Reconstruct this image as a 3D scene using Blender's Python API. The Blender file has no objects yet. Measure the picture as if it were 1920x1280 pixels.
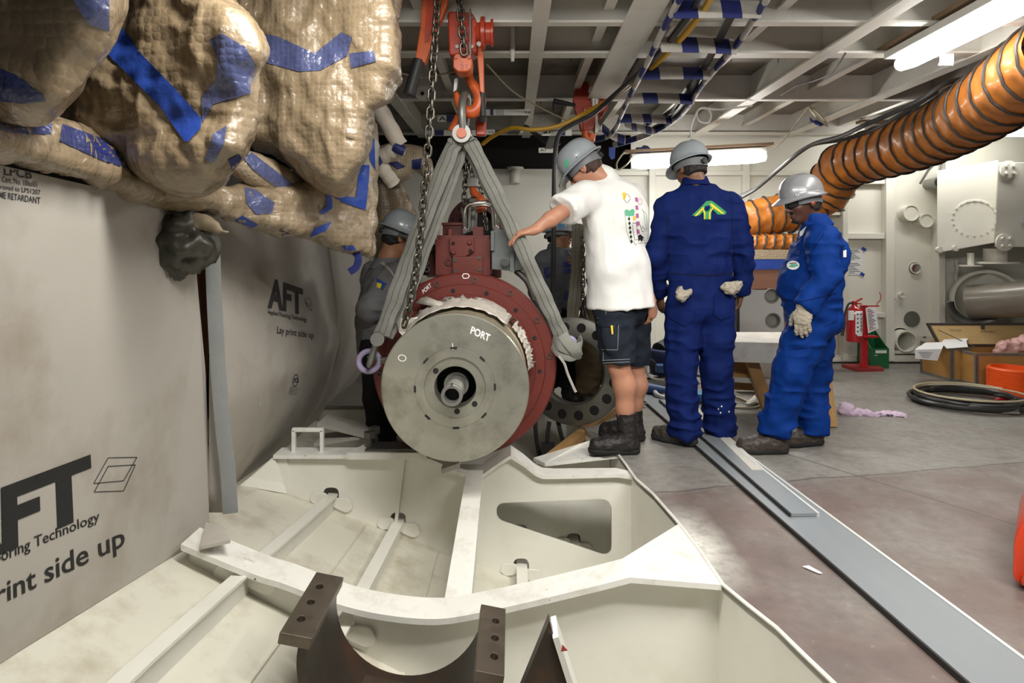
import bpy, bmesh, math, random
import numpy as np
from mathutils import Vector, Matrix, Euler
from mathutils.bvhtree import BVHTree
random.seed(7)
SC = bpy.context.scene
COL = SC.collection
PI = math.pi
# ---------------------------------------------------------------- camera, world, light, exposure
FPX, HC = 1150.0, 1.2          # focal length in px of a 1920 wide frame; eye height
cam_d = bpy.data.cameras.new('camera'); cam = bpy.data.objects.new('camera', cam_d); COL.objects.link(cam)
cam_d.sensor_width = 36; cam_d.lens = FPX / 1920 * 36; cam_d.shift_y = -(640 - 470) / 1920.0
cam_d.clip_start = 0.05; cam.location = (0, 0, HC); cam.rotation_euler = (PI / 2, 0, 0)
SC.camera = cam
w = bpy.data.worlds.new('world'); SC.world = w; w.use_nodes = True
w.node_tree.nodes['Background'].inputs[0].default_value = (0.93, 0.96, 1.0, 1)
w.node_tree.nodes['Background'].inputs[1].default_value = 0.06
def area(name, loc, target, sx, sy, power, col=(1, 0.97, 0.91)):
    l = bpy.data.lights.new(name, 'AREA'); l.shape = 'RECTANGLE'; l.size = sx; l.size_y = sy
    l.energy = power; l.color = col
    o = bpy.data.objects.new(name, l); COL.objects.link(o); o.location = loc
    o.rotation_euler = (Vector(target) - Vector(loc)).to_track_quat('-Z', 'Y').to_euler()
    return o
# first two: overhead lights added out of view, no fixtures; others sit at modelled lamps
area('added_key_light', (0.05, 1.35, 2.38), (0.35, 2.2, 0.0), 1.5, 0.2, 52)
area('added_key_light_second', (1.75, 0.9, 2.38), (1.7, 2.7, 0.0), 1.5, 0.2, 30).data.spread = math.radians(120)
area('aisle_lamp_light', (2.35, 3.0, 2.30), (2.35, 3.0, 0.0), 0.12, 1.2, 20)
area('bulkhead_lamp_light', (1.7, 5.5, 1.99), (1.6, 5.2, 0.0), 1.2, 0.12, 30)
area('far_lamp_light', (4.3, 5.9, 2.3), (4.2, 5.7, 0.0), 1.4, 0.12, 7)
SC.view_settings.view_transform = 'Standard'; SC.view_settings.look = 'None'
SC.view_settings.gamma = 1.0; SC.view_settings.use_curve_mapping = False
SC.view_settings.exposure = 0.35
# ---------------------------------------------------------------- helpers
def P(px, py, d):
    return Vector(((px - 960) * d / FPX, d, HC - (py - 470) * d / FPX))
def FP(px, py, z=0.0):
    return P(px, py, FPX * (HC - z) / (py - 470))
def link(o, parent=None):
    COL.objects.link(o)
    if parent: o.parent = parent
    return o
def tag(o, label=None, cat=None, group=None, kind=None):
    if label: o['label'] = label
    if cat: o['category'] = cat
    if group: o['group'] = group
    if kind: o['kind'] = kind
    return o
def empty(name, loc=(0, 0, 0), label=None, cat=None, group=None, rotz=0):
    o = bpy.data.objects.new(name, None); o.empty_display_size = 0.05
    COL.objects.link(o); o.location = loc; o.rotation_euler = (0, 0, rotz)
    return tag(o, label, cat, group)
def mesh_obj(name, me, mat, parent=None):
    o = bpy.data.objects.new(name, me)
    if mat: me.materials.append(mat)
    if parent:                        # geometry is given in world space
        COL.objects.link(o); o.parent = parent
        o.matrix_parent_inverse = world(parent).inverted()
    else: COL.objects.link(o)
    return o
def world(o):
    m = Matrix.LocRotScale(o.location, o.rotation_euler, o.scale)
    if o.parent: m = world(o.parent) @ o.matrix_parent_inverse @ m
    return m
class MB:
    """collects shapes in world coordinates and links them as one mesh"""
    def __init__(s): s.bm = bmesh.new()
    def box(s, lo, hi, rot=None, bevel=0):
        lo, hi = Vector(lo), Vector(hi); c = (lo + hi) / 2; d = hi - lo
        vs = []
        for x in (-.5, .5):
            for y in (-.5, .5):
                for z in (-.5, .5):
                    v = Vector((x * d.x, y * d.y, z * d.z))
                    if rot: v = rot @ v
                    vs.append(s.bm.verts.new(c + v))
        fs = [s.bm.faces.new([vs[i] for i in q]) for q in ((0,1,3,2),(4,6,7,5),(0,4,5,1),(2,3,7,6),(0,2,6,4),(1,5,7,3))]
        if bevel:
            es = list({e for f in fs for e in f.edges})
            bmesh.ops.bevel(s.bm, geom=es, offset=bevel, segments=2, affect='EDGES', profile=0.5)
        return s
    def obox(s, c, ax, ay, az):
        """oriented box: centre and three half-extent vectors"""
        c, ax, ay, az = map(Vector, (c, ax, ay, az)); vs = []
        for x in (-1, 1):
            for y in (-1, 1):
                for z in (-1, 1): vs.append(s.bm.verts.new(c + ax * x + ay * y + az * z))
        for q in ((0,1,3,2),(4,6,7,5),(0,4,5,1),(2,3,7,6),(0,2,6,4),(1,5,7,3)): s.bm.faces.new([vs[i] for i in q])
        return s
    def bar(s, a, b, wx, wz, up=(0, 0, 1)):
        """rectangular bar from a to b, wx wide, wz along up"""
        a, b = Vector(a), Vector(b); d = (b - a); t = d.normalized(); u = Vector(up)
        sd = t.cross(u)
        if sd.length < 1e-5: sd = t.cross(Vector((1, 0, 0)))
        sd.normalize(); u = sd.cross(t).normalized()
        return s.obox((a + b) / 2, d / 2, sd * wx / 2, u * wz / 2)
    def tube(s, pts, r, n=10, closed=False, cap=True, rs=None):
        pts = [Vector(p) for p in pts]; m = len(pts); rings = []
        t0 = (pts[1] - pts[0]).normalized()
        nrm = t0.orthogonal().normalized()
        for i, p in enumerate(pts):
            a = pts[i - 1] if (i > 0 or closed) else p
            b = pts[(i + 1) % m] if (i < m - 1 or closed) else p
            t = (b - a)
            t = t.normalized() if t.length > 1e-9 else t0
            nrm = (nrm - t * nrm.dot(t))
            nrm = nrm.normalized() if nrm.length > 1e-6 else t.orthogonal().normalized()
            bn = t.cross(nrm); rr = rs[i] if rs else r
            rings.append([s.bm.verts.new(p + nrm * rr * math.cos(2 * PI * k / n) + bn * rr * math.sin(2 * PI * k / n)) for k in range(n)])
        for i in range(m if closed else m - 1):
            A, B = rings[i], rings[(i + 1) % m]
            off = 0
            if closed and i == m - 1:
                off = min(range(n), key=lambda o: sum((A[k].co - B[(k + o) % n].co).length for k in range(0, n, 3)))
            for k in range(n):
                s.bm.faces.new((A[k], A[(k + 1) % n], B[(k + 1 + off) % n], B[(k + off) % n]))
        if cap and not closed:
            s.bm.faces.new(rings[0][::-1]); s.bm.faces.new(rings[-1])
        return s
    def cyl(s, a, b, r, n=24, r2=None): return s.tube([a, b], r, n, rs=[r, r if r2 is None else r2])
    def lathe(s, o, axis, prof, n=48, a0=0, a1=2 * PI, closed=False):
        """prof: (distance along axis, radius) pairs; closed joins the last to the first"""
        o, ax = Vector(o), Vector(axis).normalized()
        u = ax.orthogonal().normalized()
        if abs(ax.z) < .9: u = (Vector((0, 0, 1)) - ax * ax.z).normalized()
        v = ax.cross(u); full = abs(a1 - a0 - 2 * PI) < 1e-6; m = n if full else n + 1
        rings = []
        for (h, r) in prof:
            if r < 1e-6: rings.append([s.bm.verts.new(o + ax * h)])
            else: rings.append([s.bm.verts.new(o + ax * h + u * r * math.cos(a0 + (a1 - a0) * k / n) + v * r * math.sin(a0 + (a1 - a0) * k / n)) for k in range(m)])
        L = len(rings)
        for i in range(L if closed else L - 1):
            A, B = rings[i], rings[(i + 1) % L]
            for k in range(n):
                k2 = (k + 1) % m
                q = [A[k % len(A)], A[k2 % len(A)], B[k2 % len(B)], B[k % len(B)]]
                q = [x for j, x in enumerate(q) if x not in q[:j]]
                if len(q) > 2: s.bm.faces.new(q)
        if not full and closed:
            for k in (0, m - 1):
                try: s.bm.faces.new([r[k] for r in rings])
                except Exception: pass
        return s
    def torus(s, c, axis, R, r, n=32, k=12, a0=0, a1=2 * PI):
        c, ax = Vector(c), Vector(axis).normalized(); u = ax.orthogonal().normalized()
        if abs(ax.z) < .9: u = (Vector((0, 0, 1)) - ax * ax.z).normalized()
        v = ax.cross(u); full = abs(a1 - a0 - 2 * PI) < 1e-6
        pts = [c + u * R * math.cos(a0 + (a1 - a0) * i / n) + v * R * math.sin(a0 + (a1 - a0) * i / n) for i in range(n if full else n + 1)]
        return s.tube(pts, r, k, closed=full)
    def sphere(s, c, r, n=16, sc=(1, 1, 1)):
        m = Matrix.Translation(Vector(c)) @ Matrix.Diagonal((sc[0], sc[1], sc[2], 1))
        bmesh.ops.create_uvsphere(s.bm, u_segments=n, v_segments=max(6, n // 2), radius=r, matrix=m); return s
    def prism(s, loop, ext, holes=()):
        """flat polygon (3D points, may have holes) extruded by the vector ext"""
        ext = Vector(ext); edges = []; loops = []
        for lp in [loop] + list(holes):
            vs = [s.bm.verts.new(Vector(p)) for p in lp]; loops.append(vs)
            edges += [s.bm.edges.new((vs[i], vs[(i + 1) % len(vs)])) for i in range(len(vs))]
        if holes: 
            r = bmesh.ops.triangle_fill(s.bm, edges=edges, use_beauty=True)
            fs = [g for g in r['geom'] if isinstance(g, bmesh.types.BMFace)]
        else: fs = [s.bm.faces.new(loops[0])]
        if ext.length > 0:
            top = {}
            for f in fs:
                for v in f.verts:
                    if v not in top: top[v] = s.bm.verts.new(v.co + ext)
            for f in fs: s.bm.faces.new([top[v] for v in reversed(f.verts)])
            for vs in loops:
                for i in range(len(vs)):
                    a, b = vs[i], vs[(i + 1) % len(vs)]
                    try: s.bm.faces.new((a, b, top[b], top[a]))
                    except Exception: pass
        return s
    def grid(s, rows):
        """rows of points, joined as quads"""
        R = [[s.bm.verts.new(Vector(p)) for p in r] for r in rows]
        for i in range(len(R) - 1):
            for j in range(len(R[0]) - 1): s.bm.faces.new((R[i][j], R[i][j + 1], R[i + 1][j + 1], R[i + 1][j]))
        return s
    def ribbon(s, pts, width, thick, side):
        """strap: centre line, width (number or list), thickness, side direction (vector or list)"""
        n = len(pts); W = width if isinstance(width, (list, tuple)) else [width] * n
        S = side if isinstance(side, list) else [side] * n
        rings = []
        for i in range(n):
            p = Vector(pts[i]); t = (Vector(pts[min(i + 1, n - 1)]) - Vector(pts[max(i - 1, 0)])).normalized()
            sd = Vector(S[i]); sd = (sd - t * sd.dot(t)).normalized(); nn = t.cross(sd)
            a, b = sd * W[i] / 2, nn * thick / 2
            rings.append([s.bm.verts.new(q) for q in (p - a - b * .3, p - a * .6 - b, p + a * .6 - b, p + a - b * .3, p + a + b * .3, p + a * .6 + b, p - a * .6 + b, p - a + b * .3)])
        for i in range(n - 1):
            for k in range(8): s.bm.faces.new((rings[i][k], rings[i][(k + 1) % 8], rings[i + 1][(k + 1) % 8], rings[i + 1][k]))
        s.bm.faces.new(rings[0][::-1]); s.bm.faces.new(rings[-1]); return s
    def build(s, name, mat, parent=None, smooth=True, angle=40, label=None, bevel=0):
        bm = s.bm
        bmesh.ops.recalc_face_normals(bm, faces=bm.faces)
        if bevel:
            es = [e for e in bm.edges if len(e.link_faces) == 2 and e.calc_face_angle(0) > .6]
            if es: bmesh.ops.bevel(bm, geom=es, offset=bevel, segments=2, affect='EDGES', profile=.5, clamp_overlap=True)
        me = bpy.data.meshes.new(name)
        if smooth:
            for f in bm.faces: f.smooth = True
            ca = math.radians(angle)
            for e in bm.edges:
                if len(e.link_faces) == 2 and e.calc_face_angle(0) > ca: e.smooth = False
        bm.to_mesh(me); bm.free()
        o = mesh_obj(name, me, mat, parent)
        if label: o['label'] = label
        return o
def np_obj(name, V, Fq, mat, parent=None):
    me = bpy.data.meshes.new(name)
    me.vertices.add(len(V)); me.vertices.foreach_set('co', np.asarray(V, np.float32).ravel())
    Fq = np.asarray(Fq, np.int32); nf, k = Fq.shape
    me.loops.add(nf * k); me.loops.foreach_set('vertex_index', Fq.ravel())
    me.polygons.add(nf); me.polygons.foreach_set('loop_start', np.arange(nf, dtype=np.int32) * k)
    me.polygons.foreach_set('use_smooth', np.ones(nf, bool))
    me.update(calc_edges=True); me.validate()
    return mesh_obj(name, me, mat, parent)
def arc(c, r, a0, a1, n, u=(1, 0, 0), v=(0, 0, 1)):
    c, u, v = Vector(c), Vector(u), Vector(v)
    return [c + u * r * math.cos(a0 + (a1 - a0) * i / n) + v * r * math.sin(a0 + (a1 - a0) * i / n) for i in range(n + 1)]
def ring_pts(c, r, n, u=(1, 0, 0), v=(0, 0, 1)): return arc(c, r, 0, 2 * PI * (n - 1) / n, n - 1, u, v)
def spline(pts, n=8, closed=False):
    """Catmull-Rom through points"""
    pts = [Vector(p) for p in pts]; out = []; m = len(pts)
    for i in range(m if closed else m - 1):
        g = (lambda k: pts[k % m]) if closed else (lambda k: pts[max(0, min(m - 1, k))])
        p0, p1, p2, p3 = g(i - 1), g(i), g(i + 1), g(i + 2)
        for j in range(n):
            t = j / n
            out.append(.5 * ((2 * p1) + (p2 - p0) * t + (2 * p0 - 5 * p1 + 4 * p2 - p3) * t * t + (3 * p1 - p0 - 3 * p2 + p3) * t ** 3))
    if not closed: out.append(pts[-1])
    return out
def rpoly(pts, r=2.0, n=5):
    """2D polygon with rounded corners"""
    out = []; m = len(pts)
    for i in range(m):
        p = Vector(pts[i]); a = Vector(pts[i - 1]); b = Vector(pts[(i + 1) % m])
        da, db = (a - p), (b - p); k = min(r, da.length * .48, db.length * .48)
        s, e = p + da.normalized() * k, p + db.normalized() * k
        for j in range(n + 1):
            t = j / n; out.append(s * (1 - t) ** 2 + p * 2 * t * (1 - t) + e * t * t)
    return out
# numpy value noise
_rng = np.random.RandomState(3); _LAT = _rng.rand(32, 32, 32).astype(np.float32)
def vnoise(p):
    p = np.asarray(p, np.float32); i = np.floor(p).astype(int); f = p - i; f = f * f * (3 - 2 * f); r = 0
    for dx in (0, 1):
        for dy in (0, 1):
            for dz in (0, 1):
                wgt = (f[..., 0] if dx else 1 - f[..., 0]) * (f[..., 1] if dy else 1 - f[..., 1]) * (f[..., 2] if dz else 1 - f[..., 2])
                r = r + wgt * _LAT[(i[..., 0] + dx) & 31, (i[..., 1] + dy) & 31, (i[..., 2] + dz) & 31]
    return r * 2 - 1
# ---------------------------------------------------------------- signed distance fields meshed with surface nets
class SDF:
    def __init__(s, lo, hi, res=.007):
        s.lo = np.array(lo, np.float32); s.res = res
        s.n = np.maximum(4, np.ceil((np.array(hi) - s.lo) / res).astype(int) + 1)
        s.f = np.full(tuple(s.n), 1.0, np.float32)
    def _sub(s, lo, hi):
        i0 = np.clip(np.floor((np.array(lo) - s.lo) / s.res).astype(int), 0, s.n - 1)
        i1 = np.clip(np.ceil((np.array(hi) - s.lo) / s.res).astype(int) + 1, 1, s.n)
        ax = [s.lo[k] + s.res * np.arange(i0[k], i1[k], dtype=np.float32) for k in range(3)]
        sl = tuple(slice(i0[k], i1[k]) for k in range(3))
        G = np.meshgrid(*ax, indexing='ij')
        return sl, G
    def _mix(s, sl, d, k):
        a = s.f[sl]
        if k > 0:
            h = np.maximum(k - np.abs(a - d), 0) / k
            s.f[sl] = np.minimum(a, d) - h * h * k * .25
        else: s.f[sl] = np.minimum(a, d)
    def cone(s, a, b, ra, rb, k=.03, side=None, flat=1.0):
        """tapered capsule; side + flat squash it: the thickness along side is multiplied by flat"""
        a, b = np.array(a, np.float32), np.array(b, np.float32); R = max(ra, rb) * max(1, flat) + k + .02
        sl, (X, Y, Z) = s._sub(np.minimum(a, b) - R, np.maximum(a, b) + R)
        if X.size == 0: return s
        ba = b - a; L2 = max(float(ba @ ba), 1e-9)
        x, y, z = X - a[0], Y - a[1], Z - a[2]
        t = np.clip((x * ba[0] + y * ba[1] + z * ba[2]) / L2, 0, 1)
        x, y, z = x - t * ba[0], y - t * ba[1], z - t * ba[2]
        if side is not None:
            sd = np.array(Vector(side).normalized(), np.float32); q = (x * sd[0] + y * sd[1] + z * sd[2]) * (1 / flat - 1)
            x, y, z = x + q * sd[0], y + q * sd[1], z + q * sd[2]
        s._mix(sl, np.sqrt(x * x + y * y + z * z) - (ra + (rb - ra) * t), k); return s
    def chain(s, pts, rs, k=.03, side=None, flat=1.0):
        for i in range(len(pts) - 1): s.cone(pts[i], pts[i + 1], rs[i], rs[i + 1], k, side, flat)
        return s
    def ell(s, c, r, M=None, k=.02, cut=False):
        """ellipsoid with radii r in the frame M (3x3, columns = axes)"""
        c = np.array(c, np.float32); R = max(r) + k + .02
        sl, (X, Y, Z) = s._sub(c - R, c + R)
        if X.size == 0: return s
        x, y, z = X - c[0], Y - c[1], Z - c[2]
        if M is not None:
            m = np.array(M, np.float32)
            x, y, z = (x * m[0, i] + y * m[1, i] + z * m[2, i] for i in range(3))
        q = np.sqrt((x / r[0]) ** 2 + (y / r[1]) ** 2 + (z / r[2]) ** 2)
        g = np.sqrt((x / r[0] ** 2) ** 2 + (y / r[1] ** 2) ** 2 + (z / r[2] ** 2) ** 2) + 1e-6
        d = q * (q - 1) / g
        if cut: s.f[sl] = np.maximum(s.f[sl], -d)
        else: s._mix(sl, d, k)
        return s
    def clip(s, p, n):
        """keeps the side the normal n points away from"""
        n = Vector(n).normalized(); sl, (X, Y, Z) = s._sub(s.lo, s.lo + s.n * s.res)
        s.f = np.maximum(s.f, (X - p[0]) * n[0] + (Y - p[1]) * n[1] + (Z - p[2]) * n[2]); return s
    def mesh(s):
        f = s.f.copy(); f[0] = f[-1] = 1; f[:, 0] = f[:, -1] = 1; f[:, :, 0] = f[:, :, -1] = 1
        ins = f < 0; c = np.zeros(tuple(s.n - 1), np.uint8)
        for dx in (0, 1):
            for dy in (0, 1):
                for dz in (0, 1): c += ins[dx:s.n[0] - 1 + dx, dy:s.n[1] - 1 + dy, dz:s.n[2] - 1 + dz]
        act = (c > 0) & (c < 8); I = np.argwhere(act); idx = np.full(act.shape, -1, np.int32); idx[act] = np.arange(len(I))
        cor = [(dx, dy, dz) for dx in (0, 1) for dy in (0, 1) for dz in (0, 1)]
        val = [f[I[:, 0] + a, I[:, 1] + b, I[:, 2] + e] for a, b, e in cor]
        S = np.zeros((len(I), 3)); W = np.zeros(len(I))
        for i in range(8):
            for j in range(i + 1, 8):
                if sum(abs(cor[i][q] - cor[j][q]) for q in range(3)) == 1:
                    m = (val[i] < 0) != (val[j] < 0); t = np.where(m, val[i] / np.where(m, val[i] - val[j], 1), 0)
                    p = np.array(cor[i])[None] + t[:, None] * (np.array(cor[j]) - np.array(cor[i]))[None]
                    S += p * m[:, None]; W += m
        V = s.lo + (I + S / W[:, None]) * s.res; Q = []
        for ax in range(3):
            u, v = (ax + 1) % 3, (ax + 2) % 3
            a = [slice(None)] * 3; b = [slice(None)] * 3; a[ax] = slice(0, -1); b[ax] = slice(1, None)
            ch = ins[tuple(a)] != ins[tuple(b)]; E = np.argwhere(ch)
            E = E[(E[:, u] > 0) & (E[:, v] > 0)]
            E = E[(E[:, u] < s.n[u] - 1) & (E[:, v] < s.n[v] - 1)]
            fl = ins[E[:, 0], E[:, 1], E[:, 2]]; q = []
            for du, dv in ((1, 1), (0, 1), (0, 0), (1, 0)):
                e = E.copy(); e[:, u] -= du; e[:, v] -= dv; q.append(idx[e[:, 0], e[:, 1], e[:, 2]])
            q = np.stack(q, 1); q[~fl] = q[~fl][:, ::-1]; Q.append(q)
        return V, np.concatenate(Q)
def normals(V, Q):
    n = np.cross(V[Q[:, 2]] - V[Q[:, 0]], V[Q[:, 3]] - V[Q[:, 1]]); N = np.zeros_like(V)
    for k in range(4): np.add.at(N, Q[:, k], n)
    return N / (np.linalg.norm(N, axis=1, keepdims=True) + 1e-12)
def relax(V, Q, it=2, lam=.5):
    n = len(V)
    a = np.concatenate([Q[:, 0], Q[:, 1], Q[:, 2], Q[:, 3]]); b = np.concatenate([Q[:, 1], Q[:, 2], Q[:, 3], Q[:, 0]])
    cnt = np.bincount(a, minlength=n) + np.bincount(b, minlength=n)
    for _ in range(it):
        M = np.stack([np.bincount(a, V[b, k], n) + np.bincount(b, V[a, k], n) for k in range(3)], 1) / cnt[:, None]
        V = V + lam * (M - V)
    return V
def sdf_obj(name, s, mat, parent=None, it=2, disp=None):
    V, Q = s.mesh(); V = relax(V, Q, it)
    if disp is not None: V = V + normals(V, Q) * disp(V)[:, None]
    return np_obj(name, V, Q, mat, parent)
# lump: an outline in picture coordinates, swept to a rounded body around its own depth
def lump(name, poly, dmid, T, mat, parent=None, res=.014, disp=None, round_=None, it=2):
    """poly: outline (px, py); dmid(px, py) depth of the middle; T half thickness in m"""
    pol = np.array(poly, np.float32); ds = np.array([dmid(*p) for p in pol])
    W = np.array([P(p[0], p[1], d) for p, d in zip(pol, ds)])
    W = np.concatenate([W, np.array([P(p[0], p[1], d + T) for p, d in zip(pol, ds)])])
    lo, hi = W.min(0) - T - .05, W.max(0) + T + .05; lo[1] = max(lo[1], .25)
    s = SDF(lo, hi, res); sl, (X, Y, Z) = s._sub(lo, hi)
    Y = np.maximum(Y, .2); px, py = 960 + X * FPX / Y, 470 - (Z - HC) * FPX / Y
    shp = px.shape; px, py = px.ravel(), py.ravel(); d2 = np.full(px.shape, 1e9, np.float32); ins = np.zeros(px.shape, bool)
    for i in range(len(pol)):
        a, b = pol[i - 1], pol[i]; e = b - a; L = e @ e + 1e-9
        t = np.clip(((px - a[0]) * e[0] + (py - a[1]) * e[1]) / L, 0, 1)
        d2 = np.minimum(d2, (px - a[0] - t * e[0]) ** 2 + (py - a[1] - t * e[1]) ** 2)
        c = (a[1] > py) != (b[1] > py)
        ins ^= c & (px < (b[0] - a[0]) * (py - a[1]) / (b[1] - a[1] if b[1] != a[1] else 1e-9) + a[0])
    dm = dmid(px, py); sd = np.sqrt(d2) * dm / FPX * np.where(ins, -1, 1)
    R = T if round_ is None else round_
    q = np.maximum(sd + R, 0) / R; y = (Y.ravel() - dm) / T
    s.f = ((np.sqrt(q * q + y * y) - 1) * min(T, R)).reshape(shp).astype(np.float32)
    return sdf_obj(name, s, mat, parent, it, disp)
def bvh_of(o):
    me = o.data
    M = world(o)
    return BVHTree.FromPolygons([M @ v.co for v in me.vertices], [tuple(p.vertices) for p in me.polygons])
def cast(bvhs, p, off, fall=None):
    """the point of the surfaces seen at a picture position, lifted by off along the line of sight"""
    o = Vector((0, 0, HC)); dr = (p - o).normalized(); best = None
    for b in bvhs:
        h = b.ray_cast(o, dr)
        if h[0] is not None and (best is None or h[3] < best): best = h[3]
    if best is None: return fall
    return o + dr * (best - off)
def decal(name, poly, targets, mat, parent=None, off=.004, step=8, smooth=True):
    """tape or print laid on a surface: outline in picture coordinates, fine mesh draped onto the targets"""
    bv = [t if isinstance(t, BVHTree) else bvh_of(t) for t in targets]
    bm = bmesh.new(); pol = [Vector((p[0], p[1])) for p in poly]; pts = []
    for i in range(len(pol)):
        a, b = pol[i - 1], pol[i]; n = max(1, int((b - a).length / step))
        pts += [a.lerp(b, k / n) for k in range(n)]
    bm.faces.new([bm.verts.new((p.x, p.y, 0)) for p in pts])
    xs = [p.x for p in pts]; ys = [p.y for p in pts]
    for x in np.arange(min(xs) + step, max(xs), step):
        bmesh.ops.bisect_plane(bm, geom=bm.verts[:] + bm.edges[:] + bm.faces[:], plane_co=(x, 0, 0), plane_no=(1, 0, 0))
    for y in np.arange(min(ys) + step, max(ys), step):
        bmesh.ops.bisect_plane(bm, geom=bm.verts[:] + bm.edges[:] + bm.faces[:], plane_co=(0, y, 0), plane_no=(0, 1, 0))
    return _drape(name, bm, lambda x, y: (x, y), bv, mat, parent, off)
def _drape(name, bm, to_px, bv, mat, parent, off):
    bad = []; last = None; dep = []
    for v in bm.verts:
        x, y = to_px(v.co.x, v.co.y); q = cast(bv, P(x, y, 1.0), off)
        if q is None: bad.append(v)
        else: v.co = q
    if bad: bmesh.ops.delete(bm, geom=bad, context='VERTS')
    me = bpy.data.meshes.new(name)
    for f in bm.faces: f.smooth = True
    bm.to_mesh(me); bm.free()
    return mesh_obj(name, me, mat, parent)
def text_bm(txt, bold=0.0, spacing=1.0):
    cu = bpy.data.curves.new('lettering', 'FONT'); cu.body = txt; cu.resolution_u = 3; cu.offset = bold; cu.space_character = spacing
    o = bpy.data.objects.new('lettering', cu); COL.objects.link(o)
    dg = bpy.context.evaluated_depsgraph_get(); me = o.evaluated_get(dg).to_mesh()
    bm = bmesh.new(); bm.from_mesh(me)
    COL.objects.unlink(o); bpy.data.objects.remove(o); bpy.data.curves.remove(cu)
    xs = [v.co.x for v in bm.verts]; ys = [v.co.y for v in bm.verts]
    return bm, min(xs), max(xs), min(ys), max(ys)
def text_decal(name, txt, quad, targets, mat, parent=None, off=.004, bold=0.0, cuts=10, spacing=1.0):
    """lettering whose box falls on the quad (top-left, top-right, bottom-right, bottom-left in picture coordinates)"""
    bv = [t if isinstance(t, BVHTree) else bvh_of(t) for t in targets]
    bm, x0, x1, y0, y1 = text_bm(txt, bold, spacing)
    for k in range(1, cuts):
        x = x0 + (x1 - x0) * k / cuts
        bmesh.ops.bisect_plane(bm, geom=bm.verts[:] + bm.edges[:] + bm.faces[:], plane_co=(x, 0, 0), plane_no=(1, 0, 0))
    for k in range(1, 3):
        y = y0 + (y1 - y0) * k / 3
        bmesh.ops.bisect_plane(bm, geom=bm.verts[:] + bm.edges[:] + bm.faces[:], plane_co=(0, y, 0), plane_no=(0, 1, 0))
    A, B, C, D = [Vector(q) for q in quad]
    def m(x, y):
        u, v = (x - x0) / (x1 - x0), 1 - (y - y0) / (y1 - y0)
        q = A * (1 - u) * (1 - v) + B * u * (1 - v) + C * u * v + D * (1 - u) * v
        return q.x, q.y
    return _drape(name, bm, m, bv, mat, parent, off)
def text_flat(name, txt, o, ux, uy, mat, parent=None, bold=0.0):
    """lettering on a plane: origin, vector along its width, vector along its height"""
    bm, x0, x1, y0, y1 = text_bm(txt, bold); o, ux, uy = Vector(o), Vector(ux), Vector(uy)
    for v in bm.verts: v.co = o + ux * ((v.co.x - x0) / (x1 - x0)) + uy * ((v.co.y - y0) / (y1 - y0))
    me = bpy.data.meshes.new(name); bm.to_mesh(me); bm.free()
    return mesh_obj(name, me, mat, parent)
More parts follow.
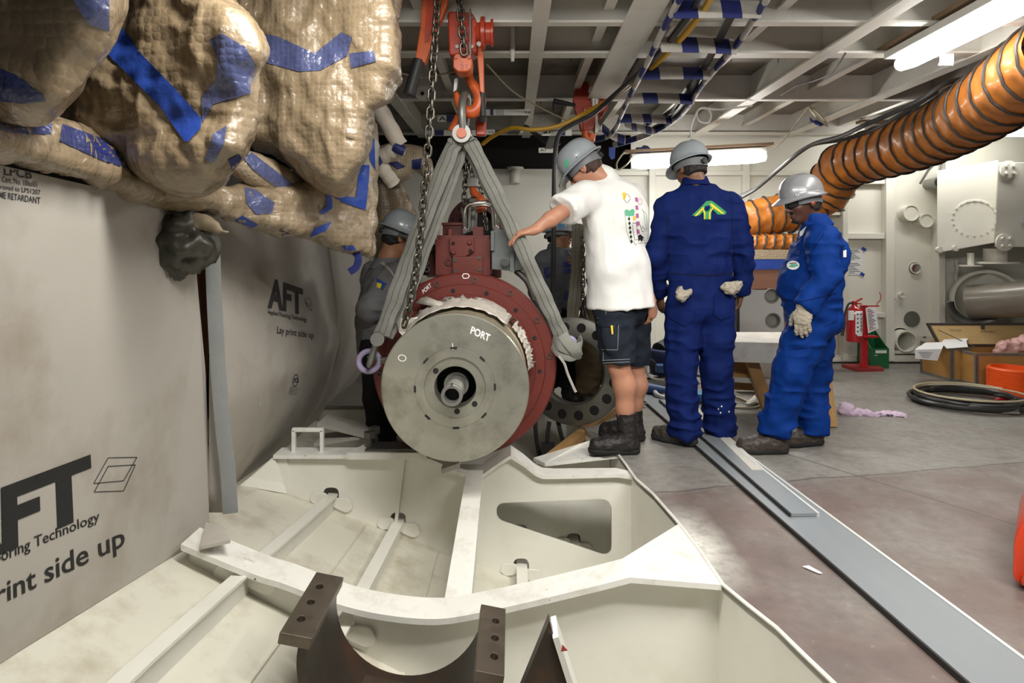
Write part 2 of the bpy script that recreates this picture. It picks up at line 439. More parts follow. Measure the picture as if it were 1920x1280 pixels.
# ---------------------------------------------------------------- materials
def mat(name, col, rough=.5, metal=0.0, var=0.0, vscale=6.0, bump=0.0, bscale=60.0, dirt=None, dscale=3.0, damt=.5, coat=0.0, spec=.5, stretch=None, chips=0.0):
    m = bpy.data.materials.new(name); m.use_nodes = True; nt = m.node_tree; N, L = nt.nodes, nt.links
    b = N['Principled BSDF']; b.inputs['Roughness'].default_value = rough; b.inputs['Metallic'].default_value = metal
    b.inputs['Specular IOR Level'].default_value = spec; b.inputs['Coat Weight'].default_value = coat
    c = (*col, 1); b.inputs['Base Color'].default_value = c
    tc = N.new('ShaderNodeTexCoord'); vec = tc.outputs['Object']
    if stretch:
        mp = N.new('ShaderNodeMapping'); mp.inputs['Scale'].default_value = stretch; L.new(vec, mp.inputs[0]); vec = mp.outputs[0]
    cur = None
    if var > 0:
        n = N.new('ShaderNodeTexNoise'); n.inputs['Scale'].default_value = vscale; n.inputs['Detail'].default_value = 6; L.new(vec, n.inputs['Vector'])
        mx = N.new('ShaderNodeMix'); mx.data_type = 'RGBA'
        mx.inputs[6].default_value = (*[x * (1 - var) for x in col], 1); mx.inputs[7].default_value = (*[min(1, x * (1 + var * .6)) for x in col], 1)
        L.new(n.outputs['Fac'], mx.inputs[0]); cur = mx.outputs[2]
    if dirt:
        n = N.new('ShaderNodeTexNoise'); n.inputs['Scale'].default_value = dscale; n.inputs['Detail'].default_value = 8; n.inputs['Roughness'].default_value = .65; L.new(vec, n.inputs['Vector'])
        r = N.new('ShaderNodeValToRGB'); r.color_ramp.elements[0].position = .5 ; r.color_ramp.elements[1].position = .72
        r.color_ramp.elements[0].color = (0, 0, 0, 1); r.color_ramp.elements[1].color = (damt, damt, damt, 1); L.new(n.outputs['Fac'], r.inputs[0])
        mx = N.new('ShaderNodeMix'); mx.data_type = 'RGBA'; L.new(r.outputs[0], mx.inputs[0])
        if cur: L.new(cur, mx.inputs[6])
        else: mx.inputs[6].default_value = c
        mx.inputs[7].default_value = (*dirt, 1); cur = mx.outputs[2]
    if chips:
        n = N.new('ShaderNodeTexNoise'); n.inputs['Scale'].default_value = 26; n.inputs['Detail'].default_value = 5; L.new(vec, n.inputs['Vector'])
        r = N.new('ShaderNodeValToRGB'); r.color_ramp.elements[0].position = chips; r.color_ramp.elements[1].position = chips + .02; L.new(n.outputs['Fac'], r.inputs[0])
        mx = N.new('ShaderNodeMix'); mx.data_type = 'RGBA'; L.new(r.outputs[0], mx.inputs[0]); L.new(cur, mx.inputs[6]); mx.inputs[7].default_value = (.10, .06, .04, 1); cur = mx.outputs[2]
    if cur: L.new(cur, b.inputs['Base Color'])
    if bump > 0:
        n = N.new('ShaderNodeTexNoise'); n.inputs['Scale'].default_value = bscale; n.inputs['Detail'].default_value = 4; L.new(vec, n.inputs['Vector'])
        bp = N.new('ShaderNodeBump'); bp.inputs['Strength'].default_value = bump; bp.inputs['Distance'].default_value = .01
        L.new(n.outputs['Fac'], bp.inputs['Height']); L.new(bp.outputs[0], b.inputs['Normal'])
    return m
def emit(name, col, s):
    m = bpy.data.materials.new(name); m.use_nodes = True; b = m.node_tree.nodes['Principled BSDF']
    b.inputs['Base Color'].default_value = (*col, 1); b.inputs['Emission Color'].default_value = (*col, 1); b.inputs['Emission Strength'].default_value = s
    return m
def bubble_mat(name, col, scale=90.0, clear=0.0, rough=.45):
    """air-cushion film: rows of bubbles pressed through a glossy film"""
    m = mat(name, col, rough, var=.35, vscale=2.2, dirt=tuple(x * .5 for x in col), dscale=1.6, damt=.6, coat=1.0)
    N, L = m.node_tree.nodes, m.node_tree.links; b = N['Principled BSDF']; b.inputs['Coat Roughness'].default_value = .1
    tc = N.new('ShaderNodeTexCoord'); v = N.new('ShaderNodeTexVoronoi'); v.inputs['Scale'].default_value = scale; v.inputs['Randomness'].default_value = .35
    n = N.new('ShaderNodeTexNoise'); n.inputs['Scale'].default_value = 5; n.inputs['Detail'].default_value = 3
    L.new(tc.outputs['Object'], v.inputs['Vector']); L.new(tc.outputs['Object'], n.inputs['Vector'])
    r = N.new('ShaderNodeValToRGB'); r.color_ramp.elements[0].position = .3; r.color_ramp.elements[1].position = .62
    r.color_ramp.elements[0].color = (1, 1, 1, 1); r.color_ramp.elements[1].color = (0, 0, 0, 1); L.new(v.outputs['Distance'], r.inputs[0])
    mx = N.new('ShaderNodeMix'); mx.data_type = 'RGBA'; mx.blend_type = 'MULTIPLY'; mx.inputs[0].default_value = .25; src = b.inputs['Base Color'].links[0].from_socket
    L.new(src, mx.inputs[6]); L.new(v.outputs['Distance'], mx.inputs[7]); sc_ = N.new('ShaderNodeMix'); sc_.data_type = 'RGBA'; sc_.blend_type = 'MULTIPLY'; sc_.inputs[0].default_value = 1; sc_.inputs[7].default_value = (1.3, 1.3, 1.3, 1); L.new(mx.outputs[2], sc_.inputs[6]); L.new(sc_.outputs[2], b.inputs['Base Color'])
    b1 = N.new('ShaderNodeBump'); b1.inputs['Strength'].default_value = .3; b1.inputs['Distance'].default_value = .004; L.new(r.outputs[0], b1.inputs['Height'])
    b2 = N.new('ShaderNodeBump'); b2.inputs['Strength'].default_value = .5; b2.inputs['Distance'].default_value = .05
    L.new(n.outputs['Fac'], b2.inputs['Height']); L.new(b1.outputs[0], b2.inputs['Normal']); L.new(b1.outputs[0], b.inputs['Normal'])
    n3 = N.new('ShaderNodeTexNoise'); n3.inputs['Scale'].default_value = 34; n3.inputs['Detail'].default_value = 5; n3.inputs['Distortion'].default_value = 1.5; L.new(tc.outputs['Object'], n3.inputs['Vector'])
    b3 = N.new('ShaderNodeBump'); b3.inputs['Strength'].default_value = .7; b3.inputs['Distance'].default_value = .010; L.new(n3.outputs['Fac'], b3.inputs['Height']); L.new(b2.outputs[0], b3.inputs['Normal']); L.new(b3.outputs[0], b.inputs['Coat Normal'])
    return m
M = {}
def T_(k, *a, **kw): M[k] = mat(k, *a, **kw)
T_('white_paint', (.78, .77, .70), .42, var=.06, vscale=3, bump=.04, bscale=40, dirt=(.45, .40, .30), dscale=3.2, damt=.22)
T_('flange_paint', (.80, .79, .74), .45, var=.08, vscale=5, bump=.08, bscale=50, dirt=(.30, .24, .18), dscale=9, damt=.35, chips=.715)
T_('hull_paint', (.70, .68, .58), .42, var=.10, vscale=3, bump=.05, bscale=30, dirt=(.26, .19, .09), dscale=2.6, damt=.6)
T_('wall_paint', (.74, .73, .65), .38, var=.05, vscale=2, bump=.05, bscale=25)
T_('beam_paint', (.76, .74, .68), .45, var=.08, vscale=4, dirt=(.30, .27, .22), dscale=3, damt=.35, bump=.05)
T_('deck_plate', (.27, .24, .20), .6, var=.35, vscale=2.5, dirt=(.06, .05, .045), dscale=2.2, damt=.9, bump=.1, bscale=15)
T_('steel_face', (.50, .49, .42), .36, .75, var=.28, vscale=7, dirt=(.14, .12, .08), dscale=6, damt=.55, bump=.05, bscale=80)
T_('steel_dark', (.13, .125, .115), .45, .7, var=.3, vscale=9, bump=.06)
T_('steel_ring', (.24, .24, .21), .42, .7, var=.25, vscale=6, dirt=(.1, .09, .07), dscale=5, damt=.5, bump=.06)
T_('galv', (.30, .30, .28), .48, .7, var=.25, vscale=14)
T_('chrome', (.75, .75, .73), .2, 1.0)
T_('chain_steel', (.17, .16, .135), .36, .9, var=.3, vscale=20)
T_('black_hole', (.012, .012, .012), .8)
T_('red_oxide', (.145, .024, .017), .5, var=.22, vscale=8, dirt=(.10, .02, .015), dscale=5, damt=.5, bump=.06, bscale=60)
T_('red_dark', (.085, .016, .013), .55, var=.3, vscale=8)
T_('hoist_red', (.50, .055, .022), .35, var=.2, vscale=8, dirt=(.12, .03, .02), dscale=8, damt=.5)
T_('hook_orange', (.62, .115, .025), .38, var=.18, vscale=12, dirt=(.15, .05, .03), dscale=14, damt=.5)
T_('rubber', (.018, .018, .018), .55, bump=.1)
T_('cable_black', (.03, .03, .03), .45)
T_('cable_yellow', (.66, .37, .02), .45, var=.15)
T_('sling', (.25, .25, .225), .8, var=.25, vscale=16, bump=.35, bscale=220, dirt=(.17, .17, .15), dscale=6, damt=.55)
T_('sling_old', (.19, .175, .13), .85, var=.3, vscale=12, bump=.3, bscale=160)
T_('stitch', (.08, .08, .075), .8)
T_('lilac', (.42, .36, .58), .4, var=.1)
T_('board', (.46, .43, .385), .62, var=.14, vscale=3, dirt=(.24, .185, .13), dscale=2.3, damt=.55, bump=.05, bscale=18)
T_('board_back', (.43, .41, .37), .6, var=.18, vscale=3, dirt=(.22, .18, .14), dscale=2.2, damt=.55, bump=.05, bscale=14)
T_('ink', (.015, .015, .015), .6)
T_('ink_grey', (.05, .05, .052), .65)
T_('duct_tape', (.28, .29, .29), .42, var=.18, vscale=8, bump=.2, bscale=30)
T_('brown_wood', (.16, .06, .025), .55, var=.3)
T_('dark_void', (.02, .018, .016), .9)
T_('tape_blue', (.02, .065, .36), .5, var=.25, vscale=10, bump=.3, bscale=30)
T_('tape_navy', (.012, .02, .13), .55, var=.2, vscale=20)
T_('wrap_tape_white', (.44, .42, .38), .5, var=.3, vscale=18, bump=.2, bscale=60)
T_('foam_pipe', (.62, .56, .48), .6, var=.25, vscale=14, bump=.3, bscale=70)
T_('bag_black', (.05, .048, .036), .42, var=.4, vscale=6, bump=.3, bscale=12)
T_('kraft', (.30, .24, .16), .7, var=.25)
M['bubble'] = bubble_mat('bubble_film', (.26, .195, .12), 46)
M['bubble_big'] = bubble_mat('bubble_film_large', (.25, .185, .11), 40)
M['bubble_pale'] = bubble_mat('bubble_film_pale', (.38, .30, .20), 60)
M['bubble_blue'] = bubble_mat('bubble_over_blue', (.075, .09, .20), 46, rough=.3)
M['bubble_navy'] = bubble_mat('bubble_over_navy', (.025, .035, .13), 62)
T_('skin_fair', (.50, .24, .15), .5, var=.12, vscale=25, bump=.05, bscale=120)
T_('skin_tan', (.40, .19, .10), .5, var=.15, vscale=20)
T_('skin_dark', (.085, .034, .022), .42, var=.2, vscale=20)
T_('skin_brown', (.20, .095, .05), .48, var=.15)
T_('hair_black', (.012, .01, .009), .6, bump=.4, bscale=160)
T_('hair_brown', (.05, .022, .014), .6, bump=.4, bscale=160)
T_('helmet_grey', (.33, .37, .40), .28, var=.08, vscale=5, coat=.3)
T_('helmet_silver', (.27, .28, .295), .3, .15, var=.06, vscale=5, coat=.4)
T_('helmet_band', (.16, .17, .18), .5)
T_('tee_white', (.82, .82, .80), .85, bump=.12, bscale=30, spec=.12)
T_('denim_black', (.022, .028, .040), .85, var=.5, vscale=18, bump=.25, bscale=260, spec=.12)
T_('coverall_navy', (.005, .015, .10), .8, var=.3, vscale=9, bump=.2, bscale=45, spec=.12)
T_('coverall_blue', (.002, .030, .19), .75, var=.25, vscale=9, bump=.2, bscale=45, spec=.12)
T_('jacket_grey', (.19, .19, .195), .85, var=.25, vscale=10, bump=.2, bscale=60, spec=.12)
T_('jacket_slate', (.13, .14, .155), .85, var=.25, vscale=10, bump=.2, bscale=60, spec=.12)
T_('trouser_black', (.016, .016, .018), .85, bump=.2, spec=.12)
T_('khaki', (.17, .13, .08), .85, var=.3, vscale=10, spec=.12)
T_('boot_black', (.018, .016, .015), .55, var=.4, vscale=14, bump=.25, bscale=60)
T_('boot_brown', (.045, .035, .028), .55, var=.35, vscale=14, bump=.2)
T_('sole', (.012, .012, .012), .8)
T_('glove_leather', (.38, .34, .27), .75, var=.25, vscale=22, bump=.3, bscale=60)
T_('thread', (.35, .38, .40), .8)
T_('logo_green', (.03, .28, .09), .7)
T_('logo_yellow', (.75, .58, .03), .7)
T_('white_cloth', (.78, .78, .76), .8)
T_('lens_dark', (.02, .02, .022), .1)
T_('ear_plug', (.9, .12, .05), .5)
T_('duct_orange', (.46, .15, .02), .42, var=.28, vscale=5, bump=.3, bscale=18, coat=.15)
T_('duct_wire', (.035, .03, .025), .5)
T_('ply', (.55, .38, .17), .6, var=.2, vscale=6, stretch=(1, 1, 6), dirt=(.25, .15, .06), dscale=3, damt=.4)
T_('ply_dark', (.45, .24, .07), .5, var=.3, vscale=5, dirt=(.2, .1, .03), dscale=4, damt=.4)
T_('timber', (.42, .24, .09), .6, var=.3, vscale=4, stretch=(8, 8, 1))
T_('timber_white', (.55, .53, .48), .65, var=.3, vscale=6, dirt=(.28, .22, .15), dscale=7, damt=.6)
T_('ply_red', (.26, .12, .075), .6, var=.15, vscale=6, stretch=(1, 1, 8))
T_('alu', (.58, .58, .57), .35, .35, var=.1, vscale=5)
T_('paper', (.80, .81, .82), .7)
T_('notice', (.72, .74, .74), .7)
T_('ext_red', (.42, .012, .018), .22, coat=.4)
T_('stand_red', (.48, .015, .02), .35, var=.15)
T_('stand_base', (.30, .03, .03), .5, var=.25)
T_('bin_green', (.012, .13, .045), .4, var=.1)
T_('bag_pink', (.66, .38, .36), .35)
T_('rag', (.62, .48, .62), .85, var=.25, vscale=30, bump=.2)
T_('drum_orange', (.78, .10, .012), .35)
T_('box_red', (.60, .05, .015), .3, coat=.3)
T_('hose_black', (.02, .02, .02), .38)
T_('hose_tan', (.42, .36, .24), .5)
T_('strip_grey', (.21, .23, .245), .4, var=.12, vscale=4, dirt=(.22, .24, .26), dscale=2.5, damt=.4, stretch=(3, .4, 1))
T_('strip_edge', (.60, .61, .60), .3)
T_('saddle_steel', (.055, .043, .034), .36, .55, var=.5, vscale=9, dirt=(.13, .055, .025), dscale=4, damt=.75, bump=.12, bscale=35)
T_('saddle_face', (.13, .105, .08), .42, .5, var=.4, vscale=12, dirt=(.04, .03, .02), dscale=9, damt=.7, bump=.1)
T_('drum_tan', (.36, .32, .22), .5, .3, var=.3, vscale=6, stretch=(1, 8, 1))
T_('pipe_grey', (.22, .20, .165), .32, var=.2, vscale=5, coat=.2)
T_('box_grey', (.13, .145, .145), .42, var=.1, bump=.05, dirt=(.30, .30, .28), dscale=9, damt=.3)
T_('tool_blue', (.02, .06, .18), .5); T_('bag_navy', (.015, .022, .07), .8, bump=.2)
T_('tool_teal', (.02, .2, .42), .45)
M['film'] = mat('plastic_sheet', (.66, .62, .55), .3, var=.2, vscale=9, bump=.35, bscale=24)
T_('marker_white', (.85, .85, .83), .7)
M['tube_lit'] = emit('lit_tube', (1, .98, .93), 17.0)
T_('lamp_body', (.55, .54, .50), .5); T_('lamp_board', (.26, .17, .10), .6, var=.2)
T_('purple', (.45, .12, .32), .7); T_('leaf_green', (.12, .45, .28), .7); T_('sun_yellow', (.85, .55, .03), .7)
# ================================================================ setting: deck floor, bulkheads, deckhead
def floor_material():
    m = mat('deck_floor', (.245, .235, .215), .5, var=.14, vscale=2.2, bump=.05, bscale=40, dirt=(.13, .112, .098), dscale=3.4, damt=.6, chips=.735)
    N, L = m.node_tree.nodes, m.node_tree.links; b = N['Principled BSDF']; base = b.inputs['Base Color'].links[0].from_socket
    tc = N.new('ShaderNodeTexCoord'); sp = N.new('ShaderNodeSeparateXYZ'); L.new(tc.outputs['Object'], sp.inputs[0])
    n = N.new('ShaderNodeTexNoise'); n.inputs['Scale'].default_value = 2.6; n.inputs['Detail'].default_value = 7; L.new(tc.outputs['Object'], n.inputs['Vector'])
    def math_(op, a, b_=None):
        q = N.new('ShaderNodeMath'); q.operation = op
        for i, x in enumerate((a, b_)):
            if x is None: continue
            if isinstance(x, (int, float)): q.inputs[i].default_value = x
            else: L.new(x, q.inputs[i])
        return q.outputs[0]
    def mixc(fac, a, col):
        x = N.new('ShaderNodeMix'); x.data_type = 'RGBA'; L.new(fac, x.inputs[0]); L.new(a, x.inputs[6])
        if isinstance(col, tuple): x.inputs[7].default_value = (*col, 1)
        else: L.new(col, x.inputs[7])
        return x.outputs[2]
    def step(v, lo, hi):
        r = N.new('ShaderNodeMapRange'); r.clamp = True; L.new(v, r.inputs[0]); r.inputs[1].default_value = lo; r.inputs[2].default_value = hi
        r.inputs[3].default_value = 0; r.inputs[4].default_value = 1; return r.outputs[0]
    nz = math_('SUBTRACT', n.outputs['Fac'], .5)
    # red-brown primer plates on the near side, worn through in patches
    edge = math_('ADD', sp.outputs['Y'], math_('MULTIPLY', nz, .10))
    line = math_('ADD', edge, math_('MULTIPLY', sp.outputs['X'], -.20))
    red = math_('MULTIPLY', step(line, 2.93, 2.86), .8)
    wear = step(n.outputs['Fac'], .22, .60)
    c = mixc(math_('MULTIPLY', red, wear), base, (.135, .085, .074))
    # second plate further right
    # dark walked-in dirt along the pit and the strips
    d1 = math_('ABSOLUTE', math_('SUBTRACT', sp.outputs['X'], 1.0)); n2 = N.new('ShaderNodeTexNoise'); n2.inputs['Scale'].default_value = 7; n2.inputs['Detail'].default_value = 8
    L.new(tc.outputs['Object'], n2.inputs['Vector'])
    dirt = math_('MULTIPLY', math_('MULTIPLY', step(d1, .32, .05), step(n2.outputs['Fac'], .44, .70)), .45)
    c = mixc(dirt, c, (.085, .07, .062))
    # pale paint mist that drifted over the edge
    my = math_('ABSOLUTE', math_('SUBTRACT', sp.outputs['Y'], 2.50)); mx_ = math_('ADD', math_('SUBTRACT', sp.outputs['X'], .75), math_('MULTIPLY', nz, .22))
    mist = math_('MULTIPLY', math_('MULTIPLY', step(mx_, .17, .02), step(my, .40, .05)), .92)
    c = mixc(mist, c, (.72, .71, .65))
    # plate seams
    s1 = math_('ABSOLUTE', math_('SUBTRACT', line, 2.90)); seam = step(s1, .010, .004)
    c = mixc(math_('MULTIPLY', seam, .75), c, (.07, .06, .055))
    # a long seam running off obliquely
    ob = math_('ABSOLUTE', math_('ADD', math_('SUBTRACT', sp.outputs['X'], 1.02), math_('MULTIPLY', math_('SUBTRACT', sp.outputs['Y'], 4.6), .62)))
    ob2 = math_('MULTIPLY', step(ob, .012, .004), step(sp.outputs['X'], 1.2, 1.6))
    c = mixc(math_('MULTIPLY', ob2, .8), c, (.07, .062, .055))
    # faint red chalk line
    rl = math_('ABSOLUTE', math_('ADD', math_('SUBTRACT', sp.outputs['X'], 2.75), math_('MULTIPLY', math_('SUBTRACT', sp.outputs['Y'], 4.4), 1.15)))
    c = mixc(math_('MULTIPLY', math_('MULTIPLY', step(rl, .03, .005), .5), step(n2.outputs['Fac'], .4, .6)), c, (.30, .09, .06))
    n4 = N.new('ShaderNodeTexNoise'); n4.inputs['Scale'].default_value = 19; n4.inputs['Detail'].default_value = 9; n4.inputs['Roughness'].default_value = .7; L.new(tc.outputs['Object'], n4.inputs['Vector'])
    c = mixc(math_('MULTIPLY', step(n4.outputs['Fac'], .46, .70), .55), c, (.10, .088, .078)); c = mixc(math_('MULTIPLY', step(n4.outputs['Fac'], .40, .30), .35), c, (.36, .34, .31))
    L.new(c, b.inputs['Base Color'])
    rr = N.new('ShaderNodeMapRange'); L.new(n2.outputs['Fac'], rr.inputs[0]); rr.inputs[3].default_value = .32; rr.inputs[4].default_value = .62; L.new(rr.outputs[0], b.inputs['Roughness'])
    return m
M['floor'] = floor_material()
# edge of the foundation pit in the deck, from the far side to the camera
EDGE = [(.42, 4.75), (.50, 4.05), (.62, 3.75), (.645, 3.40), (.655, 3.22), (.70, 3.02), (.735, 2.72), (.755, 2.45), (.762, 2.2), (.80, 2.08), (.845, 1.95), (.87, 1.82), (.90, 1.68), (.94, 1.4), (.98, 1.0), (1.0, .3)]
fl = MB()
loop = [(x, y, 0) for x, y in EDGE] + [(1.0, -2.2, 0), (7, -2.2, 0), (7, 7.1, 0), (-4.2, 7.1, 0), (-4.2, 4.75, 0)]
fl.prism(loop, (0, 0, -.03))
floor = tag(fl.build('floor', M['floor'], smooth=False), 'worn grey and red-brown steel deck floor', kind='structure')
# ---------------------------------------------------------------- back bulkhead
WY = 6.6
wall = empty('wall_back', (2, WY, 0)); tag(wall, 'cream painted steel bulkhead with ribs and pipe penetrations', kind='structure')
def wx(px, d=WY): return (px - 960) * d / FPX
def wz(py, d=WY): return HC - (py - 470) * d / FPX
mb = MB()
holes = []
def circ(px, py, rpx, n=24, d=WY): return [(wx(px, d) + rpx * d / FPX * math.cos(2 * PI * i / n), wz(py, d) + rpx * d / FPX * math.sin(2 * PI * i / n)) for i in range(n)]
big = [circ(1687, 637, 18), circ(1715, 503, 9), circ(1709, 598, 14)]
mb.prism([(-4.2, WY, 0), (7, WY, 0), (7, WY, 2.62), (1.28, WY, 2.62), (1.28, WY, 2.08), (-4.2, WY, 2.08)], (0, .03, 0), [[(x, WY, z) for x, z in h] for h in big])
mb.build('bulkhead_plate', M['wall_paint'], wall, smooth=False)
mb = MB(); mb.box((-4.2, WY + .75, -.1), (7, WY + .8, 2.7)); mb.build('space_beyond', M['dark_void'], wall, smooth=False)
def rib(x0, x1, z0, z1, dep=.09, name='rib', m='wall_paint'):
    b = MB(); b.box((x0, WY - dep, z0), (x1, WY, z1)); return b.build(name, M[m], wall, smooth=False, bevel=.004)
# vertical and horizontal stiffeners in view
for a, b_ in ((1060, 1066), (1214, 1226), (1388, 1400), (1572, 1582), (1652, 1668)):
    rib(wx(a), wx(b_), .03, 2.06 if a < 1100 else 2.2)
rib(wx(1746), wx(1758), .03, 1.55, .12)
for (a, b_, y0, y1) in ((1060, 1655, 322, 330), (1226, 1570, 398, 404), (1582, 1652, 338, 346), (1582, 1652, 437, 448), (1582, 1665, 585, 594), (1480, 1582, 592, 600), (1060, 1760, 670, 676), (1226, 1388, 560, 566), (1668, 1760, 655, 661)):
    rib(wx(a), wx(b_), wz(y1), wz(y0), .07, 'stringer')
rib(wx(1396), wx(1470), wz(383), wz(375), .22, 'ledge', 'beam_paint')
# recessed pale panels between the ribs
def pipe_stub(px, py, rpx, ln, capd=True, name='pipe_stub', hollow=False):
    c = Vector((wx(px), WY, wz(py))); r = rpx * WY / FPX; b = MB()
    if hollow: b.lathe(c, (0, -1, 0), [(-.3, r * .86), (ln, r * .86), (ln, r), (0, r), (0, r * 1.12), (-.01, r * 1.12)], 28)
    else: b.lathe(c, (0, -1, 0), [(0, r * 1.12), (.01, r * 1.12), (.01, r), (ln, r), (ln, r * .88), (ln - .012, r * .85), (ln - .012, 0)], 28)
    return b.build(name, M['wall_paint'], wall)
pipe_stub(1698, 400, 15, .10); pipe_stub(1726, 414, 13, .10)
pipe_stub(1672, 562, 5, .04); pipe_stub(1688, 553, 5, .04)
pipe_stub(1688, 637, 20, .11, hollow=True); pipe_stub(1716, 655, 8, .09)
pipe_stub(1715, 503, 10, .03, hollow=True); pipe_stub(1092, 322, 12, .05); 
b = MB(); b.lathe((wx(1709), WY - .004, wz(598)), (0, -1, 0), [(0, .086), (.006, .086), (.006, 0)], 28); b.build('foil_cover', M['galv'], wall)
b = MB(); b.sphere((wx(1711), WY + .06, wz(504)), .045, 16); b.build('valve_wheel', M['stand_red'], wall)
# light switch conduit and small pipe left of the bulkhead opening
b = MB(); b.tube(spline([(wx(966), WY - .02, wz(322)), (wx(966), WY - .09, wz(326)), (wx(965), WY - .10, wz(345))], 6), .055, 14)
b.lathe((wx(966), WY - .05, wz(317)), (0, 0, 1), [(-.012, .09), (.012, .09), (.012, 0)], 20); b.lathe((wx(966), WY - .05, wz(317)), (0, 0, -1), [(.0, .09), (.03, .05)], 20)
b.build('vent_pipe', M['wall_paint'], wall)
# clamps under the duct, pipe end with dark bore
b = MB(); b.lathe((wx(1739), WY - .16, wz(346)), (0, -1, 0), [(-.16, .055), (.02, .055), (.02, .062), (.028, .062), (.028, .05), (.01, .05), (.01, 0)], 22); b.build('pipe_stub', M['galv'], wall)
b = MB(); b.lathe((wx(1739), WY - .185, wz(346)), (0, -1, 0), [(0, .05), (.003, 0)], 22); b.build('pipe_bore', M['black_hole'], wall)
b = MB(); b.lathe((wx(1771), WY - .05, wz(341)), (0, -1, 0), [(-.05, .08), (.05, .08), (.06, .06), (.06, 0)], 22); b.build('pipe_stub', M['wall_paint'], wall)
b = MB()
for i in range(10): b.box((wx(1742) - .022 + i * .004, WY - .2, wz(330) + i * .024), (wx(1742) + .008 + i * .004, WY - .19, wz(330) + .016 + i * .024))
b.box((wx(1742) - .03, WY - .19, wz(330)), (wx(1742) + .045, WY - .185, wz(330) + .26)); b.build('slotted_bracket', M['galv'], wall, smooth=False)
b = MB(); b.bar((wx(1702), WY - .2, wz(348)), (wx(1725), WY - .2, wz(311)), .018, .018); b.bar((wx(1718), WY - .2, wz(322)), (wx(1733), WY - .2, wz(308)), .05, .01); b.build('pipe_hanger', M['steel_dark'], wall, smooth=False)
# dark recess and small fittings to the right of the column
b = MB(); b.box((wx(1762), WY - .02, wz(612)), (wx(1800), WY - .005, wz(484))); b.build('recess_panel', M['beam_paint'], wall, smooth=False)
b = MB(); b.tube(spline([(wx(1785), WY - .06, wz(488)), (wx(1785), WY - .08, wz(505)), (wx(1783), WY - .07, wz(522)), (wx(1788), WY - .07, wz(532)), (wx(1800), WY - .05, wz(530))], 5), .016, 8); b.build('small_pipe', M['wall_paint'], wall)
b = MB(); b.lathe((wx(1761), WY - .02, wz(517)), (0, -1, 0), [(0, .03), (.03, .03), (.03, 0)], 16); b.build('valve_wheel', M['stand_red'], wall)
for q in (1746, 1749): 
    b = MB(); b.lathe((wx(q - 14), WY - .002, wz(632)), (0, -1, 0), [(0, .008), (.004, 0)], 10); b.build('bolt_hole', M['black_hole'], wall)
# skirting at the foot
b = MB(); b.box((wx(1000), WY - .06, .03), (wx(1740), WY - .03, .085)); b.build('foot_bar', M['wall_paint'], wall, smooth=False)
# ---------------------------------------------------------------- box girder on the bulkhead with round inspection cover
bx = empty('box_girder', (wx(1840), 6.3, .9), 'cream steel box bracket with round bolted cover high on the bulkhead', 'steel bracket')
G = lambda px, py, d: P(px, py, d)
mb = MB(); a = [G(1757, 474, 6.25), G(1757, 320, 6.25), G(1872, 300, 6.0), G(1865, 455, 6.0)]
mb.prism(a, (0.40, .55, 0)); mb.build('bracket_body', M['wall_paint'], bx, smooth=False, bevel=.006)
mb = MB(); mb.prism([G(1865, 463, 5.9), G(1872, 304, 5.9), G(2080, 304, 5.9), G(2080, 463, 5.9)], (.5, .6, 0)); mb.build('end_plate', M['wall_paint'], bx, smooth=False, bevel=.006)
mb = MB(); n_ = (Vector(a[3]) - Vector(a[0])).cross(Vector(a[1]) - Vector(a[0])).normalized()
if n_.y > 0: n_ = -n_
c = G(1826, 409, 6.11); mb.lathe(c - n_ * .01, n_, [(0, .19), (.03, .19), (.032, .185), (.032, .165), (.024, .16), (.024, 0)], 40); mb.build('inspection_cover', M['wall_paint'], bx)
u_ = Vector((0, 0, 1)); v_ = n_.cross(u_).normalized(); u_ = v_.cross(n_)
mb = MB()
for i in range(20):
    t = 2 * PI * i / 20; q = c + (u_ * math.cos(t) + v_ * math.sin(t)) * .174 + n_ * .02; mb = MB(); mb.lathe(q, n_, [(0, .009), (.012, .009), (.012, 0)], 6); mb.build('cover_bolt', M['wall_paint'], bx)

for (px, py) in ((1890, 318), (1882, 454)):
    q = G(px, py, 5.89); mb = MB(); mb.lathe(q, (0, -1, 0), [(0, .085), (.02, .085), (.022, .08), (.022, 0)], 24)
    for dx in (-.035, .035):
        for dz in (-.035, .035): mb.lathe(q + Vector((dx, -.02, dz)), (0, -1, 0), [(0, .016), (.03, .016), (.03, 0)], 8)
    mb.build('bolted_pad', M['wall_paint'], bx)
for (px, py) in ((1758, 468), (1788, 465)):
    mb = MB(); mb.lathe(G(px, py, 6.2), (0, -1, 0), [(0, .03), (.04, .03), (.04, 0)], 14); mb.build('stud', M['wall_paint'], bx)
mb = MB(); q = G(1866, 466, 6.15); mb.lathe(q, (0, 0, -1), [(0, .10), (.13, .10), (.13, .2), (.15, .2), (.15, 0)], 28); mb.lathe(G(1820, 474, 6.15), (0, 0, -1), [(0, .03), (.12, .03), (.12, .10), (.135, .10), (.135, 0)], 20)
mb.build('flanged_foot', M['wall_paint'], bx)
mb = MB(); mb.prism([G(1915, 404, 5.89), G(1915, 418, 5.89), G(1935, 418, 5.89), G(1935, 404, 5.89)], (0, -.004, 0)); mb.build('sign_plate', M['notice'], bx, smooth=False)
# ---------------------------------------------------------------- side bulkheads and closing plates
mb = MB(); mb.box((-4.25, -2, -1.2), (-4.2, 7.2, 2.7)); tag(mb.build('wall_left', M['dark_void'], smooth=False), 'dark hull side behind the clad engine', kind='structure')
mb = MB(); mb.box((7.0, -2.2, -.1), (7.05, 7.2, 2.7)); tag(mb.build('wall_right', M['wall_paint'], smooth=False), 'cream bulkhead on the far right side', kind='structure')
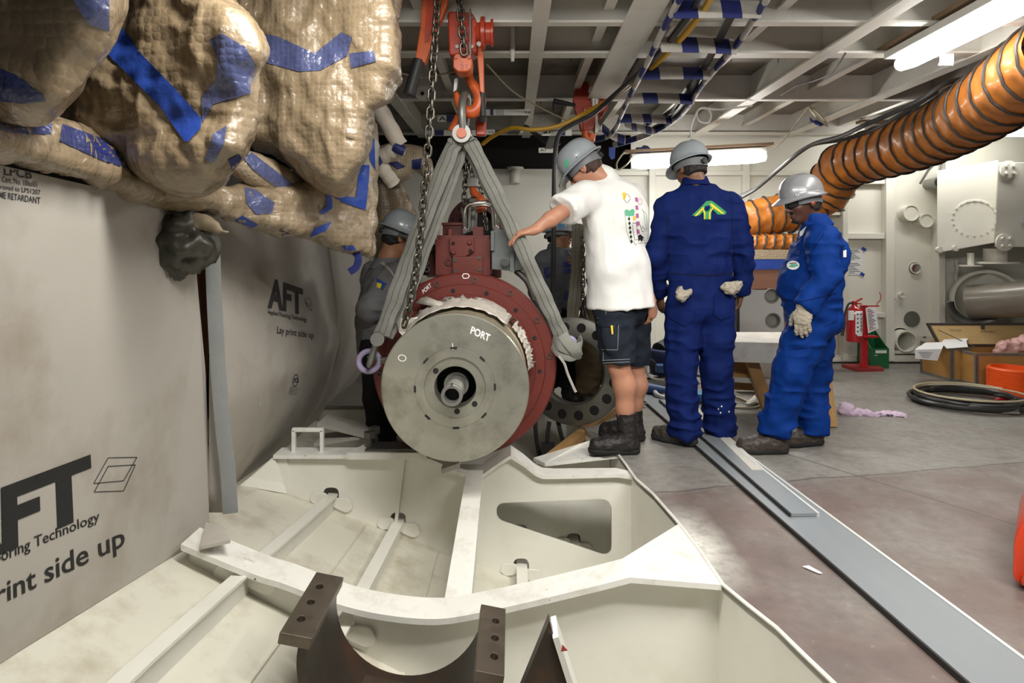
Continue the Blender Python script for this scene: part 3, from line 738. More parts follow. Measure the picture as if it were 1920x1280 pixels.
# ---------------------------------------------------------------- deckhead with its frames
ceil = empty('ceiling', (1, 3.5, 2.6)); tag(ceil, 'dirty deckhead plating with white painted frames', kind='structure')
mb = MB(); mb.box((-4.2, -2.2, 2.62), (7, 7.4, 2.66)); mb.build('deck_plating', M['deck_plate'], ceil, smooth=False)
LX = [(-2.2, .08), (-.95, .10), (.15, .085), (1.94, .10), (2.92, .10), (3.95, .10), (5.0, .1), (6.0, .1)]
for (y, deep) in ((.9, 1), (2.1, 0), (3.30, 0), (3.82, 1), (4.97, 0), (6.40, 1)):
    b = MB()
    if deep:
        b.box((-4.2, y - .006, 2.43), (7, y + .006, 2.62)); b.box((-4.2, y - .05, 2.415), (7, y + .05, 2.43))
    else:
        b.box((-4.2, y - .005, 2.43), (7, y + .005, 2.62)); b.box((-4.2, y - .03, 2.418), (7, y + .03, 2.43))
    b.build('transverse_frame', M['beam_paint'], ceil, smooth=False)
for (x, wd) in LX:
    b = MB(); b.box((x - .006, -2, 2.425), (x + .006, 6.58, 2.62)); b.box((x - wd / 2, -2, 2.411), (x + wd / 2, 6.58, 2.425)); b.build('longitudinal_girder', M['beam_paint'], ceil, smooth=False)
for x in (-3.2, -1.7, -.5, .52, .95, 1.45, 2.42, 3.42, 4.45, 5.5):
    b = MB(); b.box((x - .006, -2, 2.50), (x + .006, 6.58, 2.62)); b.box((x - .028, -2, 2.494), (x + .028, 6.58, 2.506)); b.build('deck_stiffener', M['beam_paint'], ceil, smooth=False)
# wide doubler plate the far lever hoist hangs from
b = MB(); b.prism([(.585, 2.2, 2.40), (.74, 2.2, 2.40), (.80, 4.85, 2.40), (.60, 4.85, 2.40)], (0, 0, .015)); b.box((.66, 2.2, 2.41), (.68, 4.85, 2.62)); b.build('hoist_girder', M['beam_paint'], ceil, smooth=False)
b = MB(); b.prism([(.66, 4.85, 2.40), (.66, 5.15, 2.40), (.66, 4.98, 2.13), (.66, 4.86, 2.14)], (.02, 0, 0)); b.build('lifting_plate', M['beam_paint'], ceil, smooth=False)
# hanging padeye, white strips and welding pins
b = MB(); q = P(792, 175, 4.6); b.box(q + Vector((-.05, -.01, 0)), q + Vector((.05, .01, .32))); b.lathe(q + Vector((0, .012, 0)), (0, -1, 0), [(0, .055), (.026, .055), (.026, 0)], 24); b.lathe(q + Vector((0, -.012, 0)), (0, -1, 0), [(0, .03), (.014, .03), (.014, 0)], 20)
b.build('padeye', M['white_paint'], ceil)
b = MB(); b.lathe(P(792, 175, 4.55), (0, -1, 0), [(0, .015), (.004, 0)], 14); b.build('padeye_hole', M['black_hole'], ceil)
b = MB(); q = P(961, 100, 3.75); b.tube([q + Vector((0, 0, .22)), q, q + Vector((0, 0, -.05))], .014, 8, rs=[.014, .016, .010]); b.build('hanging_strip', M['white_paint'], ceil)
rnd = random.Random(4)
for i in range(26):
    x, y = rnd.uniform(.2, 3.6), rnd.choice((4.1, 4.45, 4.7, 5.3, 5.7, 6.1)) + rnd.uniform(-.06, .06)
    b = MB(); b.tube([(x, y, 2.62), (x + rnd.uniform(-.006, .006), y, 2.62 - rnd.uniform(.04, .07))], .0028, 5); b.build('insulation_pin', M['steel_dark'], ceil, smooth=False)
# ================================================================ white steel foundation let into the deck
fnd = empty('machinery_foundation', (0, 2.4, -.6), 'white welded steel foundation frame sunk into the deck in front of the men', 'foundation')
def lerp(a, b, t): return a + (b - a) * t
def hull_z(x, y):
    ks = [(.3, .27, -.30), (1.5, .15, -.40), (2.2, .045, -.46), (3.3, -.145, -.50), (5.2, -.25, -.56)]
    y = max(.3, min(5.2, y))
    for (a, b_) in zip(ks, ks[1:]):
        if y <= b_[0]:
            t = (y - a[0]) / (b_[0] - a[0]); l, r = lerp(a[1], b_[1], t), lerp(a[2], b_[2], t); break
    z = l + (r - l) * (x + 1.15) / .95
    if x > .05:
        z0 = l + (r - l) * 1.2 / .95; z = z0 - .10 * min(1, (x - .05) / .6)
    return z
def hz(x, y, dz=0): return Vector((x, y, hull_z(x, y) + dz))
mb = MB(); ys = [.3 + .1 * i for i in range(50)]
mb.grid([[hz(x, y) for x in (-1.7, -1.45, -1.15, -.8, -.5, -.2, .05, .25, .65, 1.1)] for y in ys]); mb.build('hull_plate', M['hull_paint'], fnd, smooth=True)
mb = MB(); mb.grid([[(x, y, 0.0 if k else -.9) for (x, y) in EDGE] for k in (0, 1)]); mb.build('pit_side', M['white_paint'], fnd, smooth=True, angle=20)
mb = MB(); mb.grid([[(x, 4.76, z) for x in (-2.5, 1.0)] for z in (-.9, -.01)]); mb.build('pit_end', M['beam_paint'], fnd, smooth=False)
# weld bead / raised rim along the deck edge
mb = MB(); mb.tube([(x - .004, y, .002) for x, y in EDGE[2:-2]], .007, 6); mb.build('rim_weld', M['flange_paint'], fnd)
def px3(pts, d): return [P(x, y, d) for x, y in pts]
def flange(profile, y0, y1, th, name, mat_='flange_paint', y1b=None):
    """bent flat bar lying along the profile (X, Z), from depth y0 to y1"""
    b = MB(); n = len(profile); rows = []
    for i, (x, z) in enumerate(profile):
        yb = y1 if y1b is None else lerp(y1, y1b, i / (n - 1))
        rows.append([(x, y0, z - th), (x, y0, z), (x, yb, z), (x, yb, z - th), (x, y0, z - th)])
    b.grid(rows); b.bm.faces.new([b.bm.verts.new(p) for p in rows[0][:4]]); b.bm.faces.new([b.bm.verts.new(p) for p in rows[-1][:4]])
    bmesh.ops.remove_doubles(b.bm, verts=b.bm.verts, dist=1e-5)
    return b.build(name, M[mat_], fnd, angle=25, bevel=.0)
# ---- front frame: saddle-shaped flange, web below it
F1 = [(339,1020),(470,1074),(535,1095),(636,1133),(726,1153),(820,1160),(905,1147),(1001,1126),(1122,1097),(1180,1082)]
p1 = [(P(x, y, 2.2).x, P(x, y, 2.2).z) for x, y in F1]
s1 = spline([(x, 0, z) for x, z in p1], 5); p1 = [(v.x, v.z) for v in s1]
flange(p1, 2.2, 2.335, .022, 'saddle_flange')
mb = MB(); mb.prism([P(1180, 1082, 2.2), FP(1353, 1096, .001), FP(1275, 980, .001), (p1[-1][0] + .0, 2.335, p1[-1][1])], (0, 0, -.02)); mb.build('corner_gusset', M['flange_paint'], fnd, smooth=False)
slot_x = [-.985, -.62, .05]
def web(name, top, y, xr, holes=(), zlow=None, th=.014):
    xs = [x for x, z in top]
    loop = [(x, y, z) for x, z in top] + [(xr, y, hull_z(xr, y) - .03)]
    k = 12
    for i in range(1, k + 1):
        x = lerp(xr, xs[0], i / k); loop.append((x, y, hull_z(x, y) - .03))
    b = MB(); b.prism(loop, (0, th, 0), holes); return b.build(name, M['white_paint'], fnd, smooth=False)
def slot(x, y, w=.075, h=.085, up=.035):
    z = hull_z(x, y) + up
    return [(p.x, y, p.y) for p in rpoly([(x - w / 2, z), (x + w / 2, z - .02), (x + w / 2, z + h), (x - w / 2, z + h)], .035, 4)]
web('front_web', [(x, z - .021) for x, z in p1] + [(.76, -.02)], 2.26, .78, [slot(x, 2.26) for x in slot_x])
# ---- aft frame
F2L = [(512,853),(655,853),(785,853),(812,862),(838,874),(856,884),(874,888),(905,889)]
p2l = [(P(x, y, 3.3).x, P(x, y, 3.3).z) for x, y in F2L]
flange(p2l[:3], 3.3, 3.43, .02, 'aft_flange')
flange(p2l[2:], 3.3, 3.36, .02, 'aft_saddle_edge')
F2R = [(874,889),(905,889),(932,870),(958,853),(982,868),(1005,886),(1018,891),(1040,891),(1160,888),(1185,892),(1207,900)]
p2r = [(P(x, y, 3.3).x, P(x, y, 3.3).z) for x, y in F2R]
flange(p2r[1:], 3.3, 3.50, .02, 'aft_flange', y1b=3.36)
hole = rpoly([(931, 943), (1147, 934), (1147, 1046), (931, 974)], 24, 6)
bulk = [P(p.x, p.y, 3.34) for p in hole]
p2 = [(x, z - .02) for x, z in p2l] + [(x, z - .02) for x, z in p2r[2:]]
web('aft_web', p2, 3.34, .67, [bulk] + [slot(x, 3.34, .085) for x in slot_x])
mb = MB(); mb.bar(P(757, 858, 3.335), (P(740, 970, 3.335).x, 3.335, hull_z(-.6, 3.3)), .016, .03, (0, 1, 0)); mb.build('web_stiffener', M['white_paint'], fnd, smooth=False)
mb = MB(); mb.prism([P(512, 856, 3.3), P(655, 856, 3.3), (P(540,960,3.34).x, 3.335, hull_z(-1.2, 3.3)), (P(490, 920, 3.34).x, 3.335, hull_z(-1.35, 3.3))][:1] + [(-1.30, 3.33, .08), (-1.22, 3.33, .08), (-1.22, 3.33, hull_z(-1.22, 3.3)), (-1.42, 3.2, hull_z(-1.42, 3.2))], (0, .012, 0)); mb.build('end_bracket', M['white_paint'], fnd, smooth=False)
# thicker mounting pad on the aft flange
mb = MB(); mb.prism([P(651, 849, 3.28), P(800, 849, 3.28), P(800, 849, 3.28) + Vector((0, .17, 0)), P(672, 849, 3.28) + Vector((0, .17, 0))], (0, 0, -.035)); mb.build('mounting_pad', M['flange_paint'], fnd, smooth=False)
mb = MB(); mb.prism([P(684, 846, 3.30), P(800, 846, 3.30), P(800, 846, 3.30) + Vector((0, .13, 0)), P(700, 846, 3.30) + Vector((0, .13, 0))], (0, 0, .012)); mb.build('shim_plate', M['steel_dark'], fnd, smooth=False)
# lifting handle of square bar
mb = MB(); h0, h1 = P(551, 848, 3.36), P(604, 848, 3.36); up = Vector((0, 0, .125))
for a, b_ in ((h0, h0 + up), (h0 + up - Vector((.008, 0, 0)), h1 + up + Vector((.008, 0, 0))), (h1 + up, h1)): mb.bar(a, b_, .02, .026, (0, 1, 0))
mb.build('lifting_handle', M['flange_paint'], fnd, smooth=False, bevel=.003)
# ---- longitudinal girder between the frames
mb = MB(); a = [P(874, 888, 3.30), P(905, 888, 3.30), (P(884, 1117, 2.335).x, 2.335, p1[25][1] + .001), (P(834, 1120, 2.335).x, 2.335, p1[25][1] + .001)]
mb.prism(a, (0, 0, -.018)); mb.build('girder_flange', M['flange_paint'], fnd, smooth=False)
mb = MB(); mb.prism([(-.205, 3.34, 0), (-.205, 2.28, -.13), (-.205, 2.28, hull_z(-.205, 2.28) - .02), (-.205, 3.34, hull_z(-.205, 3.34) - .02)], (.014, 0, 0)); mb.build('girder_web', M['white_paint'], fnd, smooth=False)
# ---- far frame half hidden behind the machine
mb = MB(); mb.prism([FP(1165, 852), FP(1112, 824), FP(1085, 832), FP(1000, 858, -.05), FP(1022, 868, -.05)], (0, 0, -.02)); mb.build('far_flange', M['flange_paint'], fnd, smooth=False)
web('far_web', [(-.9, -.12), (.1, -.12), (.60, -.04)], 3.78, .62, [slot(x, 3.78, .085) for x in slot_x + [.38]])
# ---- stringers on the hull plate with the lugs that close their slots
def stringer(x, y0, y1, nm='hull_stringer', h=.078, w=.05):
    b = MB(); n = 8
    rows = []
    for i in range(n + 1):
        y = lerp(y0, y1, i / n); z = hull_z(x, y)
        rows.append([(x + .004, y, z - .01), (x + .004, y, z + h - .01), (x - w / 2, y, z + h - .01), (x - w / 2, y, z + h), (x + w / 2 + .008, y, z + h), (x + w / 2 + .008, y, z + h - .01), (x + .016, y, z + h - .01), (x + .016, y, z - .01), (x + .004, y, z - .01)])
    b.grid(rows); bmesh.ops.remove_doubles(b.bm, verts=b.bm.verts, dist=1e-5); return b.build(nm, M['white_paint'], fnd, smooth=False)
for x, y0 in ((slot_x[0], 1.2), (slot_x[1], 1.3), (slot_x[2], 1.2), (.38, 3.5)): stringer(x, y0, 4.6)
for y in (2.245, 3.325, 3.765):
    for x in slot_x + ([.38] if y > 3.5 else []):
        z = hull_z(x, y) + .012
        lug = rpoly([(x + .01, z + .055), (x + .10, z + .05), (x + .125, z), (x + .09, z - .025), (x + .01, z + .01)], .02, 4)
        b = MB(); b.prism([(p.x, y, p.y) for p in lug], (0, .012, 0)); b.build('slot_lug', M['white_paint'], fnd, smooth=False)
        lug = rpoly([(x - .02, z + .08), (x - .10, z + .085), (x - .115, z + .04), (x - .08, z + .015), (x - .02, z + .03)], .02, 4)
        b = MB(); b.prism([(p.x, y + .004, p.y) for p in lug], (0, .008, 0)); b.build('slot_lug', M['white_paint'], fnd, smooth=False)
for x in (-1.35, -.79, -.40):   # low seams in the hull plating
    b = MB(); b.tube([hz(x, y, .002) for y in np.linspace(1.0, 3.3, 14)], .006, 6); b.build('plate_seam', M['hull_paint'], fnd)
# ---- bolts standing on the pad
for i, (px, py, hh) in enumerate(((693, 846, .08), (702, 842, .095))):
    t = MB(); q = P(px, py, 3.36 if i == 0 else 3.42); q.z = P(0, 846, 3.30).z + .012
    t.lathe(q, (0, 0, 1), [(0, .020), (hh * .55, .020), (hh * .55, .017)], 16); t.lathe(q + Vector((0, 0, hh * .55)), (0, 0, 1), [(0, .034), (.03, .034), (.034, .028), (.034, 0)], 6)
    o = t.build('hex_bolt', M['steel_dark'], None, angle=30)
    tag(o, ('dark hexagon bolt on the foundation pad, its head lower', 'dark hexagon bolt on the foundation pad, standing behind the lower one')[i], 'bolt', 'bolts on the foundation pad')
# ---- packing piece under the disc
b = MB(); b.obox(P(846, 872, 3.22), (.045, .01, .012), (0, .05, 0), (-.002, 0, .012)); tag(b.build('packing_block', M['timber_white'], smooth=False), 'small grubby wooden packing block wedged beneath the steel disc', 'wood block')
# ================================================================ half shell clamp of bare steel lying in the front bay
sh = empty('bearing_saddle', (-.352, 1.95, .035), 'dark brown half-round steel saddle with drilled flanges in the front bay', 'bearing saddle')
c0 = Vector((-.352, 0, .035)); R_ = .255
def shell_pt(a, r, y): return (c0.x + r * math.cos(a), y, c0.z + r * math.sin(a))
mb = MB(); n = 28; rows = []
for i in range(n + 1):
    a = PI + PI * i / n; rows.append([shell_pt(a, R_, 1.80), shell_pt(a, R_, 2.12), shell_pt(a, R_ + .026, 2.12), shell_pt(a, R_ + .026, 1.80), shell_pt(a, R_, 1.80)])
mb.grid(rows); bmesh.ops.remove_doubles(mb.bm, verts=mb.bm.verts, dist=1e-5); mb.build('half_shell', M['saddle_steel'], sh)
for sgn, name in ((-1, 0), (1, 1)):
    xi = c0.x + sgn * (R_ - .012); xo = c0.x + sgn * (R_ + (.085 if sgn < 0 else .075)); z = c0.z
    mb = MB(); lp = [(xi, 1.79, z), (xo, 1.79, z), (xo, 2.13, z), (xi, 2.13, z)]
    hl = [[(lerp(xi, xo, .62) + .012 * math.cos(2 * PI * k / 14), y + .015 * math.sin(2 * PI * k / 14), z) for k in range(14)] for y in (1.87, 1.96, 2.05)]
    mb.prism(lp, (0, 0, .034), hl); f_ = mb.build('bolt_flange', M['saddle_face'], sh, smooth=False, bevel=.003)
mb = MB(); mb.prism([(c0.x - .16, 1.86, c0.z - R_ + .02), (c0.x + .16, 1.86, c0.z - R_ + .02), (c0.x + .16, 1.86, hull_z(c0.x + .16, 1.96) + .10), (c0.x - .16, 1.86, hull_z(c0.x - .16, 1.86) + .03)], (0, .2, 0)); mb.build('saddle_foot', M['saddle_steel'], sh, smooth=False)
text_flat('chalk_mark', 'T', (c0.x + .02, 1.798, c0.z - R_ - .019), (.03, 0, 0), (0, 0, .018), M['marker_white'], sh)
sh.rotation_euler = (0, math.radians(11), 0); sh.location = (-.352, 1.95, -.012)
# ---- pointed bracket plate
wd = empty('pointed_bracket', (.1, 1.65, -.2), 'dark steel triangular bracket with a pale edge and small red tag, beside the saddle', 'steel bracket')
ap = P(1030, 1163, 1.70); bl = P(962, 1330, 1.64); br = P(1078, 1330, 1.70)
mb = MB(); mb.prism([ap, bl, (bl.x - .05, bl.y, -.36), (br.x + .02, br.y, -.36), br], (0, .035, 0)); mb.build('bracket_plate', M['saddle_steel'], wd, smooth=False)
mb = MB(); e0, e1 = ap + Vector((.016, .03, -.035)), br + Vector((.012, .03, 0)); mb.bar(e0, e1, .10, .016, (1, 0, .4)); mb.build('edge_bar', M['flange_paint'], wd, smooth=False)
mb = MB(); q = P(1056, 1216, 1.66); mb.prism([q + Vector((-.006, 0, -.008)), q + Vector((.012, .002, -.006)), q + Vector((-.002, 0, .010))], (0, .004, 0)); mb.build('red_tag', M['ext_red'], wd, smooth=False)
# ================================================================ suspended drive unit: disc, drum, red flange, valve block
AX = Vector((P(853, 727, 2.9).x, 0, P(853, 727, 2.9).z))       # its shaft runs straight away from the photographer
mc = empty('drive_unit', (AX.x, 3.2, AX.z - .4), 'red hydraulic drive unit with a bare steel front disc hanging from slings over the foundation', 'hydraulic drive')
def A_(y, r=0, ang=0): return Vector((AX.x + r * math.sin(ang), y, AX.z + r * math.cos(ang)))   # angle clockwise from the top
def pol(px, py, y): # picture position to a point on the plane y
    return P(px, py, y)
K = 2.9 / FPX
RD = 139.5 * K
mb = MB(); mb.lathe(A_(2.9), (0, -1, 0), [(-.11, .150), (-.11, RD - .012), (-.045, RD - .012), (-.045, RD), (-.006, RD), (0, RD - .006), (0, 76 * K), (-.002, 75.5 * K), (-.002, 74.5 * K), (0, 74 * K), (0, 58 * K), (-.012, 57 * K), (-.014, 40 * K), (-.018, 39 * K), (-.11, 39 * K), (-.11, .150)], 96)
disc = mb.build('steel_disc', M['steel_face'], mc, angle=25)
mb = MB()
for i in range(8):
    a = 2 * PI * i / 8 - .03; c = A_(2.899, 75 * K, a); t = Vector((math.cos(a), 0, -math.sin(a))); r = Vector((math.sin(a), 0, math.cos(a)))
    mb = MB(); mb.obox(c, t * .015, (0, .0025, 0), r * .0045); mb.build('rim_slot', M['black_hole'], mc, smooth=False)
for (px, py) in ((817, 695), (890, 757), (857, 771)):
    mb = MB(); mb.lathe(P(px, py, 2.912), (0, -1, 0), [(0, 5.4 * K), (.002, 5.2 * K), (.002, 0)], 16); mb.build('tapped_hole', M['black_hole'], mc)
mb = MB(); mb.lathe(A_(3.06), (0, -1, 0), [(0, 40 * K), (.001, 0)], 32); mb.build('bore_back', M['black_hole'], mc)
# hollow splined shaft
mb = MB(); pr = [(-.05, .06), (.10, .06), (.10, .047), (.19, .047)]
for i in range(9): pr += [(.195 + i * .011, .0475), (.2005 + i * .011, .0445)]
pr += [(.30, .047), (.305, .049), (.325, .049), (.328, .046), (.328, .034), (.24, .030), (.24, 0)]
mb.lathe(A_(3.07), (0, -1, 0), pr, 40); shaft = mb.build('shaft', M['galv'], mc, angle=30)
mb = MB(); mb.lathe(A_(2.80), (0, -1, 0), [(0, .0305), (.001, 0)], 24); mb.build('shaft_bore', M['black_hole'], mc)
mb = MB(); c = A_(2.742, .041, 0); mb.box(c - Vector((.005, .003, .009)), c + Vector((.005, .03, .009))); mb.build('keyway', M['chrome'], mc, smooth=False)
# drum behind the disc, edge turned in steps
mb = MB(); mb.lathe(A_(2.95), (0, 1, 0), [(0, .30), (.0, .343), (.03, .346), (.05, .340), (.30, .340), (.31, .347), (.40, .347), (.47, .35), (.60, .35)], 72); drum = mb.build('drum', M['drum_tan'], mc, angle=30)
# red bolted flange in three steps, flattened a little at the top
FY = 3.48; KF = FY / FPX
mb = MB(); mb.lathe(A_(FY), (0, -1, 0), [(-.10, .30), (-.10, 173 * KF), (-.012, 173 * KF), (-.004, 171 * KF), (0, 170 * KF), (0, 152 * KF), (.012, 151 * KF), (.016, 150 * KF), (.016, 134 * KF), (.028, 133 * KF), (.032, 132 * KF), (.032, 117 * KF), (.04, 116 * KF), (.045, .30)], 110)
flg = mb.build('mounting_flange', M['red_oxide'], mc, angle=22)
nb = 0
for (rr, n, off, yy) in ((160, 14, .12, 0.0), (141, 14, .30, -.016), (125, 10, .2, -.032)):
    for i in range(n):
        a = 2 * PI * i / n + off
        if 100 < math.degrees(a) % 360 < 262 : continue
        c = A_(FY + yy - .001, rr * KF, a)
        if rr != 141:
            mb = MB(); mb.lathe(c, (0, -1, 0), [(0, .0155), (.006, .0155), (.006, .011), (-.002, .010), (-.002, 0)], 18); o = mb.build('flange_bolt', M['steel_dark'], mc)
        else:
            mb = MB(); mb.lathe(c, (0, -1, 0), [(.0, .0125), (.002, .012), (.002, 0)], 16); o = mb.build('bolt_hole', M['black_hole'], mc)
mb = MB(); mb.lathe(A_(3.58), (0, 1, 0), [(0, .42), (.05, .44), (.5, .44), (.62, .38), (.9, .36), (.9, 0)], 64); mb.build('gear_housing', M['red_dark'], mc)
# valve block on top
def blk(x0, y0, x1, y1, d, dep, name, m, bev=.004, parent=mc):
    a, b_ = P(x0, y1, d), P(x1, y0, d); b = MB(); b.box((a.x, d, a.z), (b_.x, d + dep, b_.z)); return b.build(name, M[m], parent, smooth=False, bevel=bev)
blk(816, 448, 920, 516, 3.56, .30, 'valve_block', 'red_oxide')
blk(790, 458, 817, 516, 3.66, .30, 'valve_block', 'red_dark')
blk(848, 481, 905, 516, 3.53, .04, 'cover_plate', 'red_oxide')
mb = MB(); lp = [P(x, y, 3.53) for x, y in ((843, 446), (888, 444), (889, 470), (872, 481), (848, 481), (843, 470))]; mb.prism(lp, (0, .04, 0)); mb.build('cover_plate', M['red_oxide'], mc, smooth=False, bevel=.003)
for (px, py, r, m) in ((853, 487, .011, 'steel_dark'), (899, 483, .011, 'steel_dark'), (854, 508, .011, 'steel_dark'), (900, 505, .011, 'steel_dark'), (850, 456, .010, 'black_hole'), (882, 470, .010, 'black_hole')):
    mb = MB(); mb.lathe(P(px, py, 3.529), (0, -1, 0), [(0, r), (.006, r), (.006, r * .7), (.002, r * .6), (.002, 0)], 16); mb.build('cap_screw', M[m], mc)
for (px, py) in ((881, 454), (851, 472)):
    mb = MB(); mb.lathe(P(px, py, 3.53), (0, -1, 0), [(0, .014), (.014, .014), (.016, .012), (.016, 0)], 6); mb.build('hex_plug', M['red_oxide'], mc, angle=20)
mb = MB(); mb.lathe(P(841, 491, 3.558), (0, -1, 0), [(0, .022), (.006, .022), (.006, .012), (-.002, .011), (-.002, 0)], 20); mb.build('port_boss', M['red_dark'], mc)
for (px, py) in ((798, 475), (801, 492), (802, 505), (812, 464)):
    mb = MB(); mb.lathe(P(px, py, 3.655), (0, -1, 0), [(0, .018), (.03, .018), (.03, .01), (.0, .009), (0, 0)], 14); mb.build('side_port', M['steel_dark'], mc)
blk(830, 419, 868, 444, 3.70, .16, 'control_box', 'red_dark'); blk(828, 417, 868, 422, 3.69, .18, 'control_box', 'red_oxide', .002)
blk(886, 425, 906, 442, 3.62, .08, 'solenoid', 'red_oxide')
mb = MB(); q = P(843, 446, 3.62); mb.cyl(q, q + Vector((0, 0, .05)), .019, 16); mb.sphere(q + Vector((0, 0, .05)), .019, 14, (1, 1, .4)); mb.build('solenoid', M['red_oxide'], mc)
blk(820, 441, 918, 450, 3.58, .26, 'block_top', 'red_oxide', .003)
# grey junction box beside the block
mb = MB(); lp = [P(x, y, 3.50) for x, y in ((921, 432), (965, 427), (985, 432), (988, 504), (962, 508), (922, 505))]; mb.prism(lp, (0, .22, 0)); mb.build('junction_box', M['box_grey'], mc, smooth=False, bevel=.006)
blk(956, 424, 964, 510, 3.47, .06, 'box_rib', 'box_grey', .003)
blk(920, 433, 927, 470, 3.48, .06, 'box_rib', 'box_grey', .003)
mb = MB(); q = P(947, 491, 3.50); mb.lathe(q, (0, -1, 0), [(0, .028), (.012, .028), (.012, .024), (.045, .022), (.045, 0)], 16); mb.build('cable_gland', M['chrome'], mc)
# upright pipe flange on top, seen through its bore
c = P(893, 424, 4.15); kk = 4.15 / FPX
mb = MB(); mb.lathe(c, (0, -1, 0), [(-.10, 34 * kk), (-.10, 38 * kk), (-.03, 40 * kk), (-.03, 54 * kk), (0, 54 * kk), (0, 36 * kk), (-.01, 34 * kk), (-.10, 34 * kk)], 56); mb.build('port_flange', M['red_dark'], mc, angle=30)
mb = MB(); mb.lathe(c + Vector((0, .09, 0)), (0, -1, 0), [(0, 35 * kk), (.002, 0)], 32); mb.build('port_bore', M['black_hole'], mc)
for i in range(12):
    a = 2 * PI * (i + .5) / 12
    if 110 < math.degrees(a) < 250: continue
    q = c + Vector((math.sin(a), 0, math.cos(a))) * 46 * kk + Vector((0, -.001, 0)); mb = MB(); mb.lathe(q, (0, -1, 0), [(0, .009), (.002, 0)], 12); mb.build('bolt_hole', M['black_hole'], mc)
mb = MB(); mb.cyl(P(893, 478, 4.15), P(893, 520, 4.15), .17, 32); mb.build('port_neck', M['red_dark'], mc)
# bent bright pipe guard
def pip(pts, r, name='hydraulic_pipe', m='chrome', n=8, d=None):
    b = MB(); b.tube(spline(pts, n), r, 10); return b.build(name, M[m], mc)
pip([P(872, 435, 3.62), P(871, 400, 3.60), P(876, 385, 3.58), P(890, 381, 3.57), P(915, 380, 3.57), P(926, 388, 3.58), P(930, 405, 3.6), P(931, 436, 3.62)], .012)
pip([P(879, 435, 3.7), P(880, 396, 3.7), P(886, 386, 3.69), P(915, 385, 3.68), P(923, 393, 3.69), P(925, 430, 3.7)], .010)
pip([P(886, 432, 3.78), P(887, 382, 3.76), P(888, 376, 3.75)], .028, m='galv')
mb = MB(); q = P(931, 424, 3.6); mb.cyl(q, q - Vector((0, 0, .045)), .017, 6); mb.build('pipe_nut', M['chrome'], mc, angle=20)
mb = MB(); q = P(872, 428, 3.6); mb.cyl(q, q - Vector((0, 0, .03)), .017, 6); mb.build('pipe_nut', M['chrome'], mc, angle=20)
for i, (a, b_) in enumerate((((975, 505), (1006, 552)), ((983, 503), (1014, 548)), ((967, 508), (1000, 560)))):
    pip([P(a[0], a[1], 3.72), P((a[0] + b_[0]) / 2 + 4, (a[1] + b_[1]) / 2 - 6, 3.75), P(*b_, 3.82)], .016, 'hydraulic_pipe', 'galv')
# valve levers left of the block
pip([P(790, 452, 3.8), P(772, 446, 3.82), P(748, 440, 3.86)], .011, 'hydraulic_pipe', 'galv')
# torn plastic sheeting on the drum
def drape(name, pts, y0, y1, r, seed, m='film'):
    rr = random.Random(seed); b = MB(); rows = []; n = 26
    a0, a1 = pts
    for j in range(9):
        row = []
        for i in range(n + 1):
            a = a0 + (a1 - a0) * i / n; e = .03 * math.sin(i * 1.9 + seed) + rr.uniform(-.015, .015)
            yy = y0 + (y1 - y0) * j / 8 + e * (1 if j in (0, 8) else .3)
            rad = r + .006 + (.03 * abs(math.sin(i * .9 + j)) + rr.uniform(0, .02)) * (j / 8)
            row.append(A_(yy, rad, a))
        rows.append(row)
    b.grid(rows); o = b.build(name, M[m], mc, angle=60)
    md = o.modifiers.new('thick', 'SOLIDIFY'); md.thickness = .0015; return o
drape('torn_plastic_sheet', (-.9, .75), 3.17, 3.42, .352, 2)
drape('torn_plastic_sheet', (.85, 1.55), 3.30, 3.42, .352, 5)
mb = MB()
fp = [(744, 603), (752, 596), (770, 596), (800, 592), (812, 598), (790, 612), (768, 622), (757, 632), (748, 622)]
mb.prism([P(x, y, 3.30 + .02 * math.sin(x)) for x, y in fp], (0, .002, 0)); mb.build('torn_plastic_sheet', M['film'], mc, smooth=False)
mb = MB()
fp = [(779, 568), (790, 558), (800, 556), (815, 563), (842, 562), (862, 557), (884, 562), (905, 558), (925, 566), (948, 580), (956, 600), (950, 606), (930, 590), (905, 580), (880, 576), (850, 577), (832, 577), (815, 571), (798, 565)]
mb.grid([[P(fp[i][0], fp[i][1], 3.40), P((fp[i][0] * .6 + 864 * .4), fp[i][1] * .7 + 590 * .3, 3.33), P(fp[i][0] * .75 + 860 * .25, 600 - 14 * math.cos((fp[i][0] - 865) / 70), 3.24)] for i in range(15)]); o = mb.build('torn_plastic_sheet', M['film'], mc, angle=60)
md = o.modifiers.new('thick', 'SOLIDIFY'); md.thickness = .0015
# paint marks
tg = [bvh_of(disc)]
text_decal('marking', 'PORT', [(885, 611), (920, 627), (917, 641), (881, 625)], tg, M['marker_white'], mc, .002, .03)
def loop_mark(cx, cy, rx, ry, w_, tgt, rot=0):
    o_ = [(cx + rx * math.cos(t) * math.cos(rot) - ry * math.sin(t) * math.sin(rot), cy + rx * math.cos(t) * math.sin(rot) + ry * math.sin(t) * math.cos(rot)) for t in np.linspace(0, 2 * PI, 25)]
    i_ = [(cx + (rx - w_) * math.cos(t) * math.cos(rot) - (ry - w_) * math.sin(t) * math.sin(rot), cy + (rx - w_) * math.cos(t) * math.sin(rot) + (ry - w_) * math.sin(t) * math.cos(rot)) for t in np.linspace(0, 2 * PI, 25)]
    b = bmesh.new(); 
    for k in range(24):
        b.faces.new([b.verts.new((p[0], p[1], 0)) for p in (o_[k], o_[k + 1], i_[k + 1], i_[k])])
    return _drape('marking', b, lambda x, y: (x, y), tgt, M['marker_white'], mc, .002)
loop_mark(754, 671, 8, 6.5, 1.6, tg, .2)
decal('marking', [(847.6, 643), (849, 643), (850, 656), (848.4, 656)], tg, M['marker_white'], mc, .002, 6)
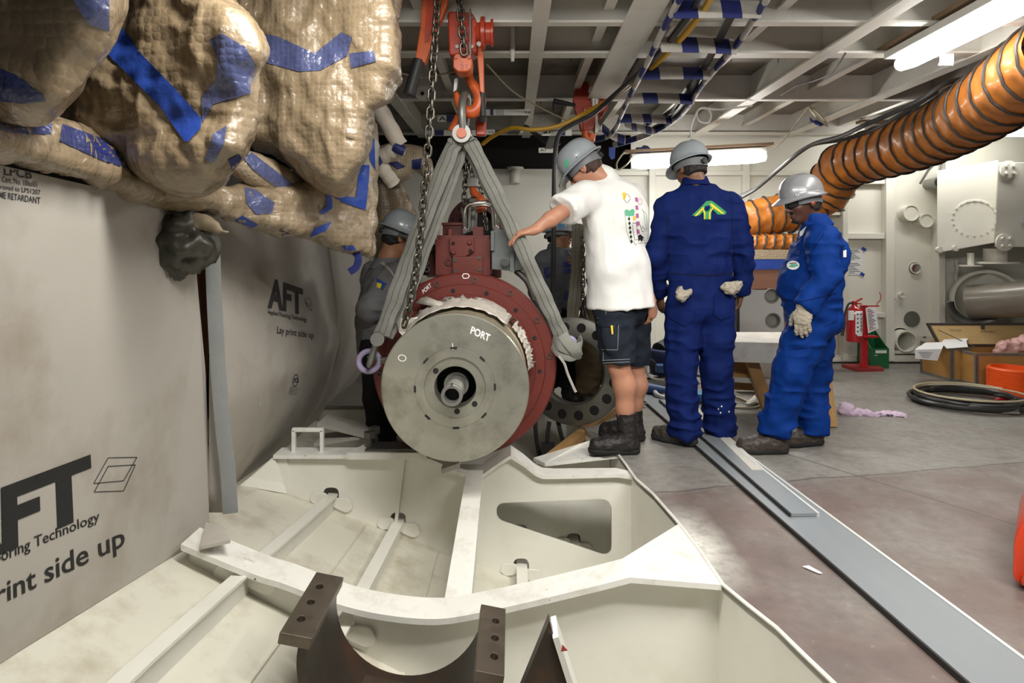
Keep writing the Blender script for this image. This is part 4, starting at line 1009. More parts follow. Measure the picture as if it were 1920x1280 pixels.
tf = [bvh_of(flg)]
text_decal('marking', 'PORT', [(791, 544), (806, 530), (810, 537), (794, 551)], tf, M['marker_white'], mc, .002, .02)
o_ = [(869, 513), (877, 513), (880, 517), (878, 521), (870, 522), (867, 518)]
for i in range(6):
    a, b_ = o_[i], o_[(i + 1) % 6]; dx, dy = b_[0] - a[0], b_[1] - a[1]; L_ = math.hypot(dx, dy); nx, ny = -dy / L_ * .8, dx / L_ * .8
    decal('marking', [(a[0] + nx, a[1] + ny), (b_[0] + nx, b_[1] + ny), (b_[0] - nx, b_[1] - ny), (a[0] - nx, a[1] - ny)], tf, M['marker_white'], mc, .003, 4)
# eyebolts screwed into the flange sides
def ring(name, c, ax, R, r, m, parent): b = MB(); b.torus(c, ax, R, r, 36, 12); return b.build(name, M[m], parent)
eb = P(692, 677, 3.34); ring('lifting_eye', eb, (.2, -1, .1), .054, .0155, 'lilac', mc)
mb = MB(); mb.cyl(eb + Vector((.05, .01, 0)), eb + Vector((.12, .06, 0)), .024, 16); mb.build('eye_shank', M['chrome'], mc)
er = P(1066, 648, 3.52); ring('lifting_eye', er, (.3, -1, 0), .045, .015, 'lilac', mc)
mb = MB(); mb.cyl(er - Vector((.04, -.01, 0)), er - Vector((.12, -.02, 0)), .024, 16); mb.build('eye_shank', M['chrome'], mc)
# ================================================================ rigging
def shackle(name, top, bottom, wid, r, axis, m, label, cat='shackle', pinr=None):
    """bow shackle: crown at top, pin through the ears at bottom"""
    t = empty(name, bottom, label, cat); top, bottom, ax = Vector(top), Vector(bottom), Vector(axis).normalized(); u = (top - bottom); L_ = u.length; u = u / L_
    pts = [bottom - ax * wid * .8, bottom - ax * wid * .95 + u * L_ * .3]
    for i in range(9):
        a = PI - PI * i / 8; pts.append(bottom + u * (L_ - wid) + ax * wid * math.cos(a) + u * wid * math.sin(a))
    pts += [bottom + ax * wid * .95 + u * L_ * .3, bottom + ax * wid * .8]
    b = MB(); b.tube(spline(pts, 4), r, 12)
    for sg in (-1, 1): b.lathe(bottom + ax * sg * (wid * .8 - r), ax, [(0, 0), (0, r * 1.9), (2 * r, r * 1.9), (2 * r, 0)], 18)
    b.build('bow', M[m], t)
    b = MB(); e = ax * (wid * .8 + r * 1.8); b.cyl(bottom - e, bottom + e, pinr or r * .9, 16); b.build('pin', M['galv'], t)
    b = MB(); b.lathe(bottom - e, -ax, [(0, r * 1.5), (r * .9, r * 1.5), (r * .9, 0)], 6); b.build('nut', M['galv'], t, angle=20)
    b = MB(); b.lathe(bottom + e * .98, ax, [(0, r * 2.1), (r * .5, r * 2.1), (r * .5, 0)], 16); b.build('pin_head', M['galv'], t)
    return t
TOPP = P(868, 256, 3.42)
t = empty('bow_shackle', TOPP, 'large grey bow shackle with orange pin on the red hook, holding both slings', 'shackle')
b = MB(); cr = P(868, 190, 3.36); pts = [P(868, 250, 3.34), P(866, 215, 3.32), P(867, 192, 3.34), P(871, 178, 3.40), P(876, 184, 3.48), P(876, 215, 3.52), P(870, 250, 3.50)]
b.tube(spline(pts, 6), .021, 14); b.build('bow', M['galv'], t)
for yy in (3.32, 3.46): b = MB(); b.lathe(Vector((TOPP.x, yy, TOPP.z)), (0, 1, 0), [(0, 0), (0, .050), (.035, .050), (.035, 0)], 28); b.build('ear', M['galv'], t)
b = MB(); b.lathe(Vector((TOPP.x, 3.32, TOPP.z)), (0, -1, 0), [(-.18, .022), (-.0, .022), (0, .028), (.012, .027), (.012, 0)], 20); b.build('pin', M['hook_orange'], t)
# slings
def sling(name, pts, wid, th, m, label, side, seed=0, wob=.003, group=None, stitches=True):
    p = spline(pts, 10); rr = random.Random(seed)
    S = [(Vector(side) + Vector((0, .10 * math.sin(i * .35 + seed), 0))).normalized() for i in range(len(p))]
    W = [wid * (1 + .05 * math.sin(i * .5 + seed)) for i in range(len(p))]
    p = [q + Vector((wob * math.sin(i * 1.1 + seed) * .5, wob * math.sin(i * .9 + seed), 0)) for i, q in enumerate(p)]
    t = empty(name, p[-1], label, 'lifting sling', group)
    b = MB(); b.ribbon(p, W, th, S); b.build('sleeve', M[m], t, angle=50)
    if stitches:
        for s_ in (-.18, .18):
            q = []
            for i, v in enumerate(p):
                tg_ = (p[min(i + 1, len(p) - 1)] - p[max(0, i - 1)]).normalized(); sd = (S[i] - tg_ * S[i].dot(tg_)).normalized(); nn = tg_.cross(sd)
                if nn.y > 0: nn = -nn
                q.append(v + sd * W[i] * s_ + nn * (th / 2 + .0012))
            b = MB(); b.tube(q, .0015, 5); b.build('seam', M['stitch'], t)
    return t
SD = (1, 0, .35)
sling('round_sling', [P(857, 262, 3.37), P(845, 285, 3.37), P(810, 372, 3.36), P(770, 475, 3.34), P(740, 560, 3.31), P(716, 628, 3.28)], .088, .030, 'sling', 'grey webbing sling strand nearest the chain, from bow shackle down to the lilac eye', SD, 1)
sling('round_sling', [P(866, 264, 3.44), P(858, 300, 3.44), P(834, 370, 3.43), P(796, 470, 3.42), P(760, 565, 3.38), P(725, 632, 3.33)], .070, .028, 'sling', 'grey webbing sling strand running close behind the one at the lilac eye', SD, 3)
SD2 = (1, 0, -.35)
sling('round_sling', [P(878, 262, 3.38), P(892, 285, 3.38), P(930, 362, 3.37), P(972, 450, 3.38), P(1010, 535, 3.42), P(1040, 600, 3.46), P(1058, 640, 3.48)], .084, .030, 'sling', 'grey webbing sling from the bow shackle across the grey junction box to the flange edge', SD2, 5)
sling('round_sling', [P(870, 266, 3.46), P(902, 325, 3.47), P(945, 410, 3.48), P(985, 490, 3.5), P(1022, 580, 3.54), P(1046, 640, 3.56)], .064, .028, 'sling', 'grey webbing sling strand tucked behind the one crossing the junction box', SD2, 8)
# wrapped end of the sling at the eye of the flange edge
b = MB(); q = P(1063, 648, 3.47)
b.ribbon(spline([q + Vector((-.075, .01, .03)), q + Vector((-.045, -.055, .015)), q + Vector((.02, -.06, -.01)), q + Vector((.075, -.03, -.0)), q + Vector((.07, .03, .03))], 6), .065, .014, (.15, 0, 1))
b.ribbon(spline([q + Vector((-.08, .0, .0)), q + Vector((-.05, -.04, -.03)), q + Vector((.02, -.05, -.055)), q + Vector((.08, .0, -.03))], 6), .05, .014, (.1, .1, 1)); b.ribbon(spline([q + Vector((-.03, -.05, .07)), q + Vector((.0, -.075, .03)), q + Vector((.04, -.075, -.02)), q + Vector((.05, -.03, -.07))], 6), .06, .012, (1, 0, .3))
tag(b.build('sling_loop', M['sling'], None), 'grey sling end wound round the eye at the flange edge', 'sling')
b = MB(); b.tube(spline([q + Vector((-.05, -.05, -.05)), q + Vector((-.02, -.06, -.09)), q + Vector((.0, -.05, -.15)), q + Vector((.03, -.05, -.22)), q + Vector((.045, -.05, -.25))], 5), .008, 6, rs=None)
tag(b.build('rag_strip', M['wrap_tape_white'], None), 'torn whitish rag strip dangling from the wound sling end', 'rag')
s_ = shackle('bow_shackle', P(693, 684, 3.30), P(709, 633, 3.24), .036, .017, (.15, -1, 0), 'galv', 'small worn grey shackle joining the sling to the lilac lifting eye')
b = MB(); b.torus(P(697, 671, 3.3), (.3, 0, 1), .022, .004, 16, 6); b.build('green_band', M['logo_green'], s_)
# chain of the lever hoist
def link_mesh(L_, Wd, r):
    h = L_ / 2 - Wd / 2; pts = []
    for i in range(7): a = PI * i / 6; pts.append((Wd / 2 * math.cos(a), 0, h + Wd / 2 * math.sin(a)))
    for i in range(7): a = PI + PI * i / 6; pts.append((Wd / 2 * math.cos(a), 0, -h + Wd / 2 * math.sin(a)))
    b = MB(); b.tube(pts, r, 8, closed=True); bm = b.bm; bmesh.ops.recalc_face_normals(bm, faces=bm.faces); me = bpy.data.meshes.new('chain_link')
    for f in bm.faces: f.smooth = True
    bm.to_mesh(me); bm.free(); me.materials.append(M['chain_steel']); return me
LINK = link_mesh(.064, .034, .0068)
def chain(path, parent, pitch=.046, me=LINK, nm='chain_link', turn=0.0, sc=1.0):
    p = spline(path, 24); acc = 0; k = 0; last = p[0]; nxt = 0; seed = random.Random(len(p))
    for i in range(1, len(p)):
        d = (p[i] - p[i - 1]).length
        while acc + d >= nxt:
            t = (nxt - acc) / d; c = p[i - 1].lerp(p[i], t); dr = (p[i] - p[i - 1]).normalized()
            q = dr.to_track_quat('Z', 'Y'); m = Matrix.Translation(c) @ q.to_matrix().to_4x4() @ Matrix.Rotation(turn + (PI / 2 if k % 2 else 0) + seed.uniform(-.15, .15), 4, 'Z') @ Matrix.Scale(sc, 4)
            o = bpy.data.objects.new(nm, me); COL.objects.link(o); o.parent = parent; o.matrix_parent_inverse = world(parent).inverted(); o.matrix_basis = m
            k += 1; nxt += pitch
        acc += d
hz_ = empty('lever_hoist', P(865, 60, 3.25), 'red lever hoist with long orange handle and black grip hanging over the drive unit', 'lever hoist')
ch = empty('load_chain', P(790, 400, 3.1)); ch.parent = hz_; ch.matrix_parent_inverse = world(hz_).inverted()
chain([P(822, -30, 3.05), P(818, 40, 3.05), P(812, 130, 3.05), P(806, 220, 3.06), P(798, 330, 3.08), P(790, 430, 3.09), P(778, 520, 3.10), P(766, 580, 3.11), P(757, 612, 3.12)], ch, turn=.6)
c2 = empty('load_chain', P(866, 40, 3.2)); c2.parent = hz_; c2.matrix_parent_inverse = world(hz_).inverted()
chain([P(861, -20, 3.17), P(864, 30, 3.17), P(870, 100, 3.18)], c2, pitch=.044, turn=.4)
# hoist body
b = MB(); b.tube([P(838, 22, 3.3), P(840, 60, 3.3), P(842, 100, 3.3)], .03, 8); 
b = MB(); lp = rpoly([(839, 20), (884, 22), (895, 40), (892, 92), (876, 100), (842, 104)], 8, 4); b.prism([P(p.x, p.y, 3.26) for p in lp], (0, .16, 0)); b.build('gear_case', M['hoist_red'], hz_, smooth=False, bevel=.008)
for (px, py) in ((858, 32), (857, 88), (884, 34), (885, 88)):
    b = MB(); b.lathe(P(px, py, 3.255), (0, -1, 0), [(0, .010), (.01, .010), (.01, 0)], 8); b.build('cover_nut', M['chrome'], hz_)
b = MB(); lp = [(880, 16), (883, 16), (883, 108), (880, 108)]; b.prism([P(x, y, 3.22) for x, y in lp], (0, .1, 0)); b.build('side_plate', M['steel_dark'], hz_, smooth=False)
b = MB(); q = P(890, 62, 3.31); b.lathe(q, (1, 0, 0), [(0, .05), (.03, .062), (.035, .085), (.055, .085), (.06, .06), (.085, .06), (.088, .072), (.10, .072), (.104, .05), (.104, 0)], 36); b.build('hand_wheel', M['hoist_red'], hz_)
b = MB(); q = P(898, 84, 3.22); b.lathe(q, (0, -1, 0), [(0, .012), (.02, .012), (.02, 0)], 8); b.build('cover_nut', M['chrome'], hz_)
# long pressed handle with rubber grip
b = MB(); lp = [P(x, y, 3.14) for x, y in ((792, -20), (843, -20), (838, 8), (822, 50), (797, 118), (778, 112), (788, 50))]; b.prism(lp, (0, .05, 0)); b.build('lever', M['hook_orange'], hz_, smooth=False, bevel=.004)
b = MB(); lp = [P(x, y, 3.135) for x, y in ((802, -20), (822, -20), (814, 48), (804, 78), (796, 80), (797, 50))]; b.prism(lp, (0, .01, 0)); b.build('lever_recess', M['hoist_red'], hz_, smooth=False)
b = MB(); a, e = P(786, 112, 3.16), P(767, 178, 3.16); dr = e - a
pts = []; rs = []
for i in range(22): pts.append(a + dr * i / 21); rs.append(.029 + (.003 if i % 2 else 0) + (.004 if i > 19 else 0))
b.tube(pts, .03, 14, rs=rs); b.build('grip', M['rubber'], hz_)
# second arm of the hoist frame at the back with black tip
b = MB(); lp = [P(x, y, 3.36) for x, y in ((895, 38), (904, 38), (907, 120), (908, 175), (900, 172), (895, 110))]; b.prism(lp, (0, .04, 0)); b.build('frame_arm', M['hook_orange'], hz_, smooth=False, bevel=.004)
b = MB(); b.tube([P(904, 172, 3.38), P(905, 200, 3.38), P(906, 218, 3.38)], .018, 10); b.build('frame_end', M['rubber'], hz_)
# hook block and hook
b = MB(); lp = rpoly([(854, 100), (878, 100), (886, 112), (884, 128), (876, 134), (858, 134), (849, 126), (850, 108)], 3, 2); b.prism([P(p.x, p.y, 3.20) for p in lp], (0, .11, 0)); b.build('hook_block', M['hook_orange'], hz_, smooth=False, bevel=.006)
text_flat('cast_number', '31', P(863, 130, 3.196), (.035, 0, 0), (0, 0, .028), M['hoist_red'], hz_, .02)
for (px, py) in ((855, 108), (880, 108)):
    b = MB(); b.lathe(P(px, py, 3.198), (0, -1, 0), [(0, .009), (.008, .009), (.008, 0)], 8); b.build('block_screw', M['hoist_red'], hz_)
def hook(parent, c, s, d, m='hook_orange', flip=1):
    pts = [(0, 0, .62), (0, 0, .45), (.10, 0, .28), (.22, 0, .10), (.27, 0, -.10), (.22, 0, -.30), (.06, 0, -.42), (-.14, 0, -.36), (-.26, 0, -.18), (-.33, 0, .02), (-.37, 0, .12)]
    rs = [.10, .11, .13, .15, .17, .175, .17, .15, .12, .08, .035]
    q = spline([Vector((x * flip, 0, z)) * s + Vector(c) for x, _, z in pts], 5); r2 = np.interp(np.linspace(0, 10, len(q)), range(11), rs) * s
    b = MB(); b.tube(q, .1, 14, rs=list(r2)); return b.build('hook', M[m], parent)
hook(hz_, P(880, 180, 3.40) , .215, 3.4)
b = MB(); b.prism([P(x, y, 3.36) for x, y in ((852, 148), (858, 146), (856, 168), (850, 172))], (0, .06, 0)); b.build('safety_latch', M['galv'], hz_, smooth=False)
b = MB(); b.tube(spline([P(846, 245, 3.5), P(856, 225, 3.5), P(862, 215, 3.5)], 4), .02, 8); b.build('hook_tip', M['hook_orange'], hz_)
# chain fall further back with its own hook on the pipe guard
h2 = empty('chain_fall', P(890, 330, 3.8), 'smaller chain fall with two chain parts and an orange hook behind the bow shackle', 'chain hoist')
c3 = empty('load_chain', P(880, 320, 3.8)); c3.parent = h2; c3.matrix_parent_inverse = world(h2).inverted()
SM = .82
chain([P(876, 268, 3.8), P(874, 320, 3.8), P(870, 380, 3.8), P(868, 405, 3.8)], c3, pitch=.037, turn=.3, sc=SM)
chain([P(884, 270, 3.82), P(885, 300, 3.82), P(886, 332, 3.82)], c3, pitch=.037, turn=.9, sc=SM)
chain([P(894, 270, 3.84), P(898, 320, 3.84), P(905, 380, 3.84), P(911, 425, 3.84)], c3, pitch=.037, turn=.5, sc=SM)
b = MB(); q = P(886, 342, 3.80); b.obox(q, (.035, 0, 0), (0, .03, 0), (0, 0, .03)); b.build('hook_block', M['galv'], h2, smooth=False, bevel=.006)
b = MB(); pts = spline([P(886, 352, 3.8), P(889, 362, 3.79), P(898, 372, 3.78), P(904, 382, 3.77), P(901, 392, 3.77), P(892, 396, 3.77)], 6); b.tube(pts, .022, 12, rs=list(np.interp(np.linspace(0, 1, len(pts)), [0, .5, 1], [.020, .032, .014]))); b.build('hook', M['hook_orange'], h2)
b = MB(); b.prism([P(x, y, 3.6) for x, y in ((884, 255), (875, 262), (850, 300), (858, 302), (872, 282), (884, 268))], (0, .05, 0)); b.build('chain_guide', M['hook_orange'], h2, smooth=False)
b = MB(); b.obox(P(902, 236, 3.62), (.03, 0, 0), (0, .03, 0), (0, 0, .06)); b.build('hoist_body', M['hoist_red'], h2, smooth=False, bevel=.008)
b = MB(); b.lathe(P(904, 222, 3.55), (0, -1, 0), [(0, .028), (.03, .028), (.03, .02), (.03, 0)], 14); b.build('hand_wheel', M['rubber'], h2)
# ---- red plate clamp hoist hanging from the girder over the white-shirted man
h3 = empty('beam_clamp_hoist', P(1105, 215, 4.9), 'red beam clamp with black crank lever hanging from the wide deckhead girder', 'beam clamp')
b = MB(); lp = [P(x, y, 4.9) for x, y in ((1100, 152), (1106, 160), (1103, 172), (1108, 180), (1109, 196), (1112, 200), (1126, 185), (1133, 168), (1140, 163), (1145, 178), (1138, 205), (1120, 232), (1112, 244), (1090, 246), (1086, 228), (1078, 205), (1075, 185), (1080, 162), (1090, 154))]
b.prism(lp, (0, .07, 0)); b.build('clamp_body', M['hoist_red'], h3, smooth=False, bevel=.005)
b = MB(); lp = [P(x, y, 4.86) for x, y in ((1094, 200), (1124, 198), (1112, 242), (1094, 244))]; b.prism(lp, (0, .05, 0)); b.build('cheek_plate', M['hoist_red'], h3, smooth=False, bevel=.004)
b = MB(); b.prism([P(x, y, 4.857) for x, y in ((1095, 206), (1107, 206), (1107, 220), (1096, 220))], (0, .004, 0)); b.build('rating_plate', M['notice'], h3, smooth=False)
b = MB(); b.tube([P(1078, 197, 4.88), P(1060, 194, 4.86), P(1038, 190, 4.84)], .022, 12, rs=[.014, .02, .024]); b.tube([P(1038, 190, 4.84), P(1037, 208, 4.84)], .008, 8); b.build('crank_lever', M['rubber'], h3)
b = MB(); b.tube(spline([P(1098, 244, 4.9), P(1098, 256, 4.9), P(1108, 262, 4.9), P(1110, 250, 4.9)], 6), .03, 10); b.build('hook', M['hook_orange'], h3)
b = MB(); b.box(P(1111, 208, 4.83), P(1115, 163, 4.83) + Vector((0, .01, 0))); b.build('clamp_tongue', M['white_paint'], h3, smooth=False)
# shackle chain beside it
t = empty('bow_shackle', P(1148, 140, 4.7), 'bright shackles hanging from the deckhead girder above the red beam clamp', 'shackle')
for (a, e, w_, ax) in (((1148, 118), (1148, 142), .045, (1, 0, 0)), ((1148, 140), (1146, 162), .04, (0, 1, 0))):
    A0, B0 = P(*a, 4.7), P(*e, 4.7); b = MB(); axv = Vector(ax)
    pts = [A0 - axv * w_ * .6, A0 - axv * w_ + (B0 - A0) * .5] + [B0 + axv * w_ * math.cos(PI - PI * i / 6) + Vector((0, 0, -1)) * w_ * .7 * math.sin(PI * i / 6) for i in range(7)] + [A0 + axv * w_ + (B0 - A0) * .5, A0 + axv * w_ * .6]
    b.tube(spline(pts, 3), .014, 8); b.build('bow', M['chrome'], t)
    b = MB(); b.cyl(A0 - axv * w_ * 1.3, A0 + axv * w_ * 1.2, .013, 10); b.build('pin', M['galv'], t)
b = MB(); b.prism([P(x, y, 4.68) for x, y in ((1155, 88), (1160, 88), (1158, 110), (1153, 135), (1146, 130), (1150, 105))], (0, .03, 0)); b.build('lashing', M['white_cloth'], t, smooth=False)
# ---- big bolted ring leaning behind the drive unit
rg = empty('bolted_ring', P(1075, 690, 4.1), 'heavy grey steel ring with bolt holes standing behind the red flange', 'steel ring')
RC = P(1072, 695, 4.15); ax = Vector((-.42, -1, .12)).normalized(); kk = 4.15 / FPX
mb = MB(); mb.lathe(RC, ax, [(0, 64 * kk), (0, 98 * kk), (-.004, 100 * kk), (-.07, 100 * kk), (-.075, 60 * kk), (-.012, 60 * kk), (0, 64 * kk)], 72); mb.build('ring_body', M['steel_ring'], rg, angle=30)
u = (Vector((0, 0, 1)) - ax * ax.z).normalized(); v = ax.cross(u)
for i in range(16):
    a = 2 * PI * (i + .5) / 16; q = RC + (u * math.cos(a) + v * math.sin(a)) * 82 * kk + ax * .0012
    mb = MB(); mb.lathe(q, ax, [(0, 9.0 * kk), (.0015, 0)], 18); mb.build('bolt_hole', M['black_hole'], rg)
mb = MB(); a, e = FP(1030, 862, -.10), FP(1150, 772, .02); mb.bar(a, e + Vector((0, 0, .02)), .07, .05); tag(mb.build('timber_beam', M['timber'], None, smooth=False), 'square timber lying under the bolted ring at the pit edge', 'timber')
for i, (x0, x1, y0, y1) in enumerate(((1003, 1012, 782, 858), (1030, 1027, 790, 850), (1046, 1062, 788, 842))):
    b = MB(); b.ribbon(spline([P(x0, y0, 4.18), P((x0 + x1) / 2 - 2, (y0 + y1) / 2, 4.17), P(x1, y1, 4.19)], 5), .03, .006, (1, 0, .1))
    if i == 1: b.obox(P(1027, 850, 4.17), (.045, 0, 0), (0, .03, 0), (0, 0, .07))
    tag(b.build('webbing_strap', M['rubber'], None), ('dark strap hanging in the pit just behind the red flange', 'dark strap with a heavy buckle hanging under the bolted ring', 'dark slanting strap under the bolted ring beside the timber')[i], 'strap', 'straps hanging in the pit')
for i, (x, y, w_, h_, r) in enumerate(((655, 800, .16, .05, -.5), (640, 818, .13, .04, .2))):
    b = MB(); c = P(x, y, 3.75); b.obox(c, (w_, .02, r * w_ * .6), (0, .10, 0), (-r * .006, 0, .010)); tag(b.build('board_scrap', M['board'], None, smooth=False), ('grey board offcut leaning beside the man in the grey jacket', 'grey board offcut lying low behind the square lifting handle')[i], 'board offcut', 'board offcuts behind the handle')
# ================================================================ engine clad in hardboard on the port side
# flat sheet standing on the hull plate
XS = -1.235
s1_ = empty('floor_protection_sheet', (XS, 1.7, .1), 'flat white hardboard sheet with large black AFT lettering, standing upright in front', 'protection board')
bot = [(y, hull_z(XS, y) + .004) for y in np.linspace(.45, 2.28, 16)]
loop = [(XS, y, z) for y, z in bot] + [(XS + .02, 2.46, .10), (XS, 2.49, .45), (XS, 2.475, .70), (XS, 2.42, 1.0), (XS, 2.395, 1.15), (XS, 2.38, 1.36), (XS, .45, 1.46)]
mb = MB(); mb.prism(loop, (-.006, 0, 0)); sheet = mb.build('board_face', M['board'], s1_, smooth=False)
bs = [bvh_of(sheet)]
INK, GRY = M['ink'], M['ink_grey']
text_decal('lettering', 'AFT', [(-118, 958), (170, 851), (176, 962), (-118, 1092)], bs, INK, s1_, .003, .045, 6)
text_decal('lettering', 'Applied Flooring Technology', [(-118, 1078), (186, 957), (188, 980), (-118, 1112)], bs, INK, s1_, .003, .006, 8)
text_decal('lettering', 'Lay print side up', [(-120, 1150), (232, 984), (236, 1034), (-120, 1204)], bs, INK, s1_, .003, .012, 8)
for q in ([(203, 858), (257, 857), (232, 901), (176, 906)], [(203, 874), (254, 871), (232, 920), (177, 922)]):   # two outlined sheets
    for i in range(4):
        a, b_ = Vector(q[i]), Vector(q[(i + 1) % 4]); n_ = (b_ - a).orthogonal().normalized() * .7
        decal('print_line', [a + n_, b_ + n_, b_ - n_, a - n_], bs, INK, s1_, .003, 12)
text_decal('lettering', 'LPCB', [(8, 310), (60, 318), (60, 336), (8, 328)], bs, GRY, s1_, .003, .01, 3)
text_decal('lettering', 'Cert. No. 186a/01', [(4, 330), (70, 340), (70, 351), (4, 341)], bs, GRY, s1_, .003, .006, 3)
text_decal('lettering', 'Approved to LPS1207', [(-16, 342), (76, 356), (76, 368), (-16, 354)], bs, GRY, s1_, .003, .006, 3)
text_decal('lettering', 'FLAME RETARDANT', [(-18, 356), (76, 370), (76, 382), (-18, 368)], bs, GRY, s1_, .003, .008, 3)
def arc_stamp(cx, cy, rx, ry, tgt, parent, a0, a1, rot=0.0, w_=2.0):
    def pt(a, k): 
        x, y = rx * k * math.cos(a), ry * k * math.sin(a); return (cx + x * math.cos(rot) - y * math.sin(rot), cy + x * math.sin(rot) + y * math.cos(rot))
    n = 16; A = [pt(a0 + (a1 - a0) * i / n, 1) for i in range(n + 1)] + [pt(a1 - (a1 - a0) * i / n, 1 - w_ / rx) for i in range(n + 1)]
    decal('stamp_ring', A, tgt, GRY, parent, .003, 8)
arc_stamp(138, 1232, 25, 24, bs, s1_, PI * .95, PI * 2.1, -.5, 1.5); arc_stamp(138, 1232, 18, 17, bs, s1_, PI * .95, PI * 2.1, -.5, 1.2)
text_decal('lettering', 'LPCB', [(124, 1226), (152, 1210), (154, 1222), (126, 1238)], bs, GRY, s1_, .003, .02, 3)
text_decal('lettering', 'Cert No 186', [(120, 1240), (156, 1220), (157, 1228), (122, 1248)], bs, GRY, s1_, .003, .01, 3)
# rounded cladding further in: one bulging sheet after another
def clad(name, y0, y1, label, zb0, zb1, ztop=1.45, mat_='board', shrink=0.0, seed=0, push=0.0):
    b = MB(); rows = []; n = 26; m = 16; rr = random.Random(seed)
    prof = [(1.5, -1.34), (1.12, -1.28), (.85, -1.235), (.56, -1.205), (.3, -1.27), (.115, -1.35), (-.1, -1.49), (-.3, -1.70), (-.45, -1.95)]
    zz = [p[0] for p in prof][::-1]; xx = [p[1] for p in prof][::-1]
    for j in range(m + 1):
        t = j / m; y = y0 + (y1 - y0) * t; zb = zb0 + (zb1 - zb0) * t; row = []
        for i in range(n + 1):
            z = zb + (ztop - zb) * i / n
            x = float(np.interp(z, zz, xx)) - shrink + .010 * math.sin(y * 5 + z * 3 + seed) + push
            row.append((x, y, z))
        rows.append(row)
    b.grid(rows); o = b.build('board_face', M[mat_], None)
    md = o.modifiers.new('thick', 'SOLIDIFY'); md.thickness = .006; md.offset = 1
    t = empty(name, (-1.4, (y0 + y1) / 2, zb0), label, 'protection board'); o.parent = t; o.matrix_parent_inverse = world(t).inverted(); return t, o
s2_, face2 = clad('floor_protection_sheet', 2.50, 4.32, 'bulging white hardboard sheet with grey AFT print, wrapped round the engine behind the flat sheet', .13, -.34, seed=1)
s3_, face3 = clad('floor_protection_sheet', 4.34, 5.6, 'plain grey hardboard sheet without print, wrapped beyond the AFT one', -.25, -.40, seed=4, mat_='board_back', shrink=.02)
b2 = [bvh_of(face2)]
text_decal('lettering', 'AFT', [(505, 519), (568, 541), (569, 591), (502, 577)], b2, GRY, s2_, .005, .045, 6)
text_decal('lettering', 'Applied Flooring Technology', [(502, 580), (575, 595), (576, 606), (503, 591)], b2, GRY, s2_, .005, .012, 6)
text_decal('lettering', 'Lay print side up', [(520, 611), (589, 623), (588, 638), (519, 629)], b2, GRY, s2_, .005, .015, 6)
for q in ([(571, 561), (579, 558), (585, 570), (577, 575)], [(572, 566), (578, 578), (585, 583), (581, 572)]):
    for i in range(4):
        a, b_ = Vector(q[i]), Vector(q[(i + 1) % 4]); n_ = (b_ - a).orthogonal().normalized() * .4
        decal('print_line', [a + n_, b_ + n_, b_ - n_, a - n_], b2, GRY, s2_, .005, 6)
arc_stamp(554, 713, 5.5, 12, b2, s2_, 0, 2 * PI, .15, .9)
text_decal('lettering', 'LPCB', [(549, 708), (560, 708), (560, 718), (549, 717)], b2, GRY, s2_, .005, .03, 2)
for k in range(4): text_decal('lettering', 'Approved LPS', [(544 - k, 724 + k * 4), (559 - k, 726 + k * 4), (559 - k, 729 + k * 4), (544 - k, 727 + k * 4)], b2, GRY, s2_, .005, .01, 2)
decal('tear', [(487, 742), (490, 740), (491, 752), (488, 765), (484, 760), (487, 752)], b2, M['timber_white'], s2_, .006, 6)
decal('tear', [(587, 778), (592, 776), (594, 782), (589, 786)], b2, M['timber_white'], s2_, .006, 6)
# grey tape over the lower edge and over the joint
decal('edge_tape', [(392, 938), (440, 912), (503, 868), (505, 886), (446, 931), (394, 962)], b2, M['duct_tape'], s2_, .006, 10)
b = MB(); b.ribbon(spline([P(398, 455, 2.46), P(402, 560, 2.45), (P(409, 690, 2.45)), P(418, 800, 2.44), P(427, 880, 2.44), P(432, 962, 2.44)], 8), [.058] * 41, .004, (1, .15, 0))
tag(b.build('duct_tape_strip', M['duct_tape'], None), 'grey duct tape band running down between the two lettered sheets', 'tape')
b = MB(); b.prism([P(366, 470, 2.49), P(392, 470, 2.49), P(392, 640, 2.49), P(388, 716, 2.49), P(378, 700, 2.49)], (-.05, .04, 0)); tag(b.build('wooden_batten', M['brown_wood'], None, smooth=False), 'dark red-brown batten showing in the gap beside the flat sheet', 'batten')
b = MB(); b.grid([[P(392, 520 + 40 * i, 2.47) for i in range(12)], [P(404 + i * 1.4, 520 + 40 * i, 2.49) for i in range(12)]]); o = tag(b.build('paper_liner', M['board'], None), 'pale paper liner sticking out along the tape band', 'paper liner'); o.modifiers.new('t', 'SOLIDIFY').thickness = .003
b = MB(); b.prism([FP(376, 1030, .14), FP(432, 1018, .14), FP(418, 992, .14), FP(386, 985, .14)], (0, 0, .012)); tag(b.build('cardboard_flap', M['kraft'], None, smooth=False), 'small beige cardboard flap lying on the end of the curved flange', 'cardboard')
for o_ in (COL.objects['cardboard_flap'],): o_.data.materials[0] = M['board']
# dark bulk of the engine behind its boards
mb = MB(); mb.lathe((-2.35, 0, .6), (0, 1, 0), [(.4, 0), (.4, .62), (5.9, .62), (5.9, 0)], 28); tag(mb.build('engine_block', M['dark_void'], None), 'dark engine body hidden behind the hardboard sheets', 'engine')
